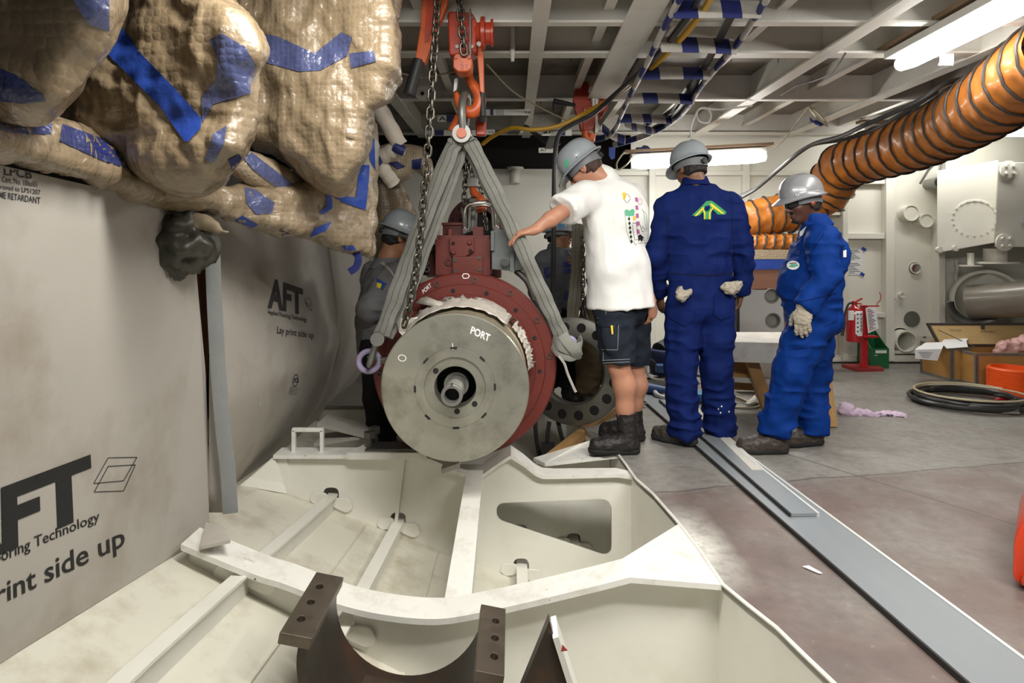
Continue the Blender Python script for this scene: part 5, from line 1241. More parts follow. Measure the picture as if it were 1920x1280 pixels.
# crumpled dark plastic bag wedged over the sheets
def noise_fn(a, s, sy=1.0, ridged=False, seed=0.0):
    def f(V):
        q = V * np.array([s, s * sy, s]) + seed; n = vnoise(q) + .5 * vnoise(q * 2.1 + 7)
        if ridged: n = 1 - 2 * np.abs(n)
        return a * n
    return f
def combine(*fs): return lambda V: sum(f(V) for f in fs)
bag = lump('plastic_bag', [(213, 440), (235, 400), (270, 388), (310, 392), (345, 398), (390, 430), (395, 465), (372, 490), (330, 508), (285, 512), (240, 500), (215, 475)], lambda x, y: 2.28 + 0 * x, .11, M['bag_black'], None, .011, combine(noise_fn(.035, 8, ridged=True, seed=5), noise_fn(.016, 19, ridged=True)))
tag(bag, 'crumpled black plastic bag bundle hanging over the top of the flat sheet', 'plastic bag')
fl_ = lump('paper_sheet', [(300, 388), (345, 392), (390, 408), (433, 432), (425, 440), (370, 438), (335, 415)], lambda x, y: 2.24 + 0 * x, .02, M['kraft'], None, .009, noise_fn(.012, 16, ridged=True))
tag(fl_, 'crumpled brown paper sheet tucked over the black plastic bag', 'paper')
# ================================================================ pipes and ducting wrapped in air-cushion film
def fold(a, s, dx, dy, dz, seed=0): 
    def f(V):
        q = (V[:, 0] * dx + V[:, 1] * dy + V[:, 2] * dz) * s + 1.4 * vnoise(V * 3.1 + seed) + seed
        return a * (np.sin(q) ** 2) ** .6 * (.5 + .5 * vnoise(V * 2.3 + seed + 4))
    return f
A1 = lump('wrapped_pipe_end', [(-70, -80), (232, -80), (222, 20), (195, 75), (150, 160), (128, 190), (100, 218), (60, 228), (20, 222), (-70, 222)], lambda x, y: 1.42 + 0 * x, .16, M['bubble_big'], None, .012, combine(noise_fn(.012, 5), fold(.02, 13, .6, .2, .9, 2), noise_fn(.012, 8, ridged=True, seed=23)), .09)
tag(A1, 'bubble-wrapped pipe end bulging out of the top corner nearest the ceiling edge', 'wrapped pipe')
A2 = lump('wrapped_pipe_elbow', [(150, 120), (200, 60), (230, 10), (235, -60), (370, -60), (400, -20), (440, 5), (470, 40), (500, 92), (502, 104), (482, 130), (482, 190), (470, 245), (455, 280), (430, 310), (400, 338), (372, 352), (345, 356), (310, 350), (275, 335), (230, 305), (180, 280), (120, 250), (90, 235)], lambda x, y: 1.98 + (300 - x) * .0003, .17, M['bubble_big'], None, .012, combine(noise_fn(.010, 5, seed=3), noise_fn(.012, 5, ridged=True, seed=13), noise_fn(.007, 17, ridged=True, seed=3), fold(.020, 11, .5, .1, -.8, 5)), .08)
tag(A2, 'large bubble-wrapped elbow with a broad blue tape strip across it', 'wrapped pipe')
A3 = lump('wrapped_manifold', [(385, -70), (742, -70), (744, 60), (742, 110), (730, 145), (722, 180), (700, 205), (682, 240), (668, 290), (650, 335), (640, 352), (610, 345), (585, 330), (560, 318), (525, 285), (480, 262), (455, 250), (470, 120), (430, 20)], lambda x, y: 2.62 + (600 - x) * .0006, .20, M['bubble'], None, .013, combine(noise_fn(.012, 4, seed=9), fold(.05, 11, .93, .1, .36, 3), noise_fn(.016, 6, sy=.6, ridged=True, seed=4), noise_fn(.006, 18, ridged=True, seed=14)), .05)
tag(A3, 'tall bubble-wrapped manifold with hanging folds of shiny film beside the chain hoist', 'wrapped manifold')
A4 = lump('wrapped_duct', [(-70, 215), (60, 226), (140, 230), (230, 290), (310, 340), (400, 350), (520, 350), (640, 330), (700, 320), (699, 400), (697, 478), (660, 472), (600, 456), (540, 442), (470, 425), (400, 398), (330, 390), (250, 372), (170, 345), (90, 318), (0, 292), (-70, 270)], lambda x, y: 1.45 + np.clip(x, -70, 720) * .0023, .13, M['bubble'], None, .013, combine(noise_fn(.008, 6, seed=12), noise_fn(.014, 8, ridged=True, seed=2), noise_fn(.006, 20, ridged=True, seed=5)), .06)
tag(A4, 'long bubble-wrapped duct with blue tape running along the top of the boards', 'wrapped duct')
b = MB(); a, e = P(437, 298, 2.42), P(618, 392, 2.95); dr = e - a; pts = [a + dr * i / 24 for i in range(25)]
b.tube(pts, .07, 24, rs=[.050 + .026 * min(1, i / 5) if i < 5 else .074 + .004 * math.sin(i * 2.1) for i in range(25)])
A5 = tag(b.build('wrapped_pipe', M['bubble_pale'], None), 'slim pale bubble-wrapped pipe banded with blue tape, lying across the long duct', 'wrapped pipe')
A6 = lump('wrapped_box', [(640, 300), (660, 262), (690, 225), (706, 230), (708, 300), (704, 350), (700, 476), (690, 484), (672, 470), (640, 460), (610, 430), (620, 380)], lambda x, y: 3.05 + 0 * x, .12, M['bubble_pale'], None, .012, combine(noise_fn(.012, 9, seed=5), fold(.012, 40, .5, .1, .6, 8)), .05)
tag(A6, 'pale bubble-wrapped box end with an L of bright blue tape, beside the gap', 'wrapped box')
A7 = lump('wrapped_flange', [(640, 250), (668, 215), (690, 210), (706, 235), (712, 290), (700, 345), (668, 372), (645, 330)], lambda x, y: 3.0 + 0 * x, .09, M['wrap_tape_white'], None, .011, combine(noise_fn(.014, 14, seed=8)), .05)
tag(A7, 'lumpy flange bound with white film and blue tape beside the white pipes', 'wrapped flange')
A8 = lump('wrapped_crate', [(702, 335), (740, 330), (770, 370), (782, 420), (785, 470), (790, 540), (702, 540)], lambda x, y: 4.5 + 0 * x, .12, M['bubble'], None, .016, combine(noise_fn(.02, 7, seed=2), fold(.03, 26, 1, 0, .1, 3)), .06)
tag(A8, 'brown film-wrapped crate behind the man in the grey jacket', 'wrapped panel')
A9 = lump('wrapped_pipe_elbow', [(704, 276), (740, 268), (790, 276), (812, 300), (818, 330), (816, 372), (800, 372), (796, 335), (780, 318), (768, 336), (742, 345), (722, 330), (706, 312)], lambda x, y: 4.25 + 0 * x, .10, M['bubble_pale'], None, .014, noise_fn(.016, 9, seed=21), .07)
tag(A9, 'bubble-wrapped elbow with dark blue tape behind the hanging chain', 'wrapped pipe')
A10 = lump('wrapped_pipe', [(800, 380), (826, 378), (832, 430), (840, 520), (800, 520)], lambda x, y: 4.7 + 0 * x, .10, M['foam_pipe'], None, .016, noise_fn(.012, 9, seed=22), .07)
tag(A10, 'upright pale wrapped pipe standing behind the slings', 'wrapped pipe')
# white lagged pipes, one thing of three lengths
lp_ = empty('lagged_pipe', P(750, 270, 3.5), 'white lagged pipe bent in a zigzag with navy tape at the bends', 'pipe')
def foam(pts, r, nm='pipe_length', m='foam_pipe'):
    b = MB(); p = spline(pts, 6); b.tube(p, r, 16, rs=[r * (1 + .05 * math.sin(i * 1.7)) for i in range(len(p))]); return b.build(nm, M[m], lp_)
foam([P(698, 182, 3.40), P(725, 228, 3.44), P(749, 272, 3.48)], .047); foam([P(752, 276, 3.48), P(730, 286, 3.50), P(706, 301, 3.52)], .045); foam([P(706, 302, 3.52), P(724, 325, 3.56), P(738, 344, 3.6)], .042)
for (a, e) in (((741, 275), (757, 283)), ((703, 296), (709, 308))):
    b = MB(); b.tube([P(*a, 3.455), P((a[0] + e[0]) / 2, (a[1] + e[1]) / 2 + 1, 3.45), P(*e, 3.46)], .030, 12); b.build('tape_band', M['tape_navy'], lp_)
# frayed ends
for i, (x, y) in enumerate(((716, 182), (722, 186), (727, 180))): 
    b = MB(); b.tube(spline([P(712, 170, 3.3), P(x, y - 8, 3.3), P(x, y, 3.3)], 4), .004, 5); b.build('frayed_string', M['white_cloth'], lp_)
# tape on the film
def tp(name, poly, tg_, m, off=.004): 
    o = decal(name, poly, [bvh_of(t) for t in (tg_ if isinstance(tg_, (list, tuple)) else [tg_])], M[m], (tg_[0] if isinstance(tg_, (list, tuple)) else tg_), off, 7); return o
tp('blue_tape', [(178, 78), (222, 42), (262, 98), (330, 168), (378, 222), (376, 240), (352, 266), (345, 264), (300, 200), (240, 140)], A2, 'tape_blue', .008)
tp('tape_under_film', [(392, 75), (415, 62), (460, 88), (484, 130), (470, 160), (470, 175), (400, 195), (380, 230), (378, 180), (405, 150), (408, 110)], A2, 'bubble_blue')
tp('tape_under_film', [(400, 250), (425, 235), (420, 270), (402, 305), (385, 300)], A2, 'bubble_blue')
tp('tape_under_film', [(120, -40), (205, -40), (205, 60), (165, 45), (140, 5)], A1, 'bubble_blue')
tp('tape_under_film', [(-20, 120), (30, 140), (80, 178), (85, 190), (40, 195), (-20, 188)], A1, 'bubble_navy')
tp('tape_under_film', [(463, 58), (520, 68), (590, 100), (640, 60), (660, 70), (650, 105), (600, 132), (560, 134), (500, 118), (475, 85)], A3, 'bubble_blue')
tp('tape_under_film', [(655, 100), (700, 95), (705, 115), (658, 128)], A3, 'bubble_blue')
tp('tape_under_film', [(-40, 218), (60, 230), (98, 232), (96, 252), (40, 250), (-40, 238)], A4, 'bubble_navy')
tp('tape_under_film', [(118, 232), (200, 262), (248, 302), (246, 318), (190, 300), (112, 264)], A4, 'bubble_navy')
tp('blue_tape', [(178, 255), (207, 270), (206, 292), (182, 282)], A4, 'tape_navy', .006)
tp('tape_under_film', [(458, 350), (480, 355), (515, 380), (510, 400), (480, 402), (462, 380)], [A4, A6], 'bubble_blue')
tp('blue_tape', [(455, 404), (484, 422), (474, 428), (440, 414)], A4, 'tape_blue', .006)
tp('blue_tape', [(622, 415), (612, 432), (580, 446), (590, 428)], [A4, A6], 'tape_blue', .006)
tp('blue_tape', [(524, 432), (560, 444), (552, 452), (530, 444)], A4, 'tape_navy', .006)
tp('blue_tape', [(640, 462), (662, 460), (668, 468), (648, 472)], [A4, A6], 'tape_blue', .006)
tp('tape_under_film', [(448, 287), (468, 282), (530, 330), (600, 378), (606, 392), (590, 398), (545, 372), (475, 318)], A5, 'bubble_blue', .006)
tp('blue_tape', [(428, 300), (446, 290), (456, 292), (448, 306), (436, 322)], [A5, A4, A2], 'tape_navy', .006)
tp('blue_tape', [(612, 362), (622, 366), (624, 390), (606, 402), (598, 398), (612, 386)], [A5, A4, A6], 'tape_blue', .006)
tp('blue_tape', [(674, 308), (693, 310), (692, 335), (686, 394), (640, 378), (612, 354), (625, 352), (652, 368), (668, 370)], [A6, A4, A7], 'tape_blue', .008)
tp('blue_tape', [(668, 245), (692, 226), (702, 244), (704, 320), (694, 300), (690, 262), (674, 262)], [A7, A6], 'tape_blue', .007)
tp('tape_under_film', [(642, 325), (658, 302), (672, 310), (650, 318)], [A6, A4], 'bubble_blue')
tp('blue_tape', [(728, 305), (745, 302), (760, 312), (745, 318)], A9, 'tape_navy', .007)
tp('blue_tape', [(772, 300), (792, 296), (788, 318), (774, 326)], A9, 'tape_navy', .007)
tp('blue_tape', [(806, 312), (819, 310), (819, 326), (807, 326)], A9, 'tape_blue', .007)
b = MB(); b.ribbon(spline([P(664, 470, 2.92), P(672, 482, 2.9), (P(668, 500, 2.9)), P(655, 510, 2.9)], 6), .035, .003, (1, 0, .4)); tag(b.build('tape_tail', M['tape_navy'], None), 'loose navy tape end dangling under the wrapped box', 'tape')
tp('blue_tape', [(696, 500), (706, 495), (706, 520), (696, 520)], A8, 'tape_navy', .006)
# ================================================================ things on the deck to starboard
# ---- long grey floor strips
def strip(name, a0, a1, w0, w1, z, th, label, m='strip_grey', group=None, edge=True):
    """flat steel strip between two deck points, left edge given, width to the right"""
    t = empty(name, (a0[0], a0[1], z), label, 'steel strip', group)
    L0, L1 = Vector((a0[0], a0[1], z)), Vector((a1[0], a1[1], z)); d = (L1 - L0).normalized(); s_ = Vector((d.y, -d.x, 0))
    if s_.x < 0: s_ = -s_
    b = MB(); b.prism([L0, L1, L1 + s_ * w1, L0 + s_ * w0], (0, 0, th)); b.build('strip_face', M[m], t, smooth=False)
    if edge:
        b = MB(); e0, e1 = L0 + s_ * w0, L1 + s_ * w1; b.bar(e0 + Vector((0, 0, th / 2)), e1 + Vector((0, 0, th / 2)), .012, th + .006); b.build('bright_edge', M['strip_edge'], t, smooth=False)
        b = MB(); b.bar(L0 + Vector((0, 0, th / 2)), L1 + Vector((0, 0, th / 2)), .008, th + .004); b.build('rubber_edge', M['rubber'], t, smooth=False)
    return t
q0, q1 = FP(1196, 745), FP(1790, 1290)
strip('floor_strip', (q0.x, q0.y), (q1.x + .05, q1.y - .25), .24, .24, .003, .016, 'long wide grey steel strip lying on the deck from the boots to the lower corner')
q0, q1 = FP(1290, 800, .022), FP(1482, 968, .022); q0 = FP(1236, 752, .022)
strip('floor_strip', (q0.x, q0.y), (q1.x, q1.y), .125, .125, .021, .014, 'shorter grey steel strip stacked on the long one, its cut end towards the camera')
q0, q1 = FP(1258, 745), FP(1413, 892); 
t = strip('metal_channel', (FP(1262, 742).x, FP(1262, 742).y), (FP(1410, 893).x, FP(1410, 893).y), .07, .07, .012, .024, 'pale aluminium edging channel lying beside the grey strips', 'timber_white', edge=False)
q0, q1 = FP(1205, 742, .05), FP(1430, 888, .05)
strip('metal_channel', (FP(1225, 735).x, FP(1225, 735).y), (FP(1340, 822).x, FP(1340, 822).y), .035, .035, .012, .03, 'thin dark edging channel lying behind the pale aluminium one', 'steel_dark', edge=False)
b = MB(); q = FP(1527, 1072, .0); b.prism([q + Vector((-.03, .03, .004)), q + Vector((-.004, .035, .004)), q + Vector((.02, -.02, .004)), q + Vector((.006, -.02, .004))], (0, 0, .003)); tag(b.build('paper_scrap', M['paper'], None, smooth=False), 'small white paper scrap beside the long grey strip', 'scrap')
b = MB(); q = FP(1206, 757, .025); b.prism([q + Vector((-.03, 0, 0)), q + Vector((.02, .02, 0)), q + Vector((.035, -.01, 0)), q + Vector((-.01, -.03, 0))], (0, 0, .004)); tag(b.build('rubber_scrap', M['steel_dark'], None, smooth=False), 'tiny dark offcut lying on the grey strip behind the boots', 'scrap')
# ---- saw horse workbench
wb = empty('workbench', FP(1450, 760), 'rough wooden trestle workbench with a white-stained top behind the two men in blue', 'workbench')
D0, D1 = 4.25, 4.75
def wp(px, py, d): return P(px, py, d)
mb = MB(); a = [wp(1366, 633, 4.75), wp(1545, 639, 4.75), wp(1553, 648, 4.15), wp(1366, 645, 4.3)]
zt = wp(0, 640, 4.3).z
top = [Vector((wp(1362, 0, 4.75).x, 4.8, zt)), Vector((wp(1540, 0, 4.75).x, 4.8, zt)), Vector((wp(1552, 0, 4.2).x, 4.2, zt)), Vector((wp(1362, 0, 4.35).x, 4.32, zt))]
mb.prism(top, (0, 0, -.03)); mb.build('bench_top', M['timber_white'], wb, smooth=False)
mb = MB(); mb.bar((top[3].x, 4.30, zt - .07), (top[2].x, 4.18, zt - .07), .03, .14); mb.build('front_board', M['timber_white'], wb, smooth=False)
mb = MB(); x0 = wp(1546, 0, 4.2).x; mb.obox((x0 + .015, 4.4, zt - .16), (.014, 0, 0), (0, .2, 0), (0, 0, .18)); mb.build('end_board', M['timber_white'], wb, smooth=False)
def leg(a, e, w_=.085, t_=.05):
    b = MB(); b.bar(a, e, w_, t_, (0, 1, 0)); b.build('leg', M['timber'], wb, smooth=False, bevel=.002)
leg((wp(1405, 0, 4.35).x, 4.36, zt - .10), (FP(1424, 768).x, 4.62 * 0 + 4.42, .0)); leg((wp(1546, 0, 4.25).x, 4.3, zt - .1), (FP(1555, 800).x, FP(1555, 800).y, .0), .09)
leg((wp(1395, 0, 4.7).x, 4.72, zt - .05), (wp(1440, 0, 4.8).x, 4.85, .0)); leg((wp(1530, 0, 4.7).x, 4.75, zt - .05), (wp(1535, 0, 4.8).x, 4.88, .0))
mb = MB(); mb.box((wp(1366, 0, 4.5).x, 4.46, zt - .30), (wp(1412, 0, 4.5).x, 4.49, zt - .13)); mb.build('apron', M['ply_dark'], wb, smooth=False)
mb = MB(); mb.bar((wp(1358, 0, 4.5).x, 4.50, .27), (wp(1540, 0, 4.4).x, 4.42, .235), .10, .035); mb.build('stretcher', M['timber_white'], wb, smooth=False)
mb = MB(); mb.bar((wp(1352, 0, 4.6).x, 4.58, .20), (wp(1420, 0, 4.6).x, 4.58, .19), .05, .06); mb.build('stretcher', M['timber'], wb, smooth=False)
# ---- plywood crate and panel behind
t = empty('plywood_crate', P(1440, 520, 5.6), 'tall red-brown plywood crate with blue tape behind the men in blue', 'crate')
mb = MB(); a, e = P(1372, 640, 5.6), P(1482, 470, 5.6); mb.box((a.x, 5.6, .15), (e.x, 6.2, e.z)); mb.build('crate_body', M['ply_red'], t, smooth=False)
mb = MB(); z1, z2 = P(0, 505, 5.59).z, P(0, 486, 5.59).z; mb.box((a.x - .002, 5.592, z1), (e.x + .002, 5.598, z2)); mb.build('blue_tape', M['tape_blue'], t, smooth=False)
mb = MB(); mb.box((a.x - .004, 5.59, z2 + .002), (e.x + .004, 6.21, e.z + .01)); mb.build('film_cover', M['bubble_pale'], t, smooth=False)
t = empty('control_panel', P(1430, 600, 5.3), 'bare aluminium panel with two round gauge holes leaning behind the workbench', 'metal panel')
mb = MB(); lo_, hi_ = P(1386, 640, 5.2), P(1470, 543, 5.2)
c1, c2 = P(1447, 554, 5.2), P(1449, 600, 5.2); r_ = 12.5 * 5.2 / FPX
mb.prism([(lo_.x, 5.2, .02), (hi_.x, 5.2, .02), (hi_.x, 5.2, hi_.z), (lo_.x, 5.2, hi_.z)], (0, .04, 0), [ring_pts(c1, r_, 24), ring_pts(c2, r_, 24)]); mb.build('panel_face', M['alu'], t, smooth=False)
for c in (c1, c2):
    mb = MB(); mb.lathe(c + Vector((0, .03, 0)), (0, -1, 0), [(0, 0), (0, r_ * .8), (.03, r_ * .86), (.042, r_), (.042, r_ * 1.12), (.03, r_ * 1.12)], 28); mb.build('gauge_ring', M['galv'], t)
mb = MB(); mb.box((lo_.x - .025, 5.19, .02), (lo_.x, 5.25, hi_.z + .005)); mb.build('panel_edge', M['rubber'], t, smooth=False)
# ---- fire point
fs = empty('extinguisher_stand', FP(1615, 692), 'red steel post on a square base plate carrying the fire extinguisher', 'extinguisher stand')
d_ = 6.15
mb = MB(); qs = [FP(1578, 688), FP(1607, 697), FP(1657, 696), FP(1640, 684)]; mb.prism([q + Vector((0, 0, .001)) for q in qs], (0, 0, .028)); mb.build('base_plate', M['stand_base'], fs, smooth=False)
px_ = P(1620, 0, d_).x
mb = MB(); mb.box((px_ - .028, d_ - .02, .028), (px_ + .028, d_ + .03, P(0, 572, d_).z)); mb.build('post', M['stand_red'], fs, smooth=False, bevel=.004)
mb = MB(); z = P(0, 625, d_).z; mb.box((px_ - .06, d_ - .09, z - .03), (px_ + .09, d_ - .02, z - .012)); mb.build('bracket', M['stand_red'], fs, smooth=False)
mb = MB(); z = P(0, 573, d_).z; mb.bar((px_ - .04, d_ - .03, z), (px_ + .13, d_ - .03, z), .02, .012); mb.tube(spline([(px_ + .11, d_ - .03, z), (px_ + .12, d_ - .03, z + .035), (px_ + .14, d_ - .03, z + .05), (px_ + .15, d_ - .03, z + .1), (px_ + .135, d_ - .03, z + .14)], 5), .004, 6); mb.build('hook', M['stand_red'], fs, smooth=False)
fe = empty('fire_extinguisher', P(1604, 640, d_ - .05), 'red fire extinguisher with black hose and white labels on the red post', 'fire extinguisher')
ec = P(1602, 640, d_ - .03); er_ = .078; zt_ = P(0, 573, d_).z
mb = MB(); mb.lathe((ec.x, ec.y, ec.z), (0, 0, 1), [(0, 0), (0, er_ * .92), (.015, er_), (zt_ - ec.z - .06, er_), (zt_ - ec.z - .025, er_ * .8), (zt_ - ec.z, er_ * .35), (zt_ - ec.z + .02, er_ * .3), (zt_ - ec.z + .02, 0)], 32); cyl_ = mb.build('cylinder', M['ext_red'], fe)
mb = MB(); hz0 = zt_ + .03; mb.lathe((ec.x, ec.y, zt_ + .01), (0, 0, 1), [(0, .026), (.035, .026), (.04, .02), (.04, 0)], 14); mb.bar((ec.x - .01, ec.y, hz0), (ec.x + .075, ec.y, hz0 + .045), .02, .012); mb.bar((ec.x, ec.y, hz0), (ec.x + .07, ec.y, hz0 - .01), .02, .012); mb.build('valve_lever', M['stand_red'], fe, smooth=False)
mb = MB(); mb.tube(spline([(ec.x - .02, ec.y - .01, zt_ + .03), (ec.x - .07, ec.y - .02, zt_ + .02), P(1584, 590, d_ - .08), P(1583, 610, d_ - .08), P(1580, 628, d_ - .08)], 6), .010, 8); mb.tube([P(1580, 620, d_ - .08), P(1579, 629, d_ - .08)], .016, 8, rs=[.011, .017]); mb.build('hose', M['rubber'], fe)
be = [bvh_of(cyl_)]
decal('label_plate', [(1590, 582), (1601, 582), (1601, 600), (1590, 600)], be, M['paper'], fe, .003, 3); decal('label_plate', [(1604, 583), (1617, 583), (1617, 630), (1609, 630), (1604, 625)], be, M['paper'], fe, .003, 3)
for i in range(5): text_decal('lettering', 'PASSE'[i], [(1613.5, 587 + i * 7), (1616.5, 587 + i * 7), (1616.5, 592.5 + i * 7), (1613.5, 592.5 + i * 7)], be, M['ink'], fe, .005, .03, 1)
for i in range(5): decal('print_block', [(1606.5, 588 + i * 8), (1610, 588 + i * 8), (1610, 590.5 + i * 8), (1606.5, 590.5 + i * 8)], be, M['ink_grey'], fe, .005, 3)
t = empty('hanging_notice', P(1635, 600, d_ - .1), 'white printed instruction sheet hanging at an angle from the red post', 'notice')
nq = [P(1623, 577, 6.04), P(1641, 575, 6.04), P(1648, 615, 6.04), P(1628, 625, 6.04)]
mb = MB(); mb.prism(nq, (0, .003, 0)); mb.build('sheet', M['paper'], t, smooth=False)
for i in range(12):
    f = .08 + i * .074; a = nq[0].lerp(nq[3], f).lerp(nq[1].lerp(nq[2], f), .12); e = nq[0].lerp(nq[3], f).lerp(nq[1].lerp(nq[2], f), .5 + .4 * ((i * 7) % 5) / 5)
    mb = MB(); mb.bar(a + Vector((0, -.002, 0)), e + Vector((0, -.002, 0)), .001, .006, (0, 0, 1)); mb.build('text_line', M['ext_red' if i in (0, 2, 9, 11) else 'ink'], t, smooth=False)
gb = empty('sand_bin', FP(1645, 690), 'dark green sloped-top metal bin with white label beside the red post', 'bin')
bd = 6.28; f0 = P(1633, 0, bd).x; f1 = P(1663, 0, bd).x
mb = MB(); z = [P(0, y, bd).z for y in (690, 652, 622)]
mb.prism([(f0 - .015, bd - .02, .0), (f0 - .015, bd - .02, z[1]), (f0 - .015, bd + .04, z[1] + .06), (f0 - .015, bd + .22, z[2]), (f0 - .015, bd + .22, .0)], (.006, 0, 0)); mb.prism([(f1, bd - .02, .0), (f1, bd - .02, z[1]), (f1, bd + .04, z[1] + .03), (f1, bd + .22, z[2]), (f1, bd + .22, .0)], (.006, 0, 0))
mb.box((f0 - .015, bd - .026, 0), (f1 + .006, bd - .02, z[1])); mb.prism([(f0 - .015, bd + .21, 0), (f1 + .006, bd + .21, 0), (f1 + .006, bd + .21, z[2] - .05), (f1 - .05, bd + .21, z[2] + .03), (f0 + .04, bd + .21, z[2] + .03), (f0 - .015, bd + .21, z[2] - .08)], (0, .006, 0)); mb.box((f0 - .01, bd - .02, z[1] - .15), (f1, bd + .2, z[1] - .14))
mb.build('bin_shell', M['bin_green'], gb, smooth=False)
mb = MB(); mb.box((f0 + .03, bd - .030, z[1] - .05), (f1 - .02, bd - .027, z[1] - .02)); mb.build('label_plate', M['notice'], gb, smooth=False)
mb = MB(); mb.box((f0 + .02, bd - .029, z[1] - .075), (f0 + .05, bd - .027, z[1] - .068)); mb.build('sticker', M['notice'], gb, smooth=False)
# notice taped to the bulkhead
t = empty('taped_notice', P(1604, 490, 6.5), 'two printed sheets taped to the bulkhead with four blue tape corners', 'notice')
for (y0, y1) in ((466, 490), (490, 515)):
    mb = MB(); a, e = P(1588, y1, 6.595), P(1617, y0, 6.595); mb.box((a.x, 6.594, a.z), (e.x, 6.598, e.z)); mb.build('sheet', M['notice'], t, smooth=False)
    for i in range(7):
        zz = a.z + (e.z - a.z) * (.12 + .12 * i); mb = MB(); mb.box((a.x + .02, 6.592, zz), (a.x + .02 + .12 * (.5 + .5 * ((i * 3) % 4) / 3), 6.5935, zz + .005)); mb.build('text_line', M['ink_grey'], t, smooth=False)
for (x, y, r) in ((1588, 468, .5), (1620, 467, -.6), (1586, 513, .3), (1617, 514, -.6)):
    c = P(x, y, 6.59); mb = MB(); u = Vector((math.cos(r), 0, math.sin(r))) * .024; v = Vector((-math.sin(r), 0, math.cos(r))) * .016; mb.obox(c, u, (0, .001, 0), v); mb.build('tape_corner', M['tape_blue'], t, smooth=False)
# ---- wooden boxes
def wbox(name, label, x0, x1, y0, y1, h, open_=False):
    t = empty(name, ((x0 + x1) / 2, (y0 + y1) / 2, 0), label, 'wooden box')
    mb = MB()
    if open_:
        w_ = .02
        for lo, hi in (((x0, y0, .004), (x1, y0 + w_, h)), ((x0, y1 - w_, .004), (x1, y1, h)), ((x0, y0 + w_, .004), (x0 + w_, y1 - w_, h)), ((x1 - w_, y0 + w_, .004), (x1, y1 - w_, h)), ((x0, y0, .004), (x1, y1, .02))): mb.box(lo, hi)
    else: mb.box((x0, y0, .004), (x1, y1, h))
    mb.build('box_body', M['ply_dark'], t, smooth=False)
    e = .022
    for (x, y) in ((x0, y0), (x1, y0), (x0, y1), (x1, y1)):
        b = MB(); b.box((x - .004, y - .004, .0), (x + .004 + 0, y + .004, h)); b.box((min(x, x + (e if x == x0 else -e)), y - .004, 0), (max(x, x + (e if x == x0 else -e)), y + .004, h)); b.box((x - .004, min(y, y + (e if y == y0 else -e)), 0), (x + .004, max(y, y + (e if y == y0 else -e)), h)); b.build('corner_strip', M['galv'], t, smooth=False)
    for z in (0, h - .022):
        for e_ in (((x0 - .005, y0 - .005, z), (x1 + .005, y0 - .002, z + .024)), ((x0 - .005, y0, z), (x0 - .002, y1, z + .024))): b = MB(); b.box(*e_); b.build('edge_strip', M['galv'], t, smooth=False)
    return t
y0 = FP(1745, 706).y - .05
bA = wbox('wooden_box', 'smaller closed wooden box with metal corners under the white papers', FP(1743, 703).x, FP(1806, 712).x, 5.62, 6.05, P(0, 652, 5.62).z)
mb = MB(); mb.box((FP(1743, 703).x + .12, 5.615, .06), (FP(1743, 703).x + .18, 5.618, .10)); mb.build('sticker', M['tape_navy'], bA, smooth=False)
bB = wbox('wooden_box', 'larger wooden box with its lid propped open and a pink bag inside', FP(1808, 718).x, FP(1808, 718).x + 1.0, 5.42, 5.95, P(0, 662, 5.42).z, True)
zb = P(0, 662, 5.42).z; xb = FP(1808, 718).x
mb = MB(); mb.obox((xb + .5, 5.98, zb + .09), (.5, 0, 0), (0, .012, .0), (-.02, .05, .095)); mb.build('lid', M['ply'], bB, smooth=False)
for s_ in (-1, 1):
    mb = MB(); c = Vector((xb + .5, 5.975, zb + .09)); mb.obox(c + Vector((-.02 * s_, .05 * s_, .095 * s_)), (.505, 0, 0), (0, .016, 0), (0, 0, .010)); mb.build('lid_strip', M['steel_dark'], bB, smooth=False)
mb = MB(); mb.obox((xb + .0, 5.97, zb + .09), (.010, 0, 0), (0, .016, 0), (-.02, .05, .095)); mb.build('lid_strip', M['steel_dark'], bB, smooth=False)
mb = MB(); mb.tube([(xb + .02, 5.93, zb + .14), (xb + .22, 5.70, zb)], .005, 6); mb.build('lid_stay', M['steel_dark'], bB)
mb = MB(); mb.box((xb + .48, 5.985, zb + .14), (xb + .51, 6.0, zb + .19)); mb.build('clasp', M['steel_dark'], bB, smooth=False)
text_flat('stencil', 'TOP ROW', (xb + .15, 5.962, zb + .12), (.12, 0, 0), (0, .008, .02), M['ink_grey'], bB); text_flat('stencil', 'SPARE PARTS', (xb + .45, 5.956, zb + .11), (.14, 0, 0), (0, .008, .018), M['ink_grey'], bB)
mb = MB(); mb.box((xb + .22, 5.414, .07), (xb + .30, 5.417, .12)); mb.build('sticker', M['timber_white'], bB, smooth=False)
mb = MB(); mb.box((xb + .52, 5.414, .20), (xb + .60, 5.417, .25)); mb.build('sticker', M['tape_navy'], bB, smooth=False)
pk = lump('plastic_bag', [(1866, 664), (1868, 648), (1878, 638), (1895, 642), (1906, 634), (1925, 630), (1950, 632), (1950, 668), (1900, 668)], lambda x, y: 5.62 + 0 * x, .10, M['bag_pink'], None, .010, combine(noise_fn(.02, 12, ridged=True), noise_fn(.008, 30, ridged=True)))
tag(pk, 'crumpled pink plastic bag stuffed into the open wooden box', 'plastic bag')
t = empty('paper_drawing', P(1750, 655, 5.6), 'white technical drawings spread over the smaller wooden box and hanging down', 'drawing')
z = P(0, 652, 5.62).z + .004
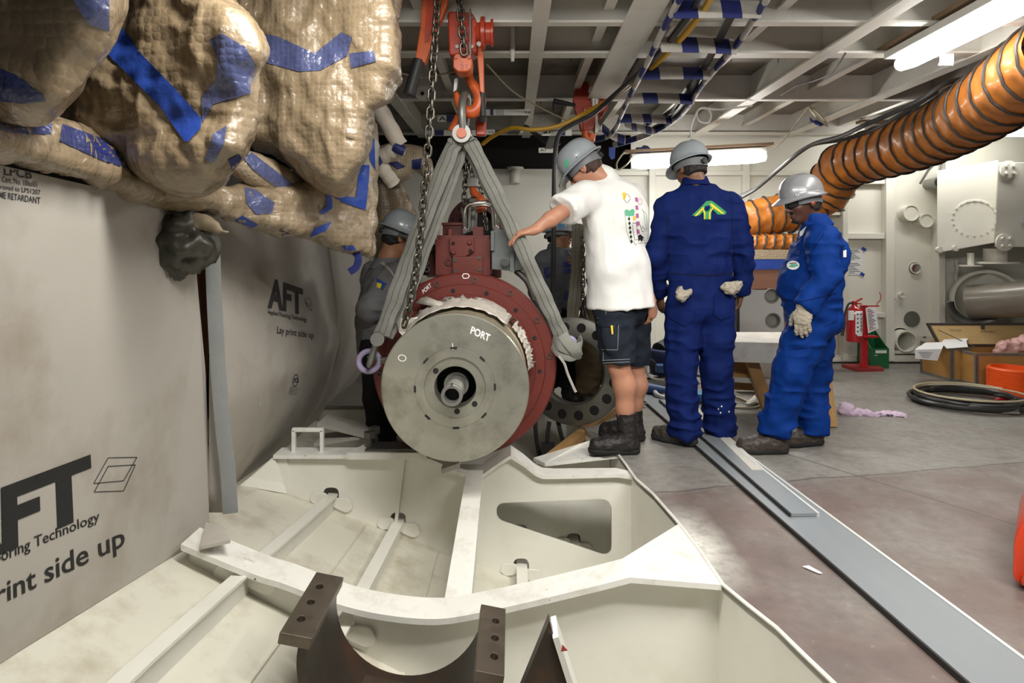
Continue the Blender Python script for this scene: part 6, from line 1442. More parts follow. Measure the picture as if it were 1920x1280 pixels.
mb = MB(); mb.grid([[P(1775, 655, 5.58) + Vector((0, 0, .01)), P(1815, 650, 5.58)], [P(1765, 642, 5.75), P(1812, 640, 5.75)], [P(1770, 636, 5.95), P(1815, 634, 5.95)]]); mb.grid([[P(1715, 655, 5.58), P(1766, 654, 5.57)], [P(1716, 672, 5.57), P(1757, 676, 5.57)]]); mb.grid([[P(1715, 655, 5.58), P(1766, 654, 5.57)], [P(1735, 642, 5.78), P(1772, 641, 5.78)]]); o = mb.build('sheet', M['paper'], t, smooth=False); o.modifiers.new('t', 'SOLIDIFY').thickness = .003
for k in range(4):
    mb = MB(); a = P(1722 + k * 2, 660 + k * 3, 5.565); mb.bar(a, a + Vector((.13 - .02 * k, 0, -.005)), .001, .003, (0, 0, 1)); mb.build('text_line', M['ink_grey'], t, smooth=False)
# ---- coiled black hose with a tan one in it
t = empty('hose_coil', FP(1820, 756), 'coil of black hydraulic hose lying flat on the deck in front of the boxes', 'hose')
cc = FP(1818, 757); rnd = random.Random(5)
def coil(nm, m, r, R0, R1, turns, z0, ph=0.0):
    pts = []; n = int(turns * 26)
    for i in range(n + 1):
        a = ph + 2 * PI * turns * i / n; rr = R0 + (R1 - R0) * i / n + .012 * math.sin(a * 2.3); pts.append((cc.x + rr * 1.08 * math.cos(a), cc.y + rr * .95 * math.sin(a), z0 + r + .012 * (1 + math.sin(a * .5 + ph)) + .018 * i / n))
    b = MB(); b.tube(pts, r, 8); b.build(nm, M[m], t); return pts
p1_ = coil('black_hose', 'hose_black', .016, .40, .31, 3.2, .0); coil('black_hose', 'hose_black', .014, .36, .24, 2.2, .03, 1.2); coil('tan_hose', 'hose_tan', .008, .36, .33, 1.6, .062, .4)
for (px, py) in ((1738, 746), (1885, 770)):
    b = MB(); q = FP(px, py, .03); b.tube([q + Vector((-.07, .0, 0)), q + Vector((.07, -.03, 0))], .018, 10); b.build('hose_fitting', M['chrome'], t)
# ---- pale lilac rag
t = lump('rag', [(1575, 770), (1580, 758), (1595, 760), (1602, 768), (1640, 772), (1668, 774), (1690, 778), (1702, 782), (1700, 788), (1670, 787), (1630, 782), (1612, 780), (1606, 786), (1590, 784), (1578, 778)], lambda x, y: FPX * 1.18 / (y - 470 + 1e-3) * 0 + 4.52 - (x - 1575) * .0006, .035, M['rag'], None, .008, combine(noise_fn(.02, 16, ridged=True), noise_fn(.007, 45, ridged=True)))
tag(t, 'crumpled lilac rag with dark print lying on the open deck', 'rag')
for (a, e) in (((1640, 773), (1655, 776)), ((1660, 776), (1675, 780)), ((1678, 780), (1696, 784))): decal('print_patch', [a, (e[0], a[1] + 1), e, (a[0] + 4, e[1])], [bvh_of(t)], M['ink_grey'], t, .003, 3)
# ---- orange pail, red pry bar, red toolbox at the frame edge
t = empty('orange_drum', FP(1915, 742), 'bright orange ribbed plastic drum standing in front of the larger box', 'drum')
q = FP(1918, 742); b = MB(); pr = [(0, 0), (0, .165)]
for i in range(14): pr += [(.01 + i * .014, .165), (.013 + i * .014, .170), (.019 + i * .014, .170), (.022 + i * .014, .165)]
pr += [(.215, .155), (.215, .14), (.05, .13), (.05, 0)]; b.lathe((q.x, q.y + .12, 0.002), (0, 0, 1), pr, 40); b.build('drum_body', M['drum_orange'], t, angle=30)
b = MB(); q = FP(1900, 752); b.bar((q.x - .08, q.y, .02), (q.x + .5, q.y - .02, .025), .03, .022); b.tube([(q.x - .08, q.y, .02), (q.x - .14, q.y + .01, .012)], .014, 8, rs=[.014, .004]); tag(b.build('pry_bar', M['stand_red'], None, smooth=False), 'red steel bar lying on the deck in front of the orange drum', 'bar')
b = MB(); q = FP(1880, 730); b.tube(spline([(q.x - .02, q.y, .03), (q.x + .03, q.y, .05), (q.x + .08, q.y, .03), (q.x + .12, q.y, .05)], 5), .014, 8); tag(b.build('chain_sling', M['steel_dark'], None), 'short dark coiled spring beside the orange drum', 'spring')
t = empty('plastic_case', FP(1925, 1105), 'glossy orange-red plastic case with rounded corners at the deck edge of the view', 'case')
b = MB(); q = FP(1900, 1100); lp = rpoly([(q.x - .02, .03), (q.x - .015, .20), (q.x + .10, .33), (q.x + .55, .36), (q.x + .55, .0), (q.x + .04, .0)], .06, 6); b.prism([(p.x, q.y - .02, p.y) for p in lp], (.30, .34, 0)); b.build('case_shell', M['box_red'], t, smooth=True, angle=40, bevel=.012)
b = MB(); b.tube(spline([(q.x + .02, q.y - .03, .05), (q.x + .06, q.y - .035, .02), (q.x + .5, q.y - .035, .02)], 5), .012, 8); b.build('case_seam', M['hoist_red'], t)
# ---- large grey pipe with its bent end on the bulkhead
t = empty('exhaust_pipe', P(1860, 560, 6.1), 'thick dark grey pipe end in front of a bright round opening', 'pipe')
r_ = 33 * 5.9 / FPX
b = MB(); b.lathe(P(1818, 566, 6.2), (P(2000, 556, 5.6) - P(1818, 566, 6.2)), [(0, r_ * .9), (0, r_), (1.3, r_), (1.3, 0)], 40); b.build('pipe_body', M['pipe_grey'], t)
b = MB(); b.lathe(P(1846, 560, 6.32), (-.5, -1, 0), [(0, 0), (0, .20), (.02, .23), (.05, .25), (.10, .27), (.10, .30), (-.04, .30), (-.04, .0)], 40); b.build('pipe_flange', M['wall_paint'], t)
b = MB(); c = P(1828, 566, 6.16); b.lathe(c, (-.55, -1, 0), [(0, .17), (0, .24), (-.06, .24)], 36, a0=PI * .5, a1=PI * 1.5); o = b.build('dark_collar', M['steel_dark'], t); o.modifiers.new('t', 'SOLIDIFY').thickness = .01
b = MB(); b.lathe(P(1858, 545, 6.25), (-.2, -1, 0), [(0, .17), (.005, .0)], 30); b.build('bright_opening', M['wall_paint'], t)
# ---- tools and cords behind the legs
t = empty('tool_bag', FP(1215, 700), 'open navy canvas tool bag with a black cylinder and pipe sticking out', 'tool bag')
d_ = 5.2
b = MB(); b.lathe(P(1252, 700, 5.6), (0, 0, 1), [(0, 0), (0, .16), (.2, .17), (.22, .16), (.22, 0)], 24); b.build('bag_body', M['bag_navy'], t)
b = MB(); b.cyl(P(1236, 658, 5.6), P(1262, 650, 5.6) + Vector((0, .1, 0)), .08, 20); b.build('black_cylinder', M['rubber'], t)
b = MB(); b.tube([P(1201, 664, 5.3), P(1225, 680, 5.4)], .025, 10, rs=[.028, .022]); b.build('pipe_handle', M['rubber'], t)
b = MB(); b.tube(spline([P(1212, 680, 5.4), P(1212, 697, 5.38), P(1222, 708, 5.37), P(1245, 712, 5.37)], 5), .010, 8); b.build('bag_piping', M['timber_white'], t)
b = MB(); b.obox(P(1245, 690, 5.4), (.07, 0, 0), (0, .04, 0), (0, 0, .035)); b.build('bag_pocket', M['tool_blue'], t, smooth=False, bevel=.01)
b = MB(); a, e = FP(1213, 728, .06), FP(1250, 733, .05); b.tube([a, e], .035, 12, rs=[.05, .035]); b.tube([e, e + Vector((.12, -.02, 0))], .03, 10); tag(b.build('angle_grinder', M['tool_blue'], None), 'dark blue power tool lying on the deck in front of the tool bag', 'power tool')
b = MB(); a = FP(1232, 736, .03); b.tube(spline([FP(1226, 728, .05), FP(1230, 738, .04), FP(1240, 744, .03), FP(1252, 745, .03)], 5), .02, 10); tag(b.build('pipe_fitting', M['alu'], None), 'bent light grey pipe fitting lying beside the strips', 'pipe fitting')
b = MB(); b.obox(FP(1318, 742, .05), (.10, 0, 0), (0, .06, 0), (.02, 0, .03)); tag(b.build('drill_case', M['tool_teal'], None, smooth=False, bevel=.01), 'small teal and black tool lying between the legs of the man in navy', 'power tool')
def cord(name, pts, r, m, label, cat='cord', n=8):
    b = MB(); b.tube(spline(pts, n), r, 8); return tag(b.build(name, M[m], None), label, cat)
cord('extension_cord', [FP(1305, 722, .012), FP(1322, 715, .06), FP(1318, 735, .012), FP(1310, 745, .012), FP(1330, 752, .012), FP(1350, 740, .02), FP(1400, 752, .012), FP(1425, 758, .012), FP(1410, 764, .012), FP(1370, 762, .012), FP(1350, 752, .03), FP(1380, 745, .04), FP(1408, 756, .012)], .009, 'hose_tan', 'loose loops of tan cord on the deck under the workbench')
cord('extension_cord', [FP(1196, 706, .012), FP(1215, 702, .02), FP(1222, 690, .1), FP(1210, 680, .2)], .006, 'hose_tan', 'thin pale cord beside the tool bag')
cord('extension_cord', [FP(1198, 712, .012), FP(1240, 706, .012), FP(1290, 702, .012), FP(1330, 706, .012), FP(1370, 700, .012)], .010, 'cable_black', 'black cable along the foot of the bulkhead behind the tools')
b = MB(); a = FP(1400, 768, .01); b.prism([FP(1398, 760, .01), FP(1416, 744, .01), FP(1418, 758, .01), FP(1402, 762, .01)], (0, 0, .02)); tag(b.build('wood_offcut', M['timber_white'], None, smooth=False), 'pale wooden wedge lying at the foot of the trestle leg', 'wood offcut')
for i, (x, y, m_) in enumerate(((1372, 702, 'chrome'), (1381, 698, 'rubber'), (1388, 698, 'chrome'), (1398, 696, 'cable_yellow'))):
    q = FP(x, y + 14); b = MB(); b.lathe((q.x, q.y, 0.002), (0, 0, 1), [(0, 0), (0, .035), (.10, .035), (.12, .02), (.14, .018), (.14, 0)], 16)
    tag(b.build('spray_can', M[m_], None), ('bright metal can nearest the navy trousers', 'black can second under the workbench', 'bright metal can third under the workbench', 'yellow can under the workbench')[i], 'can', 'cans under the workbench')
# ================================================================ lamps, ducting, cables under the deckhead
def tube_lamp(label, a, e, r=.03, body=(0, .0, .05), bw=.11, board=None):
    t = empty('fluorescent_lamp', (Vector(a) + Vector(e)) / 2, label, 'ceiling lamp'); a, e = Vector(a), Vector(e)
    b = MB(); n = 12; b.tube([a + (e - a) * i / n for i in range(n + 1)], r, 14, rs=[r * .75] + [r] * (n - 1) + [r * .75]); b.build('diffuser', M['tube_lit'], t)
    d = (e - a).normalized(); s_ = d.cross(Vector((0, 0, 1))).normalized(); up = s_.cross(d)
    c = (a + e) / 2 + Vector(body); b = MB(); b.obox(c, (e - a) / 2 * 1.02, s_ * bw / 2, up * .022); b.build('housing', M['lamp_body'], t, smooth=False, bevel=.004)
    if board: 
        b = MB(); b.obox(c + Vector((0, 0, .05)), (e - a) / 2 * 1.12, s_ * bw * .55, up * .012); b.build('mounting_board', M['lamp_board'], t, smooth=False)
    return t
la = tube_lamp('lit fluorescent lamp at the top corner above the orange duct', (2.37, 3.74, 2.335), (2.33, 2.42, 2.335), .052, (-.02, 0, .058), .15, True)
q = P(1765, 108, 3.4)
for k in range(4): b = MB(); b.tube(spline([q + Vector((.02 * k, 0, .02)), q + Vector((.02 * k, 0, -.02)), q + Vector((.022 * k - .01, 0, -.045))], 3), .008, 6); b.build('cloth_tie', M['white_cloth'], la)
tube_lamp('lit fluorescent lamp hanging between the two men in white and navy', P(1186, 306, 5.6), P(1434, 293, 5.6), .058, (0, .03, .06), .10, True)
tube_lamp('lit fluorescent lamp half hidden behind the orange duct', P(1632, 246, 6.0), P(1960, 249, 6.0), .040, (0, .02, .045), .10, True)
def hall_lamp(c, lbl):
    c = Vector(c); tube_lamp(lbl, c + Vector((-.75, 0, 0)), c + Vector((.75, 0, 0)), .03, (0, 0, .05), .14)
# ---- orange ventilation duct
def duct(label, pts, rad, pitch=.16, seed=0, flex=.0):
    t = empty('ventilation_duct', pts[len(pts) // 2], label, 'ventilation duct'); p = spline(pts, 16); n = 40; L_ = [0]
    for i in range(1, len(p)): L_.append(L_[-1] + (p[i] - p[i - 1]).length)
    m = int(L_[-1] / .012); ctr = [Vector([float(np.interp(L_[-1] * i / m, L_, [v[k] for v in p])) for k in range(3)]) for i in range(m + 1)]
    nrm = Vector((0, 0, 1)); rows = []; wire = []; rr = random.Random(seed); ph = rr.uniform(0, 9)
    for i, c in enumerate(ctr):
        tg_ = (ctr[min(i + 1, m)] - ctr[max(i - 1, 0)]).normalized(); nrm = (nrm - tg_ * nrm.dot(tg_)).normalized(); bn = tg_.cross(nrm); s_ = L_[-1] * i / m; row = []
        for k in range(n + 1):
            a = 2 * PI * k / n; u = (s_ / pitch + a / (2 * PI)) % 1.0; ed = abs(u - .5) * 2
            wr = .006 * math.sin(a * 9 + s_ * 20 + 3 * math.sin(s_ * 7 + ph)) * (1 - ed) + .006 * math.sin(a * 4 - s_ * 34 + ph) * (1 - ed)
            r = rad * (.955 + .045 * ed ** 2) + wr - flex * (1 - ed ** 2); row.append(c + (nrm * math.cos(a) + bn * math.sin(a)) * r)
        rows.append(row)
    b = MB(); b.grid(rows); bmesh.ops.remove_doubles(b.bm, verts=b.bm.verts, dist=1e-5); o = b.build('duct_cloth', M['duct_orange'], t, angle=70)
    wp_ = []
    turns = L_[-1] / pitch; N_ = int(turns * 40)
    fr = []
    nrm = Vector((0, 0, 1))
    for i, c in enumerate(ctr):
        tg_ = (ctr[min(i + 1, m)] - ctr[max(i - 1, 0)]).normalized(); nrm = (nrm - tg_ * nrm.dot(tg_)).normalized(); fr.append((c, nrm.copy(), tg_.cross(nrm)))
    for j in range(N_ + 1):
        s_ = L_[-1] * j / N_; a = -2 * PI * s_ / pitch; i = min(m, int(s_ / L_[-1] * m)); c, nn, bb = fr[i]; wp_.append(c + (nn * math.cos(a) + bb * math.sin(a)) * (rad + .003))
    b = MB(); b.tube(wp_, .0095, 6); b.build('spiral_wire', M['duct_wire'], t); return t
duct('large orange ventilation duct with black spiral sweeping down from the deckhead', [P(2010, 85, 3.0), P(1930, 140, 3.35), P(1850, 196, 3.8), P(1768, 243, 4.35), P(1690, 275, 4.85), P(1625, 294, 5.3), P(1582, 312, 5.6), P(1560, 345, 5.8), P(1540, 375, 5.9)], .215, .165, 1)
duct('lower orange duct section passing behind the head of the man in bright blue', [P(1555, 360, 5.92), P(1520, 385, 5.95), P(1480, 398, 5.95), P(1440, 405, 5.95), P(1400, 415, 5.95), P(1350, 425, 5.95)], .19, .13, 2)
duct('squeezed orange duct section lying on top of the plywood crate', [P(1350, 456, 5.85), P(1420, 455, 5.85), P(1500, 455, 5.85)], .095, .085, 3, .01)
# ---- cable ladder bound with blue and white tape
cl = empty('cable_ladder', P(1290, 120, 3.8), 'cable tray ladder bound in blue and white tape curving below the deckhead', 'cable tray')
def wrapped(pts, w_, th, side, nm, seed=0, blk=.10):
    p = spline(pts, 10); L_ = 0; run = [p[0]]; col_ = seed % 2; i = 1; rr = random.Random(seed); lim = blk
    segs = []
    for i in range(1, len(p)):
        L_ += (p[i] - p[i - 1]).length; run.append(p[i])
        if L_ > lim: segs.append((col_, run)); run = [p[i]]; L_ = 0; col_ = 1 - col_; lim = blk * rr.uniform(.7, 1.3) * (1.25 if col_ == 0 else .9)
    if len(run) > 1: segs.append((col_, run))
    for c, r in segs:
        b = MB(); b.ribbon(r, w_, th, side); b.build('tape_wrap', M['tape_navy' if c else 'wrap_tape_white'], cl, angle=60)
RL = [P(1290, -30, 2.75), P(1262, 20, 3.0), P(1240, 62, 3.25), P(1215, 115, 3.6), P(1185, 172, 4.1), P(1165, 215, 4.6), P(1157, 236, 4.9), P(1140, 255, 5.2), P(1110, 262, 5.4)]
RR = [P(1455, -30, 2.75), P(1420, 25, 3.05), P(1385, 78, 3.4), P(1340, 130, 3.8), P(1312, 165, 4.15), P(1290, 200, 4.6), P(1262, 226, 5.0), P(1215, 252, 5.3), P(1150, 272, 5.5)]
wrapped(RL, .055, .03, (.3, 0, 1), 'side_rail', 1, .13); wrapped(RR, .055, .03, (.3, 0, 1), 'side_rail', 2, .15)
for i, (a, e) in enumerate((((1262, 18, 2.98), (1425, 18, 3.02)), ((1238, 83, 3.35), (1378, 88, 3.46)), ((1200, 138, 3.82), (1332, 138, 3.86)), ((1178, 184, 4.22), (1300, 186, 4.38)), ((1162, 222, 4.7), (1258, 224, 4.95)))):
    wrapped([P(*a), P((a[0] + e[0]) / 2, (a[1] + e[1]) / 2 - 1, (a[2] + e[2]) / 2), P(*e)], (.10, .095, .085, .08, .075)[i], .012, (0, .25, 1), 'rung', 3 + i, .105)
wrapped([P(1130, 240, 5.1), P(1150, 255, 5.2), P(1172, 262, 5.25)], .08, .012, (0, .25, 1), 'rung', 9, .08)
wrapped([P(1172, 230, 4.9), P(1190, 238, 5.0), P(1225, 246, 5.2)], .07, .012, (0, .25, 1), 'rung', 10, .08)
b = MB(); b.ribbon(spline([P(1372, 28, 3.1), P(1335, 100, 3.6), P(1318, 130, 3.85), P(1290, 165, 4.3), P(1262, 205, 4.8), P(1200, 240, 5.2)], 8), .045, .01, (1, 0, 0)); b.build('tray_cable', M['cable_black'], cl)
b = MB(); b.ribbon(spline([P(1308, 145, 4.0), P(1292, 180, 4.4), P(1265, 215, 4.9), P(1225, 240, 5.25)], 8), .05, .012, (1, 0, 0)); b.build('tray_cable', M['cable_black'], cl)
b = MB(); b.prism([P(1142, 276, 5.3), P(1154, 276, 5.3), P(1153, 296, 5.3), P(1147, 299, 5.3), P(1142, 292, 5.3)], (0, .01, 0)); b.build('tape_flag', M['tape_blue'], cl, smooth=False)
cord('power_cable', [P(1345, -30, 2.7), P(1325, 10, 2.95), P(1300, 45, 3.15), P(1270, 80, 3.4), P(1235, 115, 3.7), P(1195, 148, 4.05), P(1150, 182, 4.45), P(1100, 210, 4.75), P(1050, 235, 4.8), P(1000, 243, 4.8), P(960, 240, 4.85), P(925, 255, 5.0), P(905, 270, 5.1)], .017, 'cable_yellow', 'thick yellow power cable sweeping along the cable tray', 'cable', 10)
cord('power_cable', [P(1322, -30, 2.72), P(1300, 15, 3.0), P(1275, 50, 3.2), P(1240, 95, 3.5), P(1200, 135, 3.9), P(1150, 180, 4.4), P(1110, 215, 4.55), P(1070, 235, 4.5), P(1048, 252, 4.45), P(1041, 290, 4.4), P(1039, 360, 4.4), P(1038, 440, 4.4), P(1036, 560, 4.4), P(1034, 660, 4.4), P(1033, 760, 4.3)], .018, 'cable_black', 'black power cable beside the yellow one, then dropping straight down past the worker', 'cable', 10)
cord('power_cable', [P(960, 238, 5.0), P(985, 238, 5.0), P(1005, 252, 5.05), P(1025, 266, 5.1), P(1050, 268, 5.15)], .020, 'cable_black', 'short black cable dipping between the white tray brackets', 'cable')
cord('power_cable', [P(1390, 370, 5.6), P(1420, 352, 5.6), P(1460, 318, 5.4), P(1500, 285, 5.1), P(1530, 268, 4.9), P(1575, 256, 4.6), P(1620, 235, 4.3), P(1650, 222, 4.2), P(1720, 190, 4.0), P(1770, 158, 3.95), P(1815, 147, 4.1), P(1880, 138, 4.2), P(1960, 130, 4.3)], .017, 'cable_black', 'upper black cable running under the deckhead above the orange duct', 'cable')
cord('power_cable', [P(1385, 368, 5.7), P(1425, 348, 5.7), P(1465, 312, 5.5), P(1500, 283, 5.2), P(1530, 270, 5.0), P(1580, 262, 4.8), P(1630, 247, 4.6), P(1680, 220, 4.3), P(1730, 190, 4.1), P(1757, 172, 4.0)], .014, 'cable_black', 'lower black cable running close under the other along the duct', 'cable')
cord('wire', [P(660, 165, 3.9), P(740, 138, 4.0), P(790, 145, 4.2), P(850, 135, 4.3)], .006, 'hose_tan', 'thin tan wire sagging behind the lever handle', 'wire')
cord('wire', [P(912, 120, 4.0), P(960, 170, 4.3), P(1010, 200, 4.6), P(1050, 220, 4.8), P(1075, 232, 4.9)], .006, 'hose_tan', 'thin wire slanting from the lever hoist to the beam clamp', 'wire')
cord('wire', [P(1298, 265, 4.6), P(1295, 245, 4.65), P(1300, 225, 4.7), P(1310, 205, 4.8), P(1325, 203, 4.85), P(1333, 215, 4.85), P(1328, 230, 4.85), P(1312, 228, 4.85), P(1306, 215, 4.85), P(1315, 203, 4.85), P(1350, 205, 4.9), P(1410, 198, 5.0)], .008, 'white_cloth', 'white wire loop hooked under the deckhead above the navy helmet', 'wire')
cord('wire', [P(1190, 284, 5.60), P(1178, 305, 5.58), P(1160, 318, 5.58), P(1156, 308, 5.58), P(1162, 296, 5.58), P(1172, 285, 5.59), P(1190, 281, 5.62)], .007, 'hose_tan', 'tan wire loop dangling beside the end of the hanging lamp', 'wire')
cord('wire', [P(1516, 200, 5.0), P(1490, 235, 5.2), P(1470, 262, 5.3), P(1450, 280, 5.4)], .005, 'hose_tan', 'thin string from the wire bundle down to the lamp', 'wire')
cord('wire', [P(1585, 100, 3.7), P(1560, 135, 4.0), P(1530, 150, 4.3), P(1495, 160, 4.5), P(1465, 178, 4.7)], .007, 'steel_dark', 'dark wire looped along the plating above the wire bundle', 'wire')
t = empty('wire_bundle', P(1532, 215, 4.7), 'tan coil of wire with blue rag hanging from the deckhead', 'wire coil')
for k in range(5):
    b = MB(); c = P(1532 + k, 214 + k * 1.5, 4.7 + .01 * k); b.torus(c, (.6, -.6, .62), .085 + .006 * (k % 3), .006, 26, 6); b.build('wire_turn', M['hose_tan'], t)
rg_ = lump('rag_piece', [(1517, 218), (1524, 224), (1540, 230), (1545, 234), (1538, 238), (1528, 232), (1519, 230)], lambda x, y: 4.68 + 0 * x, .03, M['tape_navy'], t, .008, noise_fn(.01, 30)); 
# ---- white marked brackets of the tray
def bracket(px0, py0, px1, py1, d, txt, label, stem=None):
    t = empty('tray_bracket', P((px0 + px1) / 2, py0, d), label, 'tray bracket')
    b = MB(); b.prism([P(px0, py0, d), P(px1, py0, d), P(px1, py1, d), P(px0, py1, d)], (0, .02, 0)); b.build('bracket_bar', M['white_paint'], t, smooth=False)
    if txt:
        w_ = (py1 - py0) * 1.0; text_flat('lettering', txt, P(px0 + 3, py1 - 2.2, d - .002), P(px0 + 3 + w_ * 1.1, py1 - 2.2, d) - P(px0 + 3, py1 - 2.2, d), P(0, py0 + 2, d) - P(0, py1 - 2.2, d), M['ink'], t, .01)
    for (a, e, m_) in (stem or []): b = MB(); b.prism([P(x, y, d - .003) for x, y in ((a, py0), (e, py0), (e, py1), (a, py1))], (0, .002, 0)); b.build('tape_patch', M[m_], t, smooth=False)
    return t
bracket(911, 205, 994, 216, 4.8, '', 'white tray bracket bar with arrow marks beside the red hook', [(919, 925, 'tape_navy'), (929, 945, 'galv')])
text_flat('lettering', 'V A', P(984, 214, 4.79), (.045, 0, 0), (0, 0, .03), M['ink'], COL.objects['tray_bracket'])
b2_ = bracket(912, 243, 980, 252, 5.0, 'VOI', 'white tray bracket bar lettered VOI below the first', [(928, 942, 'tape_navy')])
b = MB(); b.prism([P(962, 216, 4.85), P(992, 216, 4.85), P(972, 252, 4.98), P(952, 252, 4.98)], (0, .02, 0)); b.build('perforated_web', M['galv'], b2_, smooth=False)
bracket(1016, 243, 1072, 254, 4.9, 'A1', 'white tray bracket bar lettered A1 with navy tape', [(1048, 1060, 'tape_navy'), (1032, 1047, 'wrap_tape_white')])
b3_ = bracket(1010, 277, 1040, 286, 5.1, 'A1', 'lower white tray bracket bar lettered A1 above the bulkhead opening')
b = MB(); b.prism([P(1030, 254, 4.95), P(1044, 254, 4.95), P(1036, 278, 5.08), P(1022, 278, 5.08)], (0, .02, 0)); b.build('perforated_web', M['galv'], b3_, smooth=False)
bracket(820, 216, 837, 228, 4.8, 'A', 'short white bracket piece behind the hanging chain', [(837, 852, 'tape_navy')])
bracket(800, 244, 910, 254, 5.05, '', 'long pale tray bar half hidden behind the bow shackle', [(815, 832, 'tape_navy'), (870, 884, 'tape_navy')])
# small clutter on the lamp board
b = MB(); lp = [(1194, 285), (1194, 276), (1202, 276), (1207, 272), (1214, 273), (1220, 278), (1220, 285)]; b.prism([P(x, y, 5.58) for x, y in lp], (0, .06, 0)); tag(b.build('tape_roll', M['tape_navy'], None, smooth=False), 'dark blue tape piece stuck on top of the hanging lamp', 'tape')
# ================================================================ the men
def V3(v): return Vector(v)
def frame(F_, U_=(0, 0, 1)):
    F_ = V3(F_).normalized(); R = F_.cross(V3(U_)).normalized(); U_ = R.cross(F_).normalized(); return R, F_, U_
def hand(s, w, d, pn, th, curl=.5, sc=1.0, k=.004, spread=.15, fat=1.0):
    """hand from the wrist w along d, palm facing pn, thumb on the th side"""
    d = V3(d).normalized(); pn = V3(pn); pn = (pn - d * pn.dot(d)).normalized(); th = V3(th); th = (th - d * th.dot(d) - pn * th.dot(pn)).normalized(); w = V3(w)
    Mx = np.array([th, d, pn]).T
    s.cone(w - d * .02 * sc, w + d * .03 * sc, .027 * sc, .028 * sc, .02, pn, .72)
    s.ell(w + d * .052 * sc, (.040 * sc * fat, .052 * sc, .017 * sc * fat), Mx, .012)
    for i, (l, c) in enumerate(((.072, .0), (.080, .06), (.075, .03), (.058, -.04))):
        o = .029 - .0195 * i; p = w + d * (.090 - .006 * abs(i - 1.2)) * sc + th * o * sc; a = curl * .55 + c + .12 * i * curl
        dd = (d + th * spread * (1.3 - i) * .5).normalized(); r = .0088 * sc * fat * (1 - .07 * (i == 3))
        q = p - d * .012 * sc
        for f_, seg in enumerate((.42, .32, .26)):
            dv = dd * math.cos(a) + pn * math.sin(a); e = q + dv * l * seg * 1.08 * sc + (dv * .012 * sc if f_ == 0 else V3((0, 0, 0)))
            s.cone(q, e, r, r * .93, k if f_ else .007); q = e; r *= .93; a += curl * .62
    q = w + d * .022 * sc + th * .024 * sc; r = .0125 * sc * fat
    for f_, (seg, m) in enumerate(((.042, (.72, .62, .28)), (.032, (.42, .85, .35)), (.027, (.22, .95, .38)))):
        dv = (th * m[0] + d * m[1] + pn * (m[2] + .3 * curl)).normalized(); e = q + dv * seg * sc; s.cone(q, e, r, r * .88, .008 if f_ == 0 else .004); q = e; r *= .87
def head(s, c, F_, U_, k=.012, sc=1.0):
    R, F_, U_ = frame(F_, U_); c = V3(c); Mx = np.array([R, F_, U_]).T; g = lambda r, f, u: c + (R * r + F_ * f + U_ * u) * sc
    e = lambda p, r, k_=k, cut=False: s.ell(g(*p), tuple(x * sc for x in r), Mx, k_, cut)
    e((0, -.012, .032), (.076, .097, .086)); e((0, .028, -.035), (.060, .066, .078), .03); e((0, .055, -.088), (.034, .032, .024), .025)
    e((.034, .062, -.018), (.024, .028, .028), .02); e((-.034, .062, -.018), (.024, .028, .028), .02)
    e((0, .084, .028), (.050, .016, .012), .016)
    for sg in (-1, 1): e((sg * .031, .099, .012), (.017, .016, .011), .0, True)
    s.cone(g(0, .088, .016), g(0, .116, -.022), .0085 * sc, .0125 * sc, .010)
    for sg in (-1, 1): e((sg * .012, .104, -.027), (.009, .011, .008), .006)
    e((0, .091, -.056), (.024, .012, .0062), .006); e((0, .089, -.068), (.021, .012, .0068), .006)
    for sg in (-1, 1):
        e((sg * .079, -.008, -.004), (.0075, .020, .031), .006); e((sg * .084, -.014, .004), (.006, .019, .026), .005); e((sg * .089, -.002, -.002), (.007, .009, .013), 0, True)
    return g, R, F_, U_
def bbox(pts, pad): 
    a = np.array([tuple(p) for p in pts]); return a.min(0) - pad, a.max(0) + pad
def wrinkle(a=.006, fx=10, fz=24, seed=0.0, a2=.003):
    def f(V):
        n = vnoise(V * np.array([fx, fx, fz]) + seed); n2 = vnoise(V * np.array([fx * 2.2, fx * 2.2, fz * 1.7]) + seed + 5)
        return a * (1 - 2 * np.abs(n)) + a2 * n2
    return f
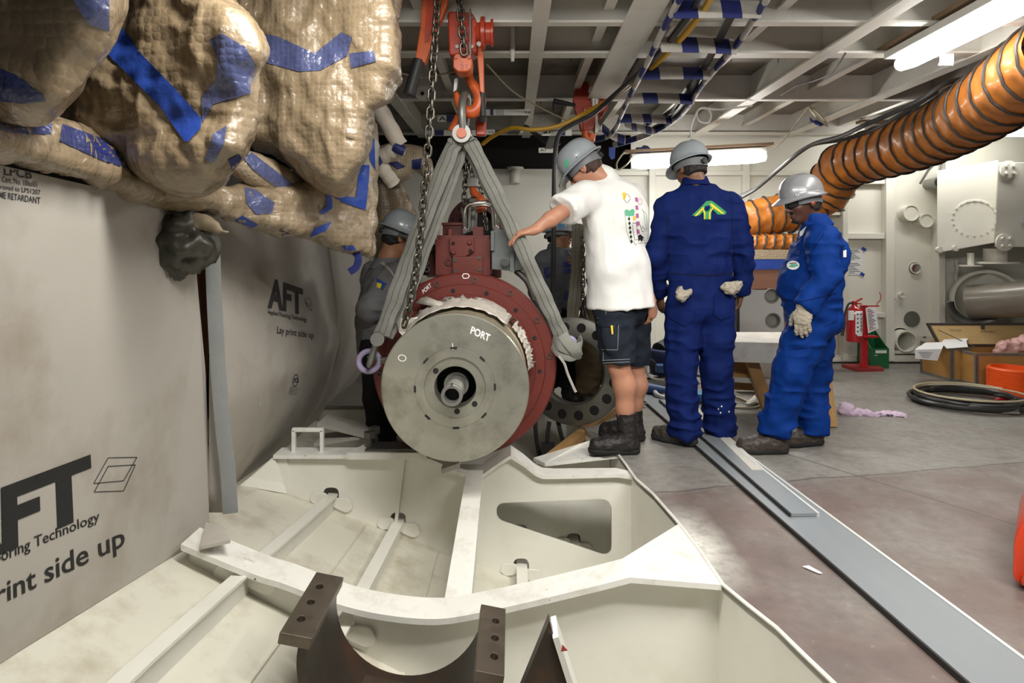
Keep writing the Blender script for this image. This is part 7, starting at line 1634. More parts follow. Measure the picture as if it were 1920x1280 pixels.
def person(label, J, hd, skin, hands, res=.0062, legs=True, f=None, group=None, lk=.78):
    pts = list(J.values()) + [hd[0]] + [h[0] for h in hands]
    lo, hi = bbox(pts, .24); s = SDF(lo, hi, res)
    g, R, F_, U_ = head(s, *hd)
    nb = J['neck']; s.chain([g(0, -.025, -.05), g(0, -.03, -.10).lerp(nb, .55), nb], [.056, .055, .062], .03)
    lat = (J['shR'] - J['shL']).normalized(); msh = (J['shL'] + J['shR']) / 2; mh = (J['hipL'] + J['hipR']) / 2
    s.cone(nb, msh, .06, .07, .05); s.cone(J['shL'].lerp(msh, .25), J['shR'].lerp(msh, .25), .052, .052, .05)
    s.cone(msh - Vector((0, 0, .09)), J['waist'], .095, .088, .05, lat, 1.45); s.cone(J['waist'], mh, .088, .10, .05, lat, 1.4)
    for q in 'LR':
        sh, el, wr = J['sh' + q], J['el' + q], J['wr' + q]
        s.chain([sh, sh.lerp(el, .4), el], [.054, .050, .040], .03); s.chain([el, el.lerp(wr, .3), wr], [.041, .043, .027], .02)
        if legs:
            hp, kn, an = J['hip' + q], J['kn' + q], J['an' + q]; ft = J['to' + q]
            s.chain([hp, hp.lerp(kn, .5), kn], [.09 * lk, .08 * lk, .060 * lk], .04)
            back = -(ft - an); back.z = 0; back = back.normalized() * .022
            s.chain([kn, kn.lerp(an, .3) + back, kn.lerp(an, .65) + back * .4, an], [.060 * lk, .066 * lk, .050 * lk, .040 * lk], .03)
            s.cone(an - UP * .02, an.lerp(ft, .4) - UP * .015, .030, .022, .02)
    for h in hands: hand(s, *h)
    o = sdf_obj('person', s, M[skin], None, 1); tag(o, label, 'person', group)
    for sg in (-1, 1):
        b = MB(); b.sphere(g(sg * .031, .080, .012), .0125, 14); e = b.build('eye', M['white_cloth'], o); b = MB(); b.sphere(g(sg * .031, .0895, .012), .0055, 10); b.build('iris', M['rubber'], e)
    return o, g, R, F_, U_
def hair(o, hd, m, low=-.075, front=.035, sc=1.05):
    c, F_, U_ = hd[:3]; R, F_, U_ = frame(F_, U_); c = V3(c); s = SDF(*bbox([c], .16), .005); Mx = np.array([R, F_, U_]).T
    s.ell(c - F_ * .014 + U_ * .030, (.080 * sc, .098 * sc, .088 * sc), Mx, 0); s.ell(c - F_ * .045 - U_ * .035, (.062, .055, .05), Mx, .03)
    s.clip(c + F_ * front, F_ * .85 - U_ * .25); s.clip(c + U_ * low, -U_ - F_ * .25)
    s.ell(c + F_ * .045 - U_ * .05 + R * .08, (.04, .05, .06), Mx, 0, True); s.ell(c + F_ * .045 - U_ * .05 - R * .08, (.04, .05, .06), Mx, 0, True)
    return sdf_obj('hair', s, M[m], o, 1, wrinkle(.003, 60, 30))
def helmet(o, hd, tilt=0.0, m='helmet_grey', band=True, sticker=None):
    c, F_, U_ = hd[:3]; R, F_, U_ = frame(F_, U_); c = V3(c) + U_ * .052 - F_ * .004
    F2 = (F_ * math.cos(tilt) + U_ * math.sin(tilt)); U2 = (U_ * math.cos(tilt) - F_ * math.sin(tilt))
    def pt(a, ph, k=0.0):
        x, y, z = math.sin(a) * .112, math.cos(a) * .135, .125
        cp = math.cos(ph); r = cp ** .72; p = R * x * r + F2 * y * r + U2 * z * math.sin(ph) ** .9
        rid = .007 * math.exp(-((math.sin(a) * r * .112) / .022) ** 2) * math.sin(ph) + .004 * math.exp(-((abs(math.sin(a) * r * .112) - .055) / .012) ** 2) * math.sin(ph)
        return c + p * (1 + k) + U2 * rid
    n = 56; rows = []
    def brim(a, ext): fr = max(0, math.cos(a)) ** 3; bk = max(0, -math.cos(a)) ** 4; return ext * (.014 + .046 * fr + .006 * bk), -.020 * fr * ext - .004 * ext
    for j in range(13): ph = PI / 2 * (1 - j / 12) ; rows.append([pt(2 * PI * k / n, max(ph, .0001)) for k in range(n + 1)])
    for ext in (.35, .75, 1.0):
        row = []
        for k in range(n + 1):
            a = 2 * PI * k / n; w_, dz = brim(a, ext); p = pt(a, .0001); out = (R * math.sin(a) * .112 + F2 * math.cos(a) * .135).normalized(); row.append(p + out * w_ + U2 * (dz - .010 * ext))
        rows.append(row)
    row = []
    for k in range(n + 1):
        a = 2 * PI * k / n; w_, dz = brim(a, 1.0); p = pt(a, .0001); out = (R * math.sin(a) * .112 + F2 * math.cos(a) * .135).normalized(); row.append(p + out * (w_ - .004) + U2 * (dz - .016))
    rows.append(row)
    for j in range(6): ph = PI / 2 * j / 5; rows.append([pt(2 * PI * k / n, max(min(ph, PI / 2), .0001), -.05) + U2 * (-.010 if j == 0 else 0) for k in range(n + 1)])
    b = MB(); b.grid(rows); bmesh.ops.remove_doubles(b.bm, verts=b.bm.verts, dist=2e-4); sh = b.build('hard_hat', M[m], o, angle=50)
    if band:
        b = MB(); rows = []
        for (h, k_) in ((-.012, 1.0), (-.012, 1.06), (-.052, 1.03), (-.052, .98), (-.012, 1.0)):
            row = []
            for k in range(41):
                a = PI * .25 + PI * 1.5 * k / 40; dn = max(0, -math.cos(a)) ** 2 * .022
                row.append(c + R * math.sin(a) * .088 * k_ + F2 * math.cos(a) * .112 * k_ + U2 * (h - (dn if h < -.03 else dn * .4)))
            rows.append(row)
        b.grid(rows); bmesh.ops.remove_doubles(b.bm, verts=b.bm.verts, dist=1e-5); b.build('head_band', M['helmet_band'], sh, angle=50)
        b = MB(); q = c - F2 * .118 - U2 * .052; b.lathe(q, -F2, [(-.01, .018), (.014, .018), (.016, .014), (.016, 0)], 16); b.build('ratchet_knob', M['rubber'], sh)
    for sg in (-1, 1):
        for a in (.75, 1.75): b = MB(); b.sphere(pt(sg * a, .02) + U2 * .004, .0055, 8); b.build('rivet', M['chrome'], sh)
    return sh
def glasses(o, g, R, F_, U_, dark=True):
    t = []
    b = MB()
    for sg in (-1, 1):
        rows = []
        for j in range(5):
            v = -.018 + .036 * j / 4; rows.append([g(sg * x, .113 - (x / .075) ** 2 * .045, .010 + v * (1 - .3 * (x / .07) ** 2)) for x in np.linspace(.006, .066, 8)])
        b.grid(rows)
    L_ = b.build('safety_glasses', M['lens_dark'] if dark else M['lens_clear'], o, angle=60); L_.modifiers.new('t', 'SOLIDIFY').thickness = .002
    b = MB()
    for sg in (-1, 1): b.bar(g(sg * .066, .072, .018), g(sg * .084, -.02, .014), .003, .006)
    b.bar(g(-.066, .078, .028), g(.066, .078, .028), .003, .004)
    b.build('temple_bar', M['rubber'], L_, smooth=False)
    return L_
def clear_lens():
    m = bpy.data.materials.new('lens_clear'); m.use_nodes = True; b = m.node_tree.nodes['Principled BSDF']
    b.inputs['Transmission Weight'].default_value = .9; b.inputs['Roughness'].default_value = .05; b.inputs['IOR'].default_value = 1.1; b.inputs['Base Color'].default_value = (.9, .92, .92, 1); return m
M['lens_clear'] = clear_lens()
def boots(o, J, sides, m='boot_black', shaft=.13, fat=1.0, zf=0.0, L=None):
    for q in sides:
        an, to = J['an' + q], J['to' + q]; d = (to - an); d.z = 0; d = d.normalized(); zb = min(an.z - .07, to.z - .03) if L is None else L
        a0 = Vector((an.x, an.y, zb)); s = SDF(*bbox([a0 - d * .12, a0 + d * .27, a0 + Vector((0, 0, .30))], .09), .0055); sd = Vector((d.y, -d.x, 0))
        heel = a0 - d * .035 + Vector((0, 0, .045)); ball = a0 + d * .12 + Vector((0, 0, .042)); toe = a0 + d * .175 + Vector((0, 0, .042))
        s.cone(heel, ball, .042 * fat, .046 * fat, .02); s.cone(ball, toe, .046 * fat, .043 * fat, .02, (0, 0, 1), .95); s.cone(a0 + Vector((0, 0, .07)), a0 + d * .10 + Vector((0, 0, .055)), .05 * fat, .042 * fat, .03)
        top = an + Vector((0, 0, shaft - .05)); s.cone(a0 + Vector((0, 0, .06)) - d * .01, top, .05 * fat, .054 * fat, .025)
        s.clip(a0 + Vector((0, 0, .022)), (0, 0, -1)); s.clip(top, (0, 0, 1))
        b_ = sdf_obj('boot', s, M[m], o, 1, wrinkle(.003, 26, 40, 3))
        s = SDF(*bbox([a0 - d * .12, a0 + d * .26, a0 + Vector((0, 0, .08))], .08), .005); s.cone(heel - Vector((0, 0, .02)), ball - Vector((0, 0, .02)), .046 * fat, .051 * fat, .02); s.cone(ball - Vector((0, 0, .02)), toe - Vector((0, 0, .02)), .051 * fat, .048 * fat, .02)
        s.clip(a0 + Vector((0, 0, .030)), (0, 0, 1)); s.clip(a0 + Vector((0, 0, .001)), (0, 0, -1)); sdf_obj('sole', s, M['sole'], b_, 0)
        bb = MB()
        for i in range(5):
            c = a0 + d * (.10 - .018 * i) + Vector((0, 0, .092 + .019 * i)); bb.tube([c - sd * .026, c + d * .010 + Vector((0, 0, .008)), c + sd * .026], .0035, 6)
        bb.build('lace', M['rubber'], b_)
def collar(o, nb, U_, r0, r1, h, m, gap=None, lean=(0, 0, 0)):
    b = MB(); rows = []
    for (k, hh) in ((r0, -.02), (r1, h), (r1 * .90, h + .004), (r0 * .86, .0)):
        rows.append([Vector(nb) + Vector((math.cos(a) * k * 1.05, math.sin(a) * k, hh)) + Vector(lean) * (hh / h) for a in np.linspace(0, 2 * PI, 37)])
    b.grid(rows); bmesh.ops.remove_doubles(b.bm, verts=b.bm.verts, dist=1e-5); return b.build('collar', M[m], o, angle=60)
def seam(o, tgt, pts, m, r=.0016, off=.002):
    """stitched line following a garment"""
    bv = bvh_of(tgt); q = []
    for i in range(len(pts) - 1):
        a, e = Vector(pts[i]), Vector(pts[i + 1]); n = max(2, int((e - a).length / 3))
        for k in range(n): 
            c = a.lerp(e, k / n); w_ = cast([bv], P(c.x, c.y, 1), off)
            if w_ is not None: q.append(w_)
    if len(q) > 2: b = MB(); b.tube(q, r, 5); return b.build('stitching', M[m], o)
UP = Vector((0, 0, 1))
# ---------------------------------------------------------------- man in navy, seen from behind
d = 3.82
J = dict(neck=P(1304, 352, d), shL=P(1254, 392, d), shR=P(1368, 389, d), elL=P(1230, 478, d - .02), elR=P(1395, 475, d - .02), wrL=P(1238, 550, d + .13), wrR=P(1388, 548, d + .06),
         waist=P(1312, 505, d), hipL=P(1285, 578, d), hipR=P(1340, 578, d), knL=P(1277, 690, d - .02), knR=P(1344, 690, d + .02), anL=P(1284, 806, d - .02), anR=P(1350, 800, d + .1), toL=P(1252, 818, d + .05), toR=P(1352, 812, d + .3))
hd = (P(1295, 318, d + .03), Vector((-.38, .86, -.30)), Vector((-.1, .25, 1)))
nv, g, R, F_, U_ = person('man in navy overalls seen from behind with a green and yellow emblem on his back', J, hd, 'skin_brown',
    [(J['wrL'], (.0, .10, -1), (1, .3, 0), (0, 1, .1), .7, 1.0), (J['wrR'], (-.05, .1, -1), (-1, .3, 0), (0, 1, .1), .6, 1.0)])
hair(nv, hd, 'hair_black', -.07); hl = helmet(nv, hd, .0)
def coverall(o, J, m, res, seed, lat=None, chest=.128, wst=.122, fl=1.5, arm=(.074, .064, .055), leg=(.112, .094, .088), hem=None, name='overalls', belly=None, wr=.007):
    pts = [J[k] for k in J]; s = SDF(*bbox(pts, .2), res); lat = lat or (J['shR'] - J['shL']).normalized(); msh = (J['shL'] + J['shR']) / 2; mh = (J['hipL'] + J['hipR']) / 2
    s.cone(msh - UP * .09, J['waist'] + UP * .02, chest, wst, .05, lat, fl); s.cone(J['shL'].lerp(msh, .2), J['shR'].lerp(msh, .2), .076, .076, .06); s.cone(msh + UP * .01, J['neck'] - UP * .01, .088, .070, .05)
    for q in 'LR': s.cone(J['neck'] - UP * .005, J['sh' + q] + UP * .005, .062, .070, .04)
    s.cone(J['waist'], mh + UP * .02, wst * .98, wst * 1.04, .04, lat, fl * .94)
    if belly: s.ell(belly[0], belly[1], None, .08)
    for q in 'LR':
        sh, el, wr_ = J['sh' + q], J['el' + q], J['wr' + q]; ml = sh.lerp(el, .4); s.cone(sh, ml, arm[0], arm[0] * .6 + arm[1] * .4, .05); s.cone(ml, el, arm[0] * .6 + arm[1] * .4, arm[1], .012); s.chain([el, wr_ - (wr_ - el).normalized() * .01], [arm[1], arm[2]], .012)
        hp, kn, an = J['hip' + q], J['kn' + q], J['an' + q]; s.chain([hp, hp.lerp(kn, .5), kn], [leg[0], (leg[0] + leg[1]) / 2, leg[1]], .035); s.chain([kn, an + UP * (hem or -.02)], [leg[1], leg[2]], .03)
    for q in 'LR': s.clip_local(J['an' + q] + UP * ((hem or -.02)), -UP, .15)
    for q in 'LR':
        wr_, el = J['wr' + q], J['el' + q]; s.clip_local(wr_, (wr_ - el).normalized(), .085)
    ank = [np.array(J['an' + q]) for q in 'LR']; elb = [np.array(J['el' + q]) for q in 'LR']
    def dsp(V):
        a = np.full(len(V), .55); 
        for p_ in ank: a = np.maximum(a, 1.6 * np.exp(-(np.linalg.norm((V - p_) * [1, 1, .6], axis=1) / .16) ** 2))
        for p_ in elb: a = np.maximum(a, 1.2 * np.exp(-(np.linalg.norm(V - p_, axis=1) / .12) ** 2))
        n = vnoise(V * np.array([8, 8, 19]) + seed); n2 = vnoise(V * np.array([16, 16, 8]) + seed + 9); n3 = vnoise(V * 34 + seed)
        return a * wr * (1 - 2.2 * np.abs(n)) + wr * .45 * (1 - 2 * np.abs(n2)) + .0012 * n3
    return sdf_obj(name, s, M[m], o, 2, dsp)
def clip_local(s, p, n, rad):
    n = np.array(Vector(n).normalized()); p = np.array(p); sl, (X, Y, Z) = s._sub(p - rad, p + rad)
    if X.size == 0: return s
    h = (X - p[0]) * n[0] + (Y - p[1]) * n[1] + (Z - p[2]) * n[2]; rr = np.sqrt((X - p[0]) ** 2 + (Y - p[1]) ** 2 + (Z - p[2]) ** 2)
    s.f[sl] = np.where(rr < rad * .98, np.maximum(s.f[sl], h), s.f[sl]); return s
SDF.clip_local = clip_local
cv = coverall(nv, J, 'coverall_navy', .0066, 2.0, fl=1.55, chest=.142, wst=.128, arm=(.078, .066, .054), leg=(.112, .090, .092), hem=-.035, wr=.016)
collar(nv, J['neck'] + Vector((0, 0, .035)), UP, .084, .072, .035, 'coverall_navy', lean=(0, .02, 0))
boots(nv, J, 'LR', 'boot_brown', .12, 1.0, L=.002)
tc_ = [bvh_of(cv)]
def cdec(poly, m, name='emblem', off=.004, step=4): return decal(name, poly, tc_, M[m], nv, off, step)
# emblem: two green wings over a stem with a ring, yellow lines inside
cdec([(1297, 404), (1311, 404), (1323, 393), (1323, 384), (1318, 384)], 'logo_green'); cdec([(1330, 377), (1336, 377), (1362, 397), (1360, 402), (1346, 402), (1334, 390)], 'logo_green')
cdec([(1318, 384), (1324, 377), (1334, 376), (1338, 384), (1334, 397), (1333, 411), (1319, 411), (1319, 400), (1315, 392)], 'logo_green', off=.006)
cdec([(1302, 405), (1306, 405), (1320, 391), (1319, 387)], 'logo_yellow', off=.007); cdec([(1331, 382), (1334, 381), (1358, 400), (1354, 401), (1334, 387)], 'logo_yellow', off=.007)
cdec([(1320, 411), (1320, 399), (1316, 390), (1318, 389), (1322.5, 398), (1322.5, 411)], 'logo_yellow', off=.008); cdec([(1329.5, 411), (1329.5, 398), (1337, 388), (1338, 390), (1332, 399), (1332, 411)], 'logo_yellow', off=.008)
cdec([(1321, 391), (1323, 386), (1330, 385), (1332, 389), (1327, 396), (1323, 395)], 'coverall_navy', 'emblem_centre', off=.010)
seam(nv, cv, [(1252, 511), (1290, 515), (1340, 516), (1378, 511)], 'trouser_black', .002)
seam(nv, cv, [(1250, 398), (1252, 440), (1254, 500)], 'trouser_black', .0018); seam(nv, cv, [(1372, 398), (1374, 440), (1376, 500)], 'trouser_black', .0018)
for pk in ([(1256, 548), (1300, 552), (1302, 598), (1284, 612), (1256, 596)], [(1340, 552), (1380, 545), (1378, 590), (1352, 600), (1338, 590)]):
    decal('back_pocket', pk, tc_, M['coverall_navy'], nv, .009, 6)
for i, q in enumerate(((1346, 765), (1352, 760), (1366, 770), (1350, 772))): cdec([(q[0], q[1]), (q[0] + 2, q[1]), (q[0] + 2, q[1] + 3), (q[0], q[1] + 3)], 'white_cloth', 'paint_spot')
def glove(name, c, d_, pn, th, curl, sc, m, label, fat=1.25, cuff=True):
    c = V3(c); s = SDF(*bbox([c, c + V3(d_).normalized() * .2 * sc], .10), .0042); hand(s, c, d_, pn, th, curl, sc, .004, .25, fat)
    if cuff: s.cone(c - V3(d_).normalized() * .05, c, .036 * sc, .034 * sc, .01, pn, .7)
    o = sdf_obj(name, s, M[m], None, 1, wrinkle(.0016, 60, 60))
    if label: tag(o, label, 'glove', 'work gloves in the back pockets')
    return o
def pocket_glove(poly, dd, label):
    o = lump('work_glove', poly, lambda x, y: dd + 0 * x, .028, M['glove_leather'], None, .0055, noise_fn(.007, 38, ridged=True), .02); tag(o, label, 'glove', 'work gloves in the back pockets')
pocket_glove([(1270, 560), (1266, 548), (1272, 538), (1279, 537), (1281, 543), (1288, 545), (1296, 541), (1297, 549), (1290, 558), (1280, 566)], d - .16, 'grey work glove poking out of the middle pocket of the navy trousers')
pocket_glove([(1351, 538), (1360, 530), (1378, 528), (1392, 527), (1393, 534), (1386, 545), (1374, 552), (1360, 549)], d - .14, 'grey striped work glove poking out of the hip pocket under the right elbow')
d = 3.66
f = Vector((-.80, .60, 0)); lt = Vector((-.60, -.80, 0))
mid = P(1150, 372, d + .02)
J = dict(neck=P(1130, 335, d + .02), shL=P(1096, 368, d - .10), shR=P(1182, 372, d + .20), elL=P(1046, 402, d - .26), elR=P(1192, 466, d + .14), wrL=P(1000, 432, d - .30), wrR=P(1221, 566, d + .06),
         waist=P(1160, 500, d + .03), hipL=P(1150, 572, d - .03), hipR=P(1182, 572, d + .16), knL=P(1160, 686, d - .04), knR=P(1188, 690, d + .22), anL=P(1174, 806, d - .02), anR=P(1186, 792, d + .24), toL=P(1130, 830, d - .02), toR=P(1150, 800, d + .30))
hd = (P(1096, 316, d + .02), Vector((-.70, .35, -.62)), Vector((-.55, .1, .82)))
wm, g, R, F_, U_ = person('man in a white T-shirt and dark shorts reaching out to the grey junction box', J, hd, 'skin_fair',
    [(J['wrL'], (-.85, .10, -.15), (0, .25, -1), (.1, 1, .1), .55, 1.0), (J['wrR'], (.12, -.05, -1), (-.5, .7, 0), (-.8, -.4, 0), .8, 1.0)], res=.0058, lk=1.0)
hair(wm, hd, 'hair_brown', -.075); hl = helmet(wm, hd, .0)
dec_t = [bvh_of(hl)]; decal('sticker', [(1059, 300), (1064, 297), (1067, 304), (1066, 312), (1061, 315), (1058, 309)], dec_t, M['leaf_green'], hl, .003, 3)
glasses(wm, g, R, F_, U_)
pts = [J[k] for k in ('neck', 'shL', 'shR', 'elL', 'elR', 'waist', 'hipL', 'hipR')]
s = SDF(*bbox(pts, .25), .0062); lat = -lt; msh = (J['shL'] + J['shR']) / 2
hem = P(1165, 574, d + .05)
s.cone(msh - UP * .10, J['waist'], .145, .165, .05, lat, 1.32); s.cone(J['waist'], hem + UP * .0, .168, .196, .04, lat, 1.22)
s.cone(J['shL'].lerp(msh, .15), J['shR'].lerp(msh, .15), .082, .082, .06); s.cone(msh + UP * .02, J['neck'] + UP * .01, .10, .074, .05); s.ell(msh - f * .06 - UP * .10, (.18, .16, .20), None, .06)
s.cone(J['shL'], J['shL'].lerp(J['elL'], .86), .085, .092, .05); s.cone(J['shR'], J['shR'].lerp(J['elR'], .75), .08, .085, .05)
s.clip_local(J['shL'].lerp(J['elL'], .80), (J['elL'] - J['shL']).normalized() - UP * .15, .14)
s.clip(hem, (0.03, 0, -1))
def ts(V): 
    n = vnoise(V * np.array([9, 9, 3.2]) + 3); n2 = vnoise(V * np.array([14, 14, 14]) + 8); low = np.clip((1.2 - V[:, 2]) * 2, .3, 1.6)
    n3 = vnoise(V * np.array([16, 16, 5]) + 17); return low * .011 * (1 - 2 * np.abs(n)) + .006 * n2 + .005 * (1 - 2 * np.abs(n3))
tee = sdf_obj('t_shirt', s, M['tee_white'], wm, 2, ts)
# shorts with cargo pocket
s = SDF(*bbox([J['hipL'], J['hipR'], J['knL'], J['knR'], J['waist']], .22), .0062)
mh = (J['hipL'] + J['hipR']) / 2; s.cone(J['waist'] - UP * .1, mh, .145, .15, .04, lat, 1.15)
for q in 'LR': s.chain([J['hip' + q], J['kn' + q] + UP * .01], [.125, .098], .03); s.clip_local(J['kn' + q] + UP * .025, (0, 0, -1), .16)
s.ell(J['hipL'].lerp(J['knL'], .5) + Vector((-.035, -.095, 0)), (.062, .035, .105), None, .02)
sho = sdf_obj('shorts', s, M['denim_black'], wm, 2, wrinkle(.007, 11, 15, 6))
tb = bvh_of(sho)
for ln in ([(1120, 596), (1160, 598), (1160, 603)], [(1120, 604), (1152, 612), (1160, 604)], [(1128, 655), (1158, 656), (1160, 605)], [(1120, 676), (1184, 673)], [(1121, 681), (1184, 678)], [(1136, 572), (1136, 592)], [(1131, 660), (1131, 680)]): seam(wm, sho, ln, 'thread', .0014)
decal('pocket_flap', [(1122, 595), (1162, 597), (1161, 608), (1148, 612), (1122, 612)], [tb], M['denim_black'], wm, .008, 5)
decal('pen', [(1145, 610), (1149, 610), (1150, 626), (1147, 627)], [tb], M['sun_yellow'], wm, .012, 3)
boots(wm, J, 'LR', 'boot_black', .16, 1.08, L=.002)
for q in 'LR': b = MB(); a = J['an' + q]; b.lathe(a + UP * .05, (0, 0, 1), [(0, .056), (.03, .054), (.035, .05), (.085, .05), (.088, .046), (.088, 0)], 20); b.build('sock', M['rubber'], wm)
# child's drawing printed on the back
tt = [bvh_of(tee)]
def tdec(poly, m, off=.003, step=4): return decal('print_shape', poly, tt, M[m], wm, off, step)
def tline(pts_, m='ink', r=.0011): return seam(wm, tee, pts_, m, r, .002)
tdec([(1167, 361), (1174, 361), (1173, 372), (1169, 374)], 'sun_yellow')
cl_ = [(1176 + 5 * math.cos(t) + 1.2 * math.cos(5 * t), 372 + 7 * math.sin(t) + 1.2 * math.sin(5 * t)) for t in np.linspace(0, 2 * PI, 22)]; tline(cl_); cl_ = [(1200 + 3.5 * math.cos(t), 378 + 6 * math.sin(t)) for t in np.linspace(0, 2 * PI, 14)]; tline(cl_, 'purple')
tdec([(1172, 394), (1176, 392), (1180, 395), (1186, 391), (1190, 394), (1189, 404), (1180, 405), (1173, 404)], 'leaf_green')
for i in range(5): a = 370 + i * 15; tdec([(1190.5 + i * .8, a), (1195.5 + i * .8, a), (1196.5 + i * .8, a + 8), (1191.5 + i * .8, a + 8)], 'purple')
for i in range(6): c = (1179.5 + i * .9, 410 + i * 8.4); tdec([(c[0], c[1] - 4), (c[0] + 2.5, c[1]), (c[0], c[1] + 4), (c[0] - 2.5, c[1])], 'ink')
tline([(1171, 395), (1175, 432), (1182, 456)], 'leaf_green'); tline([(1203, 392), (1211, 400), (1215, 430), (1217, 456)], 'leaf_green'); tline([(1206, 394), (1211, 425), (1214, 452)], 'leaf_green')
tline([(1186, 418), (1193, 418), (1197, 448), (1190, 450), (1187, 430), (1186, 418)]); tline([(1198, 415), (1204, 434), (1211, 433)]); tline([(1204, 424), (1211, 433)])
tdec([(1197, 441), (1201, 439), (1204, 442), (1208, 446), (1209, 452), (1206, 449), (1203, 453), (1200, 449), (1197, 453)], 'ink'); tline([(1196, 456), (1216, 455)]); tline([(1183, 457), (1188, 452), (1192, 460), (1195, 453)])
tdec([(1187, 405), (1192, 405), (1192, 412), (1187, 412)], 'sun_yellow')
# ---------------------------------------------------------------- man in bright blue, in profile
d = 3.70
J = dict(neck=P(1530, 424, d), shL=P(1543, 452, d - .16), shR=P(1528, 448, d + .20), elL=P(1549, 520, d - .22), elR=P(1530, 520, d + .24), wrL=P(1508, 578, d - .24), wrR=P(1500, 570, d + .24),
         waist=P(1522, 530, d), hipL=P(1522, 598, d - .09), hipR=P(1526, 598, d + .09), knL=P(1483, 700, d - .10), knR=P(1524, 702, d + .14), anL=P(1452, 800, d - .05), anR=P(1520, 798, d + .10), toL=P(1412, 828, d - .05), toR=P(1490, 812, d + .08))
hd = (P(1505, 382, d), Vector((-.93, -.22, -.20)), Vector((-.16, 0, 1)))
bm_, g, R, F_, U_ = person('man in bright blue overalls standing sideways with a gloved hand and dark glasses', J, hd, 'skin_dark', [], res=.0058)
hair(bm_, hd, 'hair_black', -.07); hl = helmet(bm_, hd, .03, 'helmet_silver')
glasses(bm_, g, R, F_, U_)
b = MB(); b.sphere(g(-.085, .000, -.002), .009, 10); b.sphere(g(.085, .0, -.002), .009, 10); b.build('ear_plug', M['ear_plug'], bm_)
b = MB(); b.sphere(g(0, .094, -.045), .02, 12, (.5, 1.2, .35)); b.sphere(g(0, .075, -.092), .02, 12, (1.2, 1.5, .8)); b.build('beard', M['hair_black'], bm_)
cv2 = coverall(bm_, J, 'coverall_blue', .0064, 7.0, lat=Vector((.3, -1, 0)).normalized(), chest=.138, wst=.136, fl=1.35, arm=(.084, .074, .062), leg=(.115, .096, .092), hem=-.03, belly=(P(1505, 535, d), (.12, .16, .15)), wr=.016)
collar(bm_, J['neck'] + Vector((.0, 0, .03)), UP, .088, .074, .04, 'coverall_blue', lean=(-.02, 0, 0))
boots(bm_, J, 'LR', 'boot_brown', .12, 1.08, L=.002)
gl = SDF(*bbox([J['wrL'], J['wrL'] - UP * .2], .12), .0042); hand(gl, J['wrL'] + Vector((-.01, -.005, .005)), (-.10, -.12, -1), (.5, .6, 0), (-.85, -.3, 0), .40, 1.0, .004, .12, 1.28); gl.cone(J['wrL'] + UP * .03, J['wrL'] - UP * .02, .042, .038, .01)
sdf_obj('glove', gl, M['glove_leather'], bm_, 1, wrinkle(.002, 50, 60))
gr = SDF(*bbox([J['wrR'], J['wrR'] - UP * .2], .12), .006); hand(gr, J['wrR'], (-.05, 0, -1), (.5, -.6, 0), (-.85, .3, 0), .4, 1.0, .004, .1, 1.2); sdf_obj('glove', gr, M['glove_leather'], bm_, 1)
tc_ = [bvh_of(cv2)]
decal('badge', [(1487 + 12 * math.cos(t) , 497 + 8.5 * math.sin(t)) for t in np.linspace(0, 2 * PI, 20)[:-1]], tc_, M['white_cloth'], bm_, .005, 4)
decal('badge_mark', [(1478, 500), (1484, 495), (1495, 495), (1497, 498), (1488, 501)], tc_, M['leaf_green'], bm_, .007, 4); decal('badge_mark', [(1480, 493), (1494, 492), (1494, 493.5), (1480, 494.5)], tc_, M['ink'], bm_, .007, 4)
decal('name_patch', [(1500, 434), (1512, 424), (1505, 440), (1498, 446)], tc_, M['white_cloth'], bm_, .005, 3)
decal('reflective_band', [(1578, 432), (1584, 418), (1587, 440), (1581, 440)], tc_, M['white_cloth'], bm_, .005, 3); decal('reflective_band', [(1581, 470), (1587, 468), (1587, 482), (1581, 482)], tc_, M['white_cloth'], bm_, .005, 3)
decal('chest_pocket', [(1473, 464), (1500, 470), (1498, 478), (1472, 474)], tc_, M['coverall_blue'], bm_, .008, 4)
seam(bm_, cv2, [(1462, 560), (1500, 566), (1540, 556), (1572, 548)], 'coverall_navy', .002); seam(bm_, cv2, [(1545, 438), (1522, 470), (1514, 505)], 'coverall_navy', .002)
seam(bm_, cv2, [(1545, 612), (1572, 600)], 'coverall_navy', .002); seam(bm_, cv2, [(1480, 655), (1530, 650)], 'coverall_navy', .0018)
# ---------------------------------------------------------------- man in the grey jacket at the port side
d = 3.95
J = dict(neck=P(730, 488, d), shL=P(703, 516, d + .1), shR=P(742, 520, d - .14), elL=P(720, 580, d + .2), elR=P(694, 578, d - .2), wrL=P(775, 560, d + .1), wrR=P(770, 556, d - .18),
         waist=P(712, 600, d), hipL=P(712, 660, d + .08), hipR=P(712, 660, d - .08), knL=P(716, 745, d + .08), knR=P(712, 745, d - .06), anL=P(720, 835, d + .1), anR=P(712, 838, d - .06), toL=P(745, 846, d + .08), toR=P(742, 850, d - .08))
hd = (P(748, 446, d), Vector((.80, .42, -.38)), Vector((.28, .1, 1)))
gm, g, R, F_, U_ = person('man in a grey jacket with a blue and yellow sleeve patch behind the hanging chain', J, hd, 'skin_tan',
    [(J['wrR'], (.9, .2, .35), (-.2, .8, -.5), (-.4, .2, .9), .5, .95), (J['wrL'], (.9, .1, .2), (0, -.8, -.4), (0, 0, 1), .5, .95)], res=.0066)
hair(gm, hd, 'hair_black', -.085); helmet(gm, hd, .0)
J2 = dict(J); 
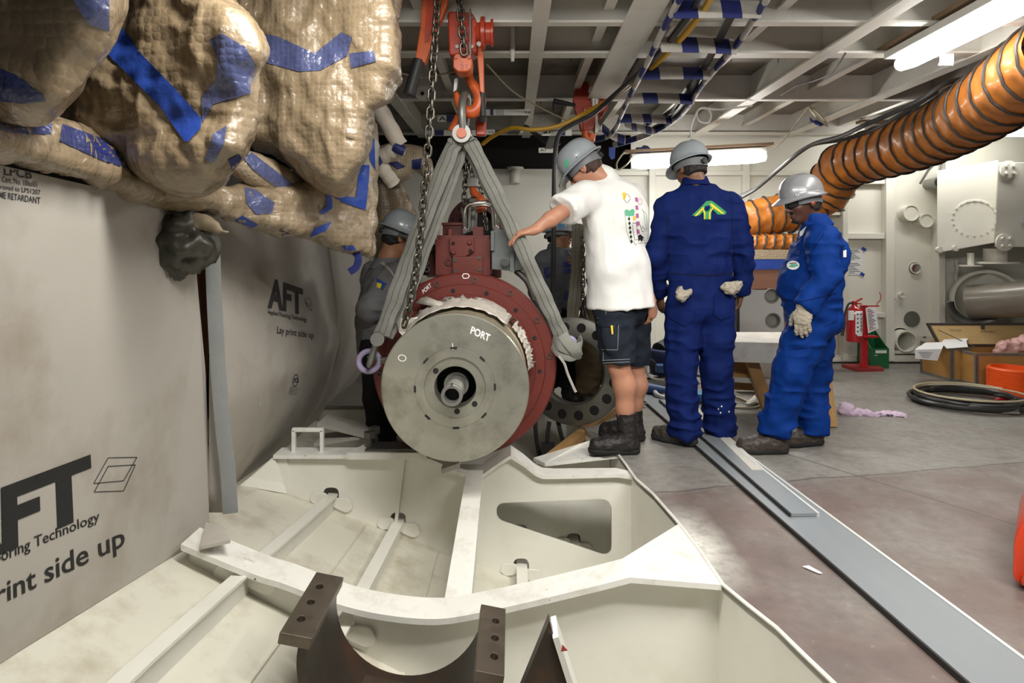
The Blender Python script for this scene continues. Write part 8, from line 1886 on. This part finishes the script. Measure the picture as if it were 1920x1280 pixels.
def jacket(o, J, m, seed, res=.0072, chest=.135, wst=.14, fl=1.4, arm=(.085, .076, .062), hemz=None, lat=None):
    pts = [J[k] for k in ('neck', 'shL', 'shR', 'elL', 'elR', 'wrL', 'wrR', 'waist', 'hipL', 'hipR')]; s = SDF(*bbox(pts, .2), res); lat = lat or (J['shR'] - J['shL']).normalized(); msh = (J['shL'] + J['shR']) / 2
    s.cone(msh - UP * .08, J['waist'], chest, wst, .05, lat, fl); s.cone(J['waist'], (J['hipL'] + J['hipR']) / 2 + UP * .03, wst, wst * .95, .04, lat, fl * .9); s.cone(J['shL'].lerp(msh, .2), J['shR'].lerp(msh, .2), .08, .08, .06); s.cone(msh, J['neck'] - UP * .01, .09, .068, .05)
    for q in 'LR': s.chain([J['sh' + q], J['el' + q]], [arm[0], arm[1]], .05); s.chain([J['el' + q], J['wr' + q]], [arm[1], arm[2]], .03)
    for q in 'LR': wr_, el = J['wr' + q], J['el' + q]; s.clip_local(wr_ - (wr_ - el).normalized() * .03, (wr_ - el).normalized(), .10)
    return sdf_obj('jacket', s, M[m], o, 2, lambda V: .008 * (1 - 2.2 * np.abs(vnoise(V * np.array([9, 9, 16]) + seed))) + .003 * vnoise(V * 22 + seed))
def trousers(o, J, m, seed, res=.0075, leg=(.115, .095, .08)):
    pts = [J[k] for k in ('waist', 'hipL', 'hipR', 'knL', 'knR', 'anL', 'anR')]; s = SDF(*bbox(pts, .2), res); lat = (J['hipR'] - J['hipL']).normalized(); s.cone(J['waist'] - UP * .04, (J['hipL'] + J['hipR']) / 2, .125, .13, .04, lat, 1.2)
    for q in 'LR': s.chain([J['hip' + q], J['kn' + q], J['an' + q] + UP * .0], list(leg), .03); s.clip_local(J['an' + q] - UP * .01, (0, 0, -1), .14)
    return sdf_obj('trousers', s, M[m], o, 2, wrinkle(.007, 9, 15, seed))
jk = jacket(gm, J, 'jacket_grey', 4.0, lat=Vector((.6, -.8, 0)).normalized()); trousers(gm, J, 'trouser_black', 2.0); boots(gm, J, 'LR', 'boot_black', .13, 1.0)
collar(gm, J['neck'] + Vector((-.02, 0, -.03)), UP, .096, .082, .045, 'jacket_grey', lean=(.02, 0, 0))
tj = [bvh_of(jk)]
decal('sleeve_patch', [(706, 521), (724, 531), (726, 534), (707, 529)], tj, M['tape_blue'], gm, .006, 3); decal('sleeve_patch', [(707, 529), (716, 532), (713, 541), (706, 538)], tj, M['logo_yellow'], gm, .006, 3); decal('sleeve_patch', [(716, 532), (724, 534), (718, 543), (713, 541)], tj, M['tool_blue'], gm, .006, 3)
decal('reflective_piping', [(712, 492), (718, 490), (734, 506), (742, 520), (738, 518), (729, 507)], tj, M['wrap_tape_white'], gm, .005, 3)
# ---------------------------------------------------------------- man with glasses beyond the machine
d = 5.0
J = dict(neck=P(1044, 466, d), shL=P(1068, 485, d - .02), shR=P(1022, 490, d - .04), elL=P(1078, 535, d - .05), elR=P(1008, 545, d - .02), wrL=P(1075, 585, d - .15), wrR=P(1022, 590, d - .12),
         waist=P(1044, 560, d), hipL=P(1056, 605, d), hipR=P(1034, 605, d), knL=P(1064, 665, d - .1), knR=P(1030, 665, d - .05), anL=P(1066, 722, d - .05), anR=P(1026, 724, d), toL=P(1078, 730, d - .2), toR=P(1016, 731, d - .18))
hd = (P(1050, 442, d), Vector((.85, -.42, .02)), Vector((0, .05, 1)), .012, .92)
km, g, R, F_, U_ = person('man with moustache and safety glasses in a slate grey jacket, looking sideways behind the machine', J, hd, 'skin_tan', [(J['wrL'], (0, -.2, -1), (-1, 0, 0), (0, -1, 0), .5, .95), (J['wrR'], (0, -.2, -1), (1, 0, 0), (0, -1, 0), .5, .95)], res=.007)
hair(km, hd, 'hair_black', -.07); hl = helmet(km, hd, .02); glasses(km, g, R, F_, U_, False)
decal('helmet_sticker', [(1046, 418), (1058, 417), (1059, 427), (1047, 428)], [bvh_of(hl)], M['tool_teal'], hl, .003, 3)
b = MB(); b.sphere(g(0, .090, -.046), .018, 12, (1.3, .6, .3)); b.build('moustache', M['hair_black'], km)
jk = jacket(km, J, 'jacket_slate', 9.0, .0085, .12, .13, 1.35, (.075, .068, .055), lat=Vector((1, .1, 0))); trousers(km, J, 'trouser_black', 5.0, .0085, (.105, .09, .08)); boots(km, J, 'LR', 'boot_black', .12, 1.0, L=.002)
collar(km, J['neck'] + Vector((0, 0, -.015)), UP, .085, .07, .05, 'jacket_slate')
tj = [bvh_of(jk)]
decal('pocket_flap', [(1019, 502), (1032, 499), (1033, 518), (1024, 522), (1020, 514)], tj, M['tape_navy'], km, .006, 4); decal('pocket_flap', [(1055, 491), (1073, 490), (1073, 501), (1055, 501)], tj, M['tape_navy'], km, .006, 4); decal('pocket_flap', [(1056, 503), (1073, 503), (1073, 511), (1056, 511)], tj, M['tape_navy'], km, .006, 4); decal('pocket_flap', [(1060, 546), (1068, 545), (1064, 562), (1058, 562)], tj, M['tape_navy'], km, .006, 4)
decal('piping', [(1063, 468), (1066, 470), (1074, 478), (1072, 486), (1070, 478)], tj, M['wrap_tape_white'], km, .006, 3)
# ---------------------------------------------------------------- man in khaki mostly hidden behind the white T-shirt
d = 4.62
J = dict(neck=P(1140, 400, d), shL=P(1172, 425, d), shR=P(1114, 425, d), elL=P(1185, 490, d), elR=P(1122, 492, d - .15), wrL=P(1175, 545, d), wrR=P(1098, 492, d - .25), waist=P(1140, 530, d), hipL=P(1150, 585, d), hipR=P(1116, 585, d), knL=P(1150, 655, d), knR=P(1104, 655, d), anL=P(1150, 738, d + .3), anR=P(1102, 738, d + .3), toL=P(1150, 745, d + .1), toR=P(1102, 745, d + .1))
hd = (P(1142, 372, d), Vector((-.4, -.9, -.1)), Vector((0, 0, 1)))
hm, g, R, F_, U_ = person('man in khaki trousers hidden behind the white T-shirt, his hand holding the upright webbing', J, hd, 'skin_fair', [(J['wrR'], (-.9, -.35, .15), (-.2, .9, -.2), (-.1, 0, 1), 1.0, .92), (J['wrL'], (0, 0, -1), (-1, 0, 0), (0, -1, 0), .5, .95)], res=.0075)
hair(hm, hd, 'hair_brown'); jacket(hm, J, 'jacket_slate', 3.0, .009, .115, .12, 1.3, (.07, .06, .05), lat=Vector((1, 0, 0))); trousers(hm, J, 'khaki', 8.0, .0085, (.115, .10, .09)); boots(hm, J, 'LR', 'boot_brown', .12, 1.0, L=.002)
# ---------------------------------------------------------------- upright webbing with a light chain that he holds
sling('round_sling', [P(1083, 420, 4.28), P(1083, 470, 4.28), P(1079, 540, 4.28), P(1072, 610, 4.28), P(1074, 650, 4.26)], .085, .03, 'sling_old', 'old brown webbing hanging upright behind the white T-shirt', (1, 0, 0), 3, .004)
t = empty('light_chain', P(1095, 590, 4.2), 'light steel chain hanging beside the brown webbing', 'chain')
cc_ = empty('chain_run', P(1095, 590, 4.2)); cc_.parent = t; cc_.matrix_parent_inverse = world(t).inverted()
chain([P(1093, 440, 4.22), P(1093, 520, 4.22), P(1094, 575, 4.22), P(1103, 605, 4.2), P(1118, 630, 4.18)], cc_, pitch=.034, turn=.5, sc=.75)
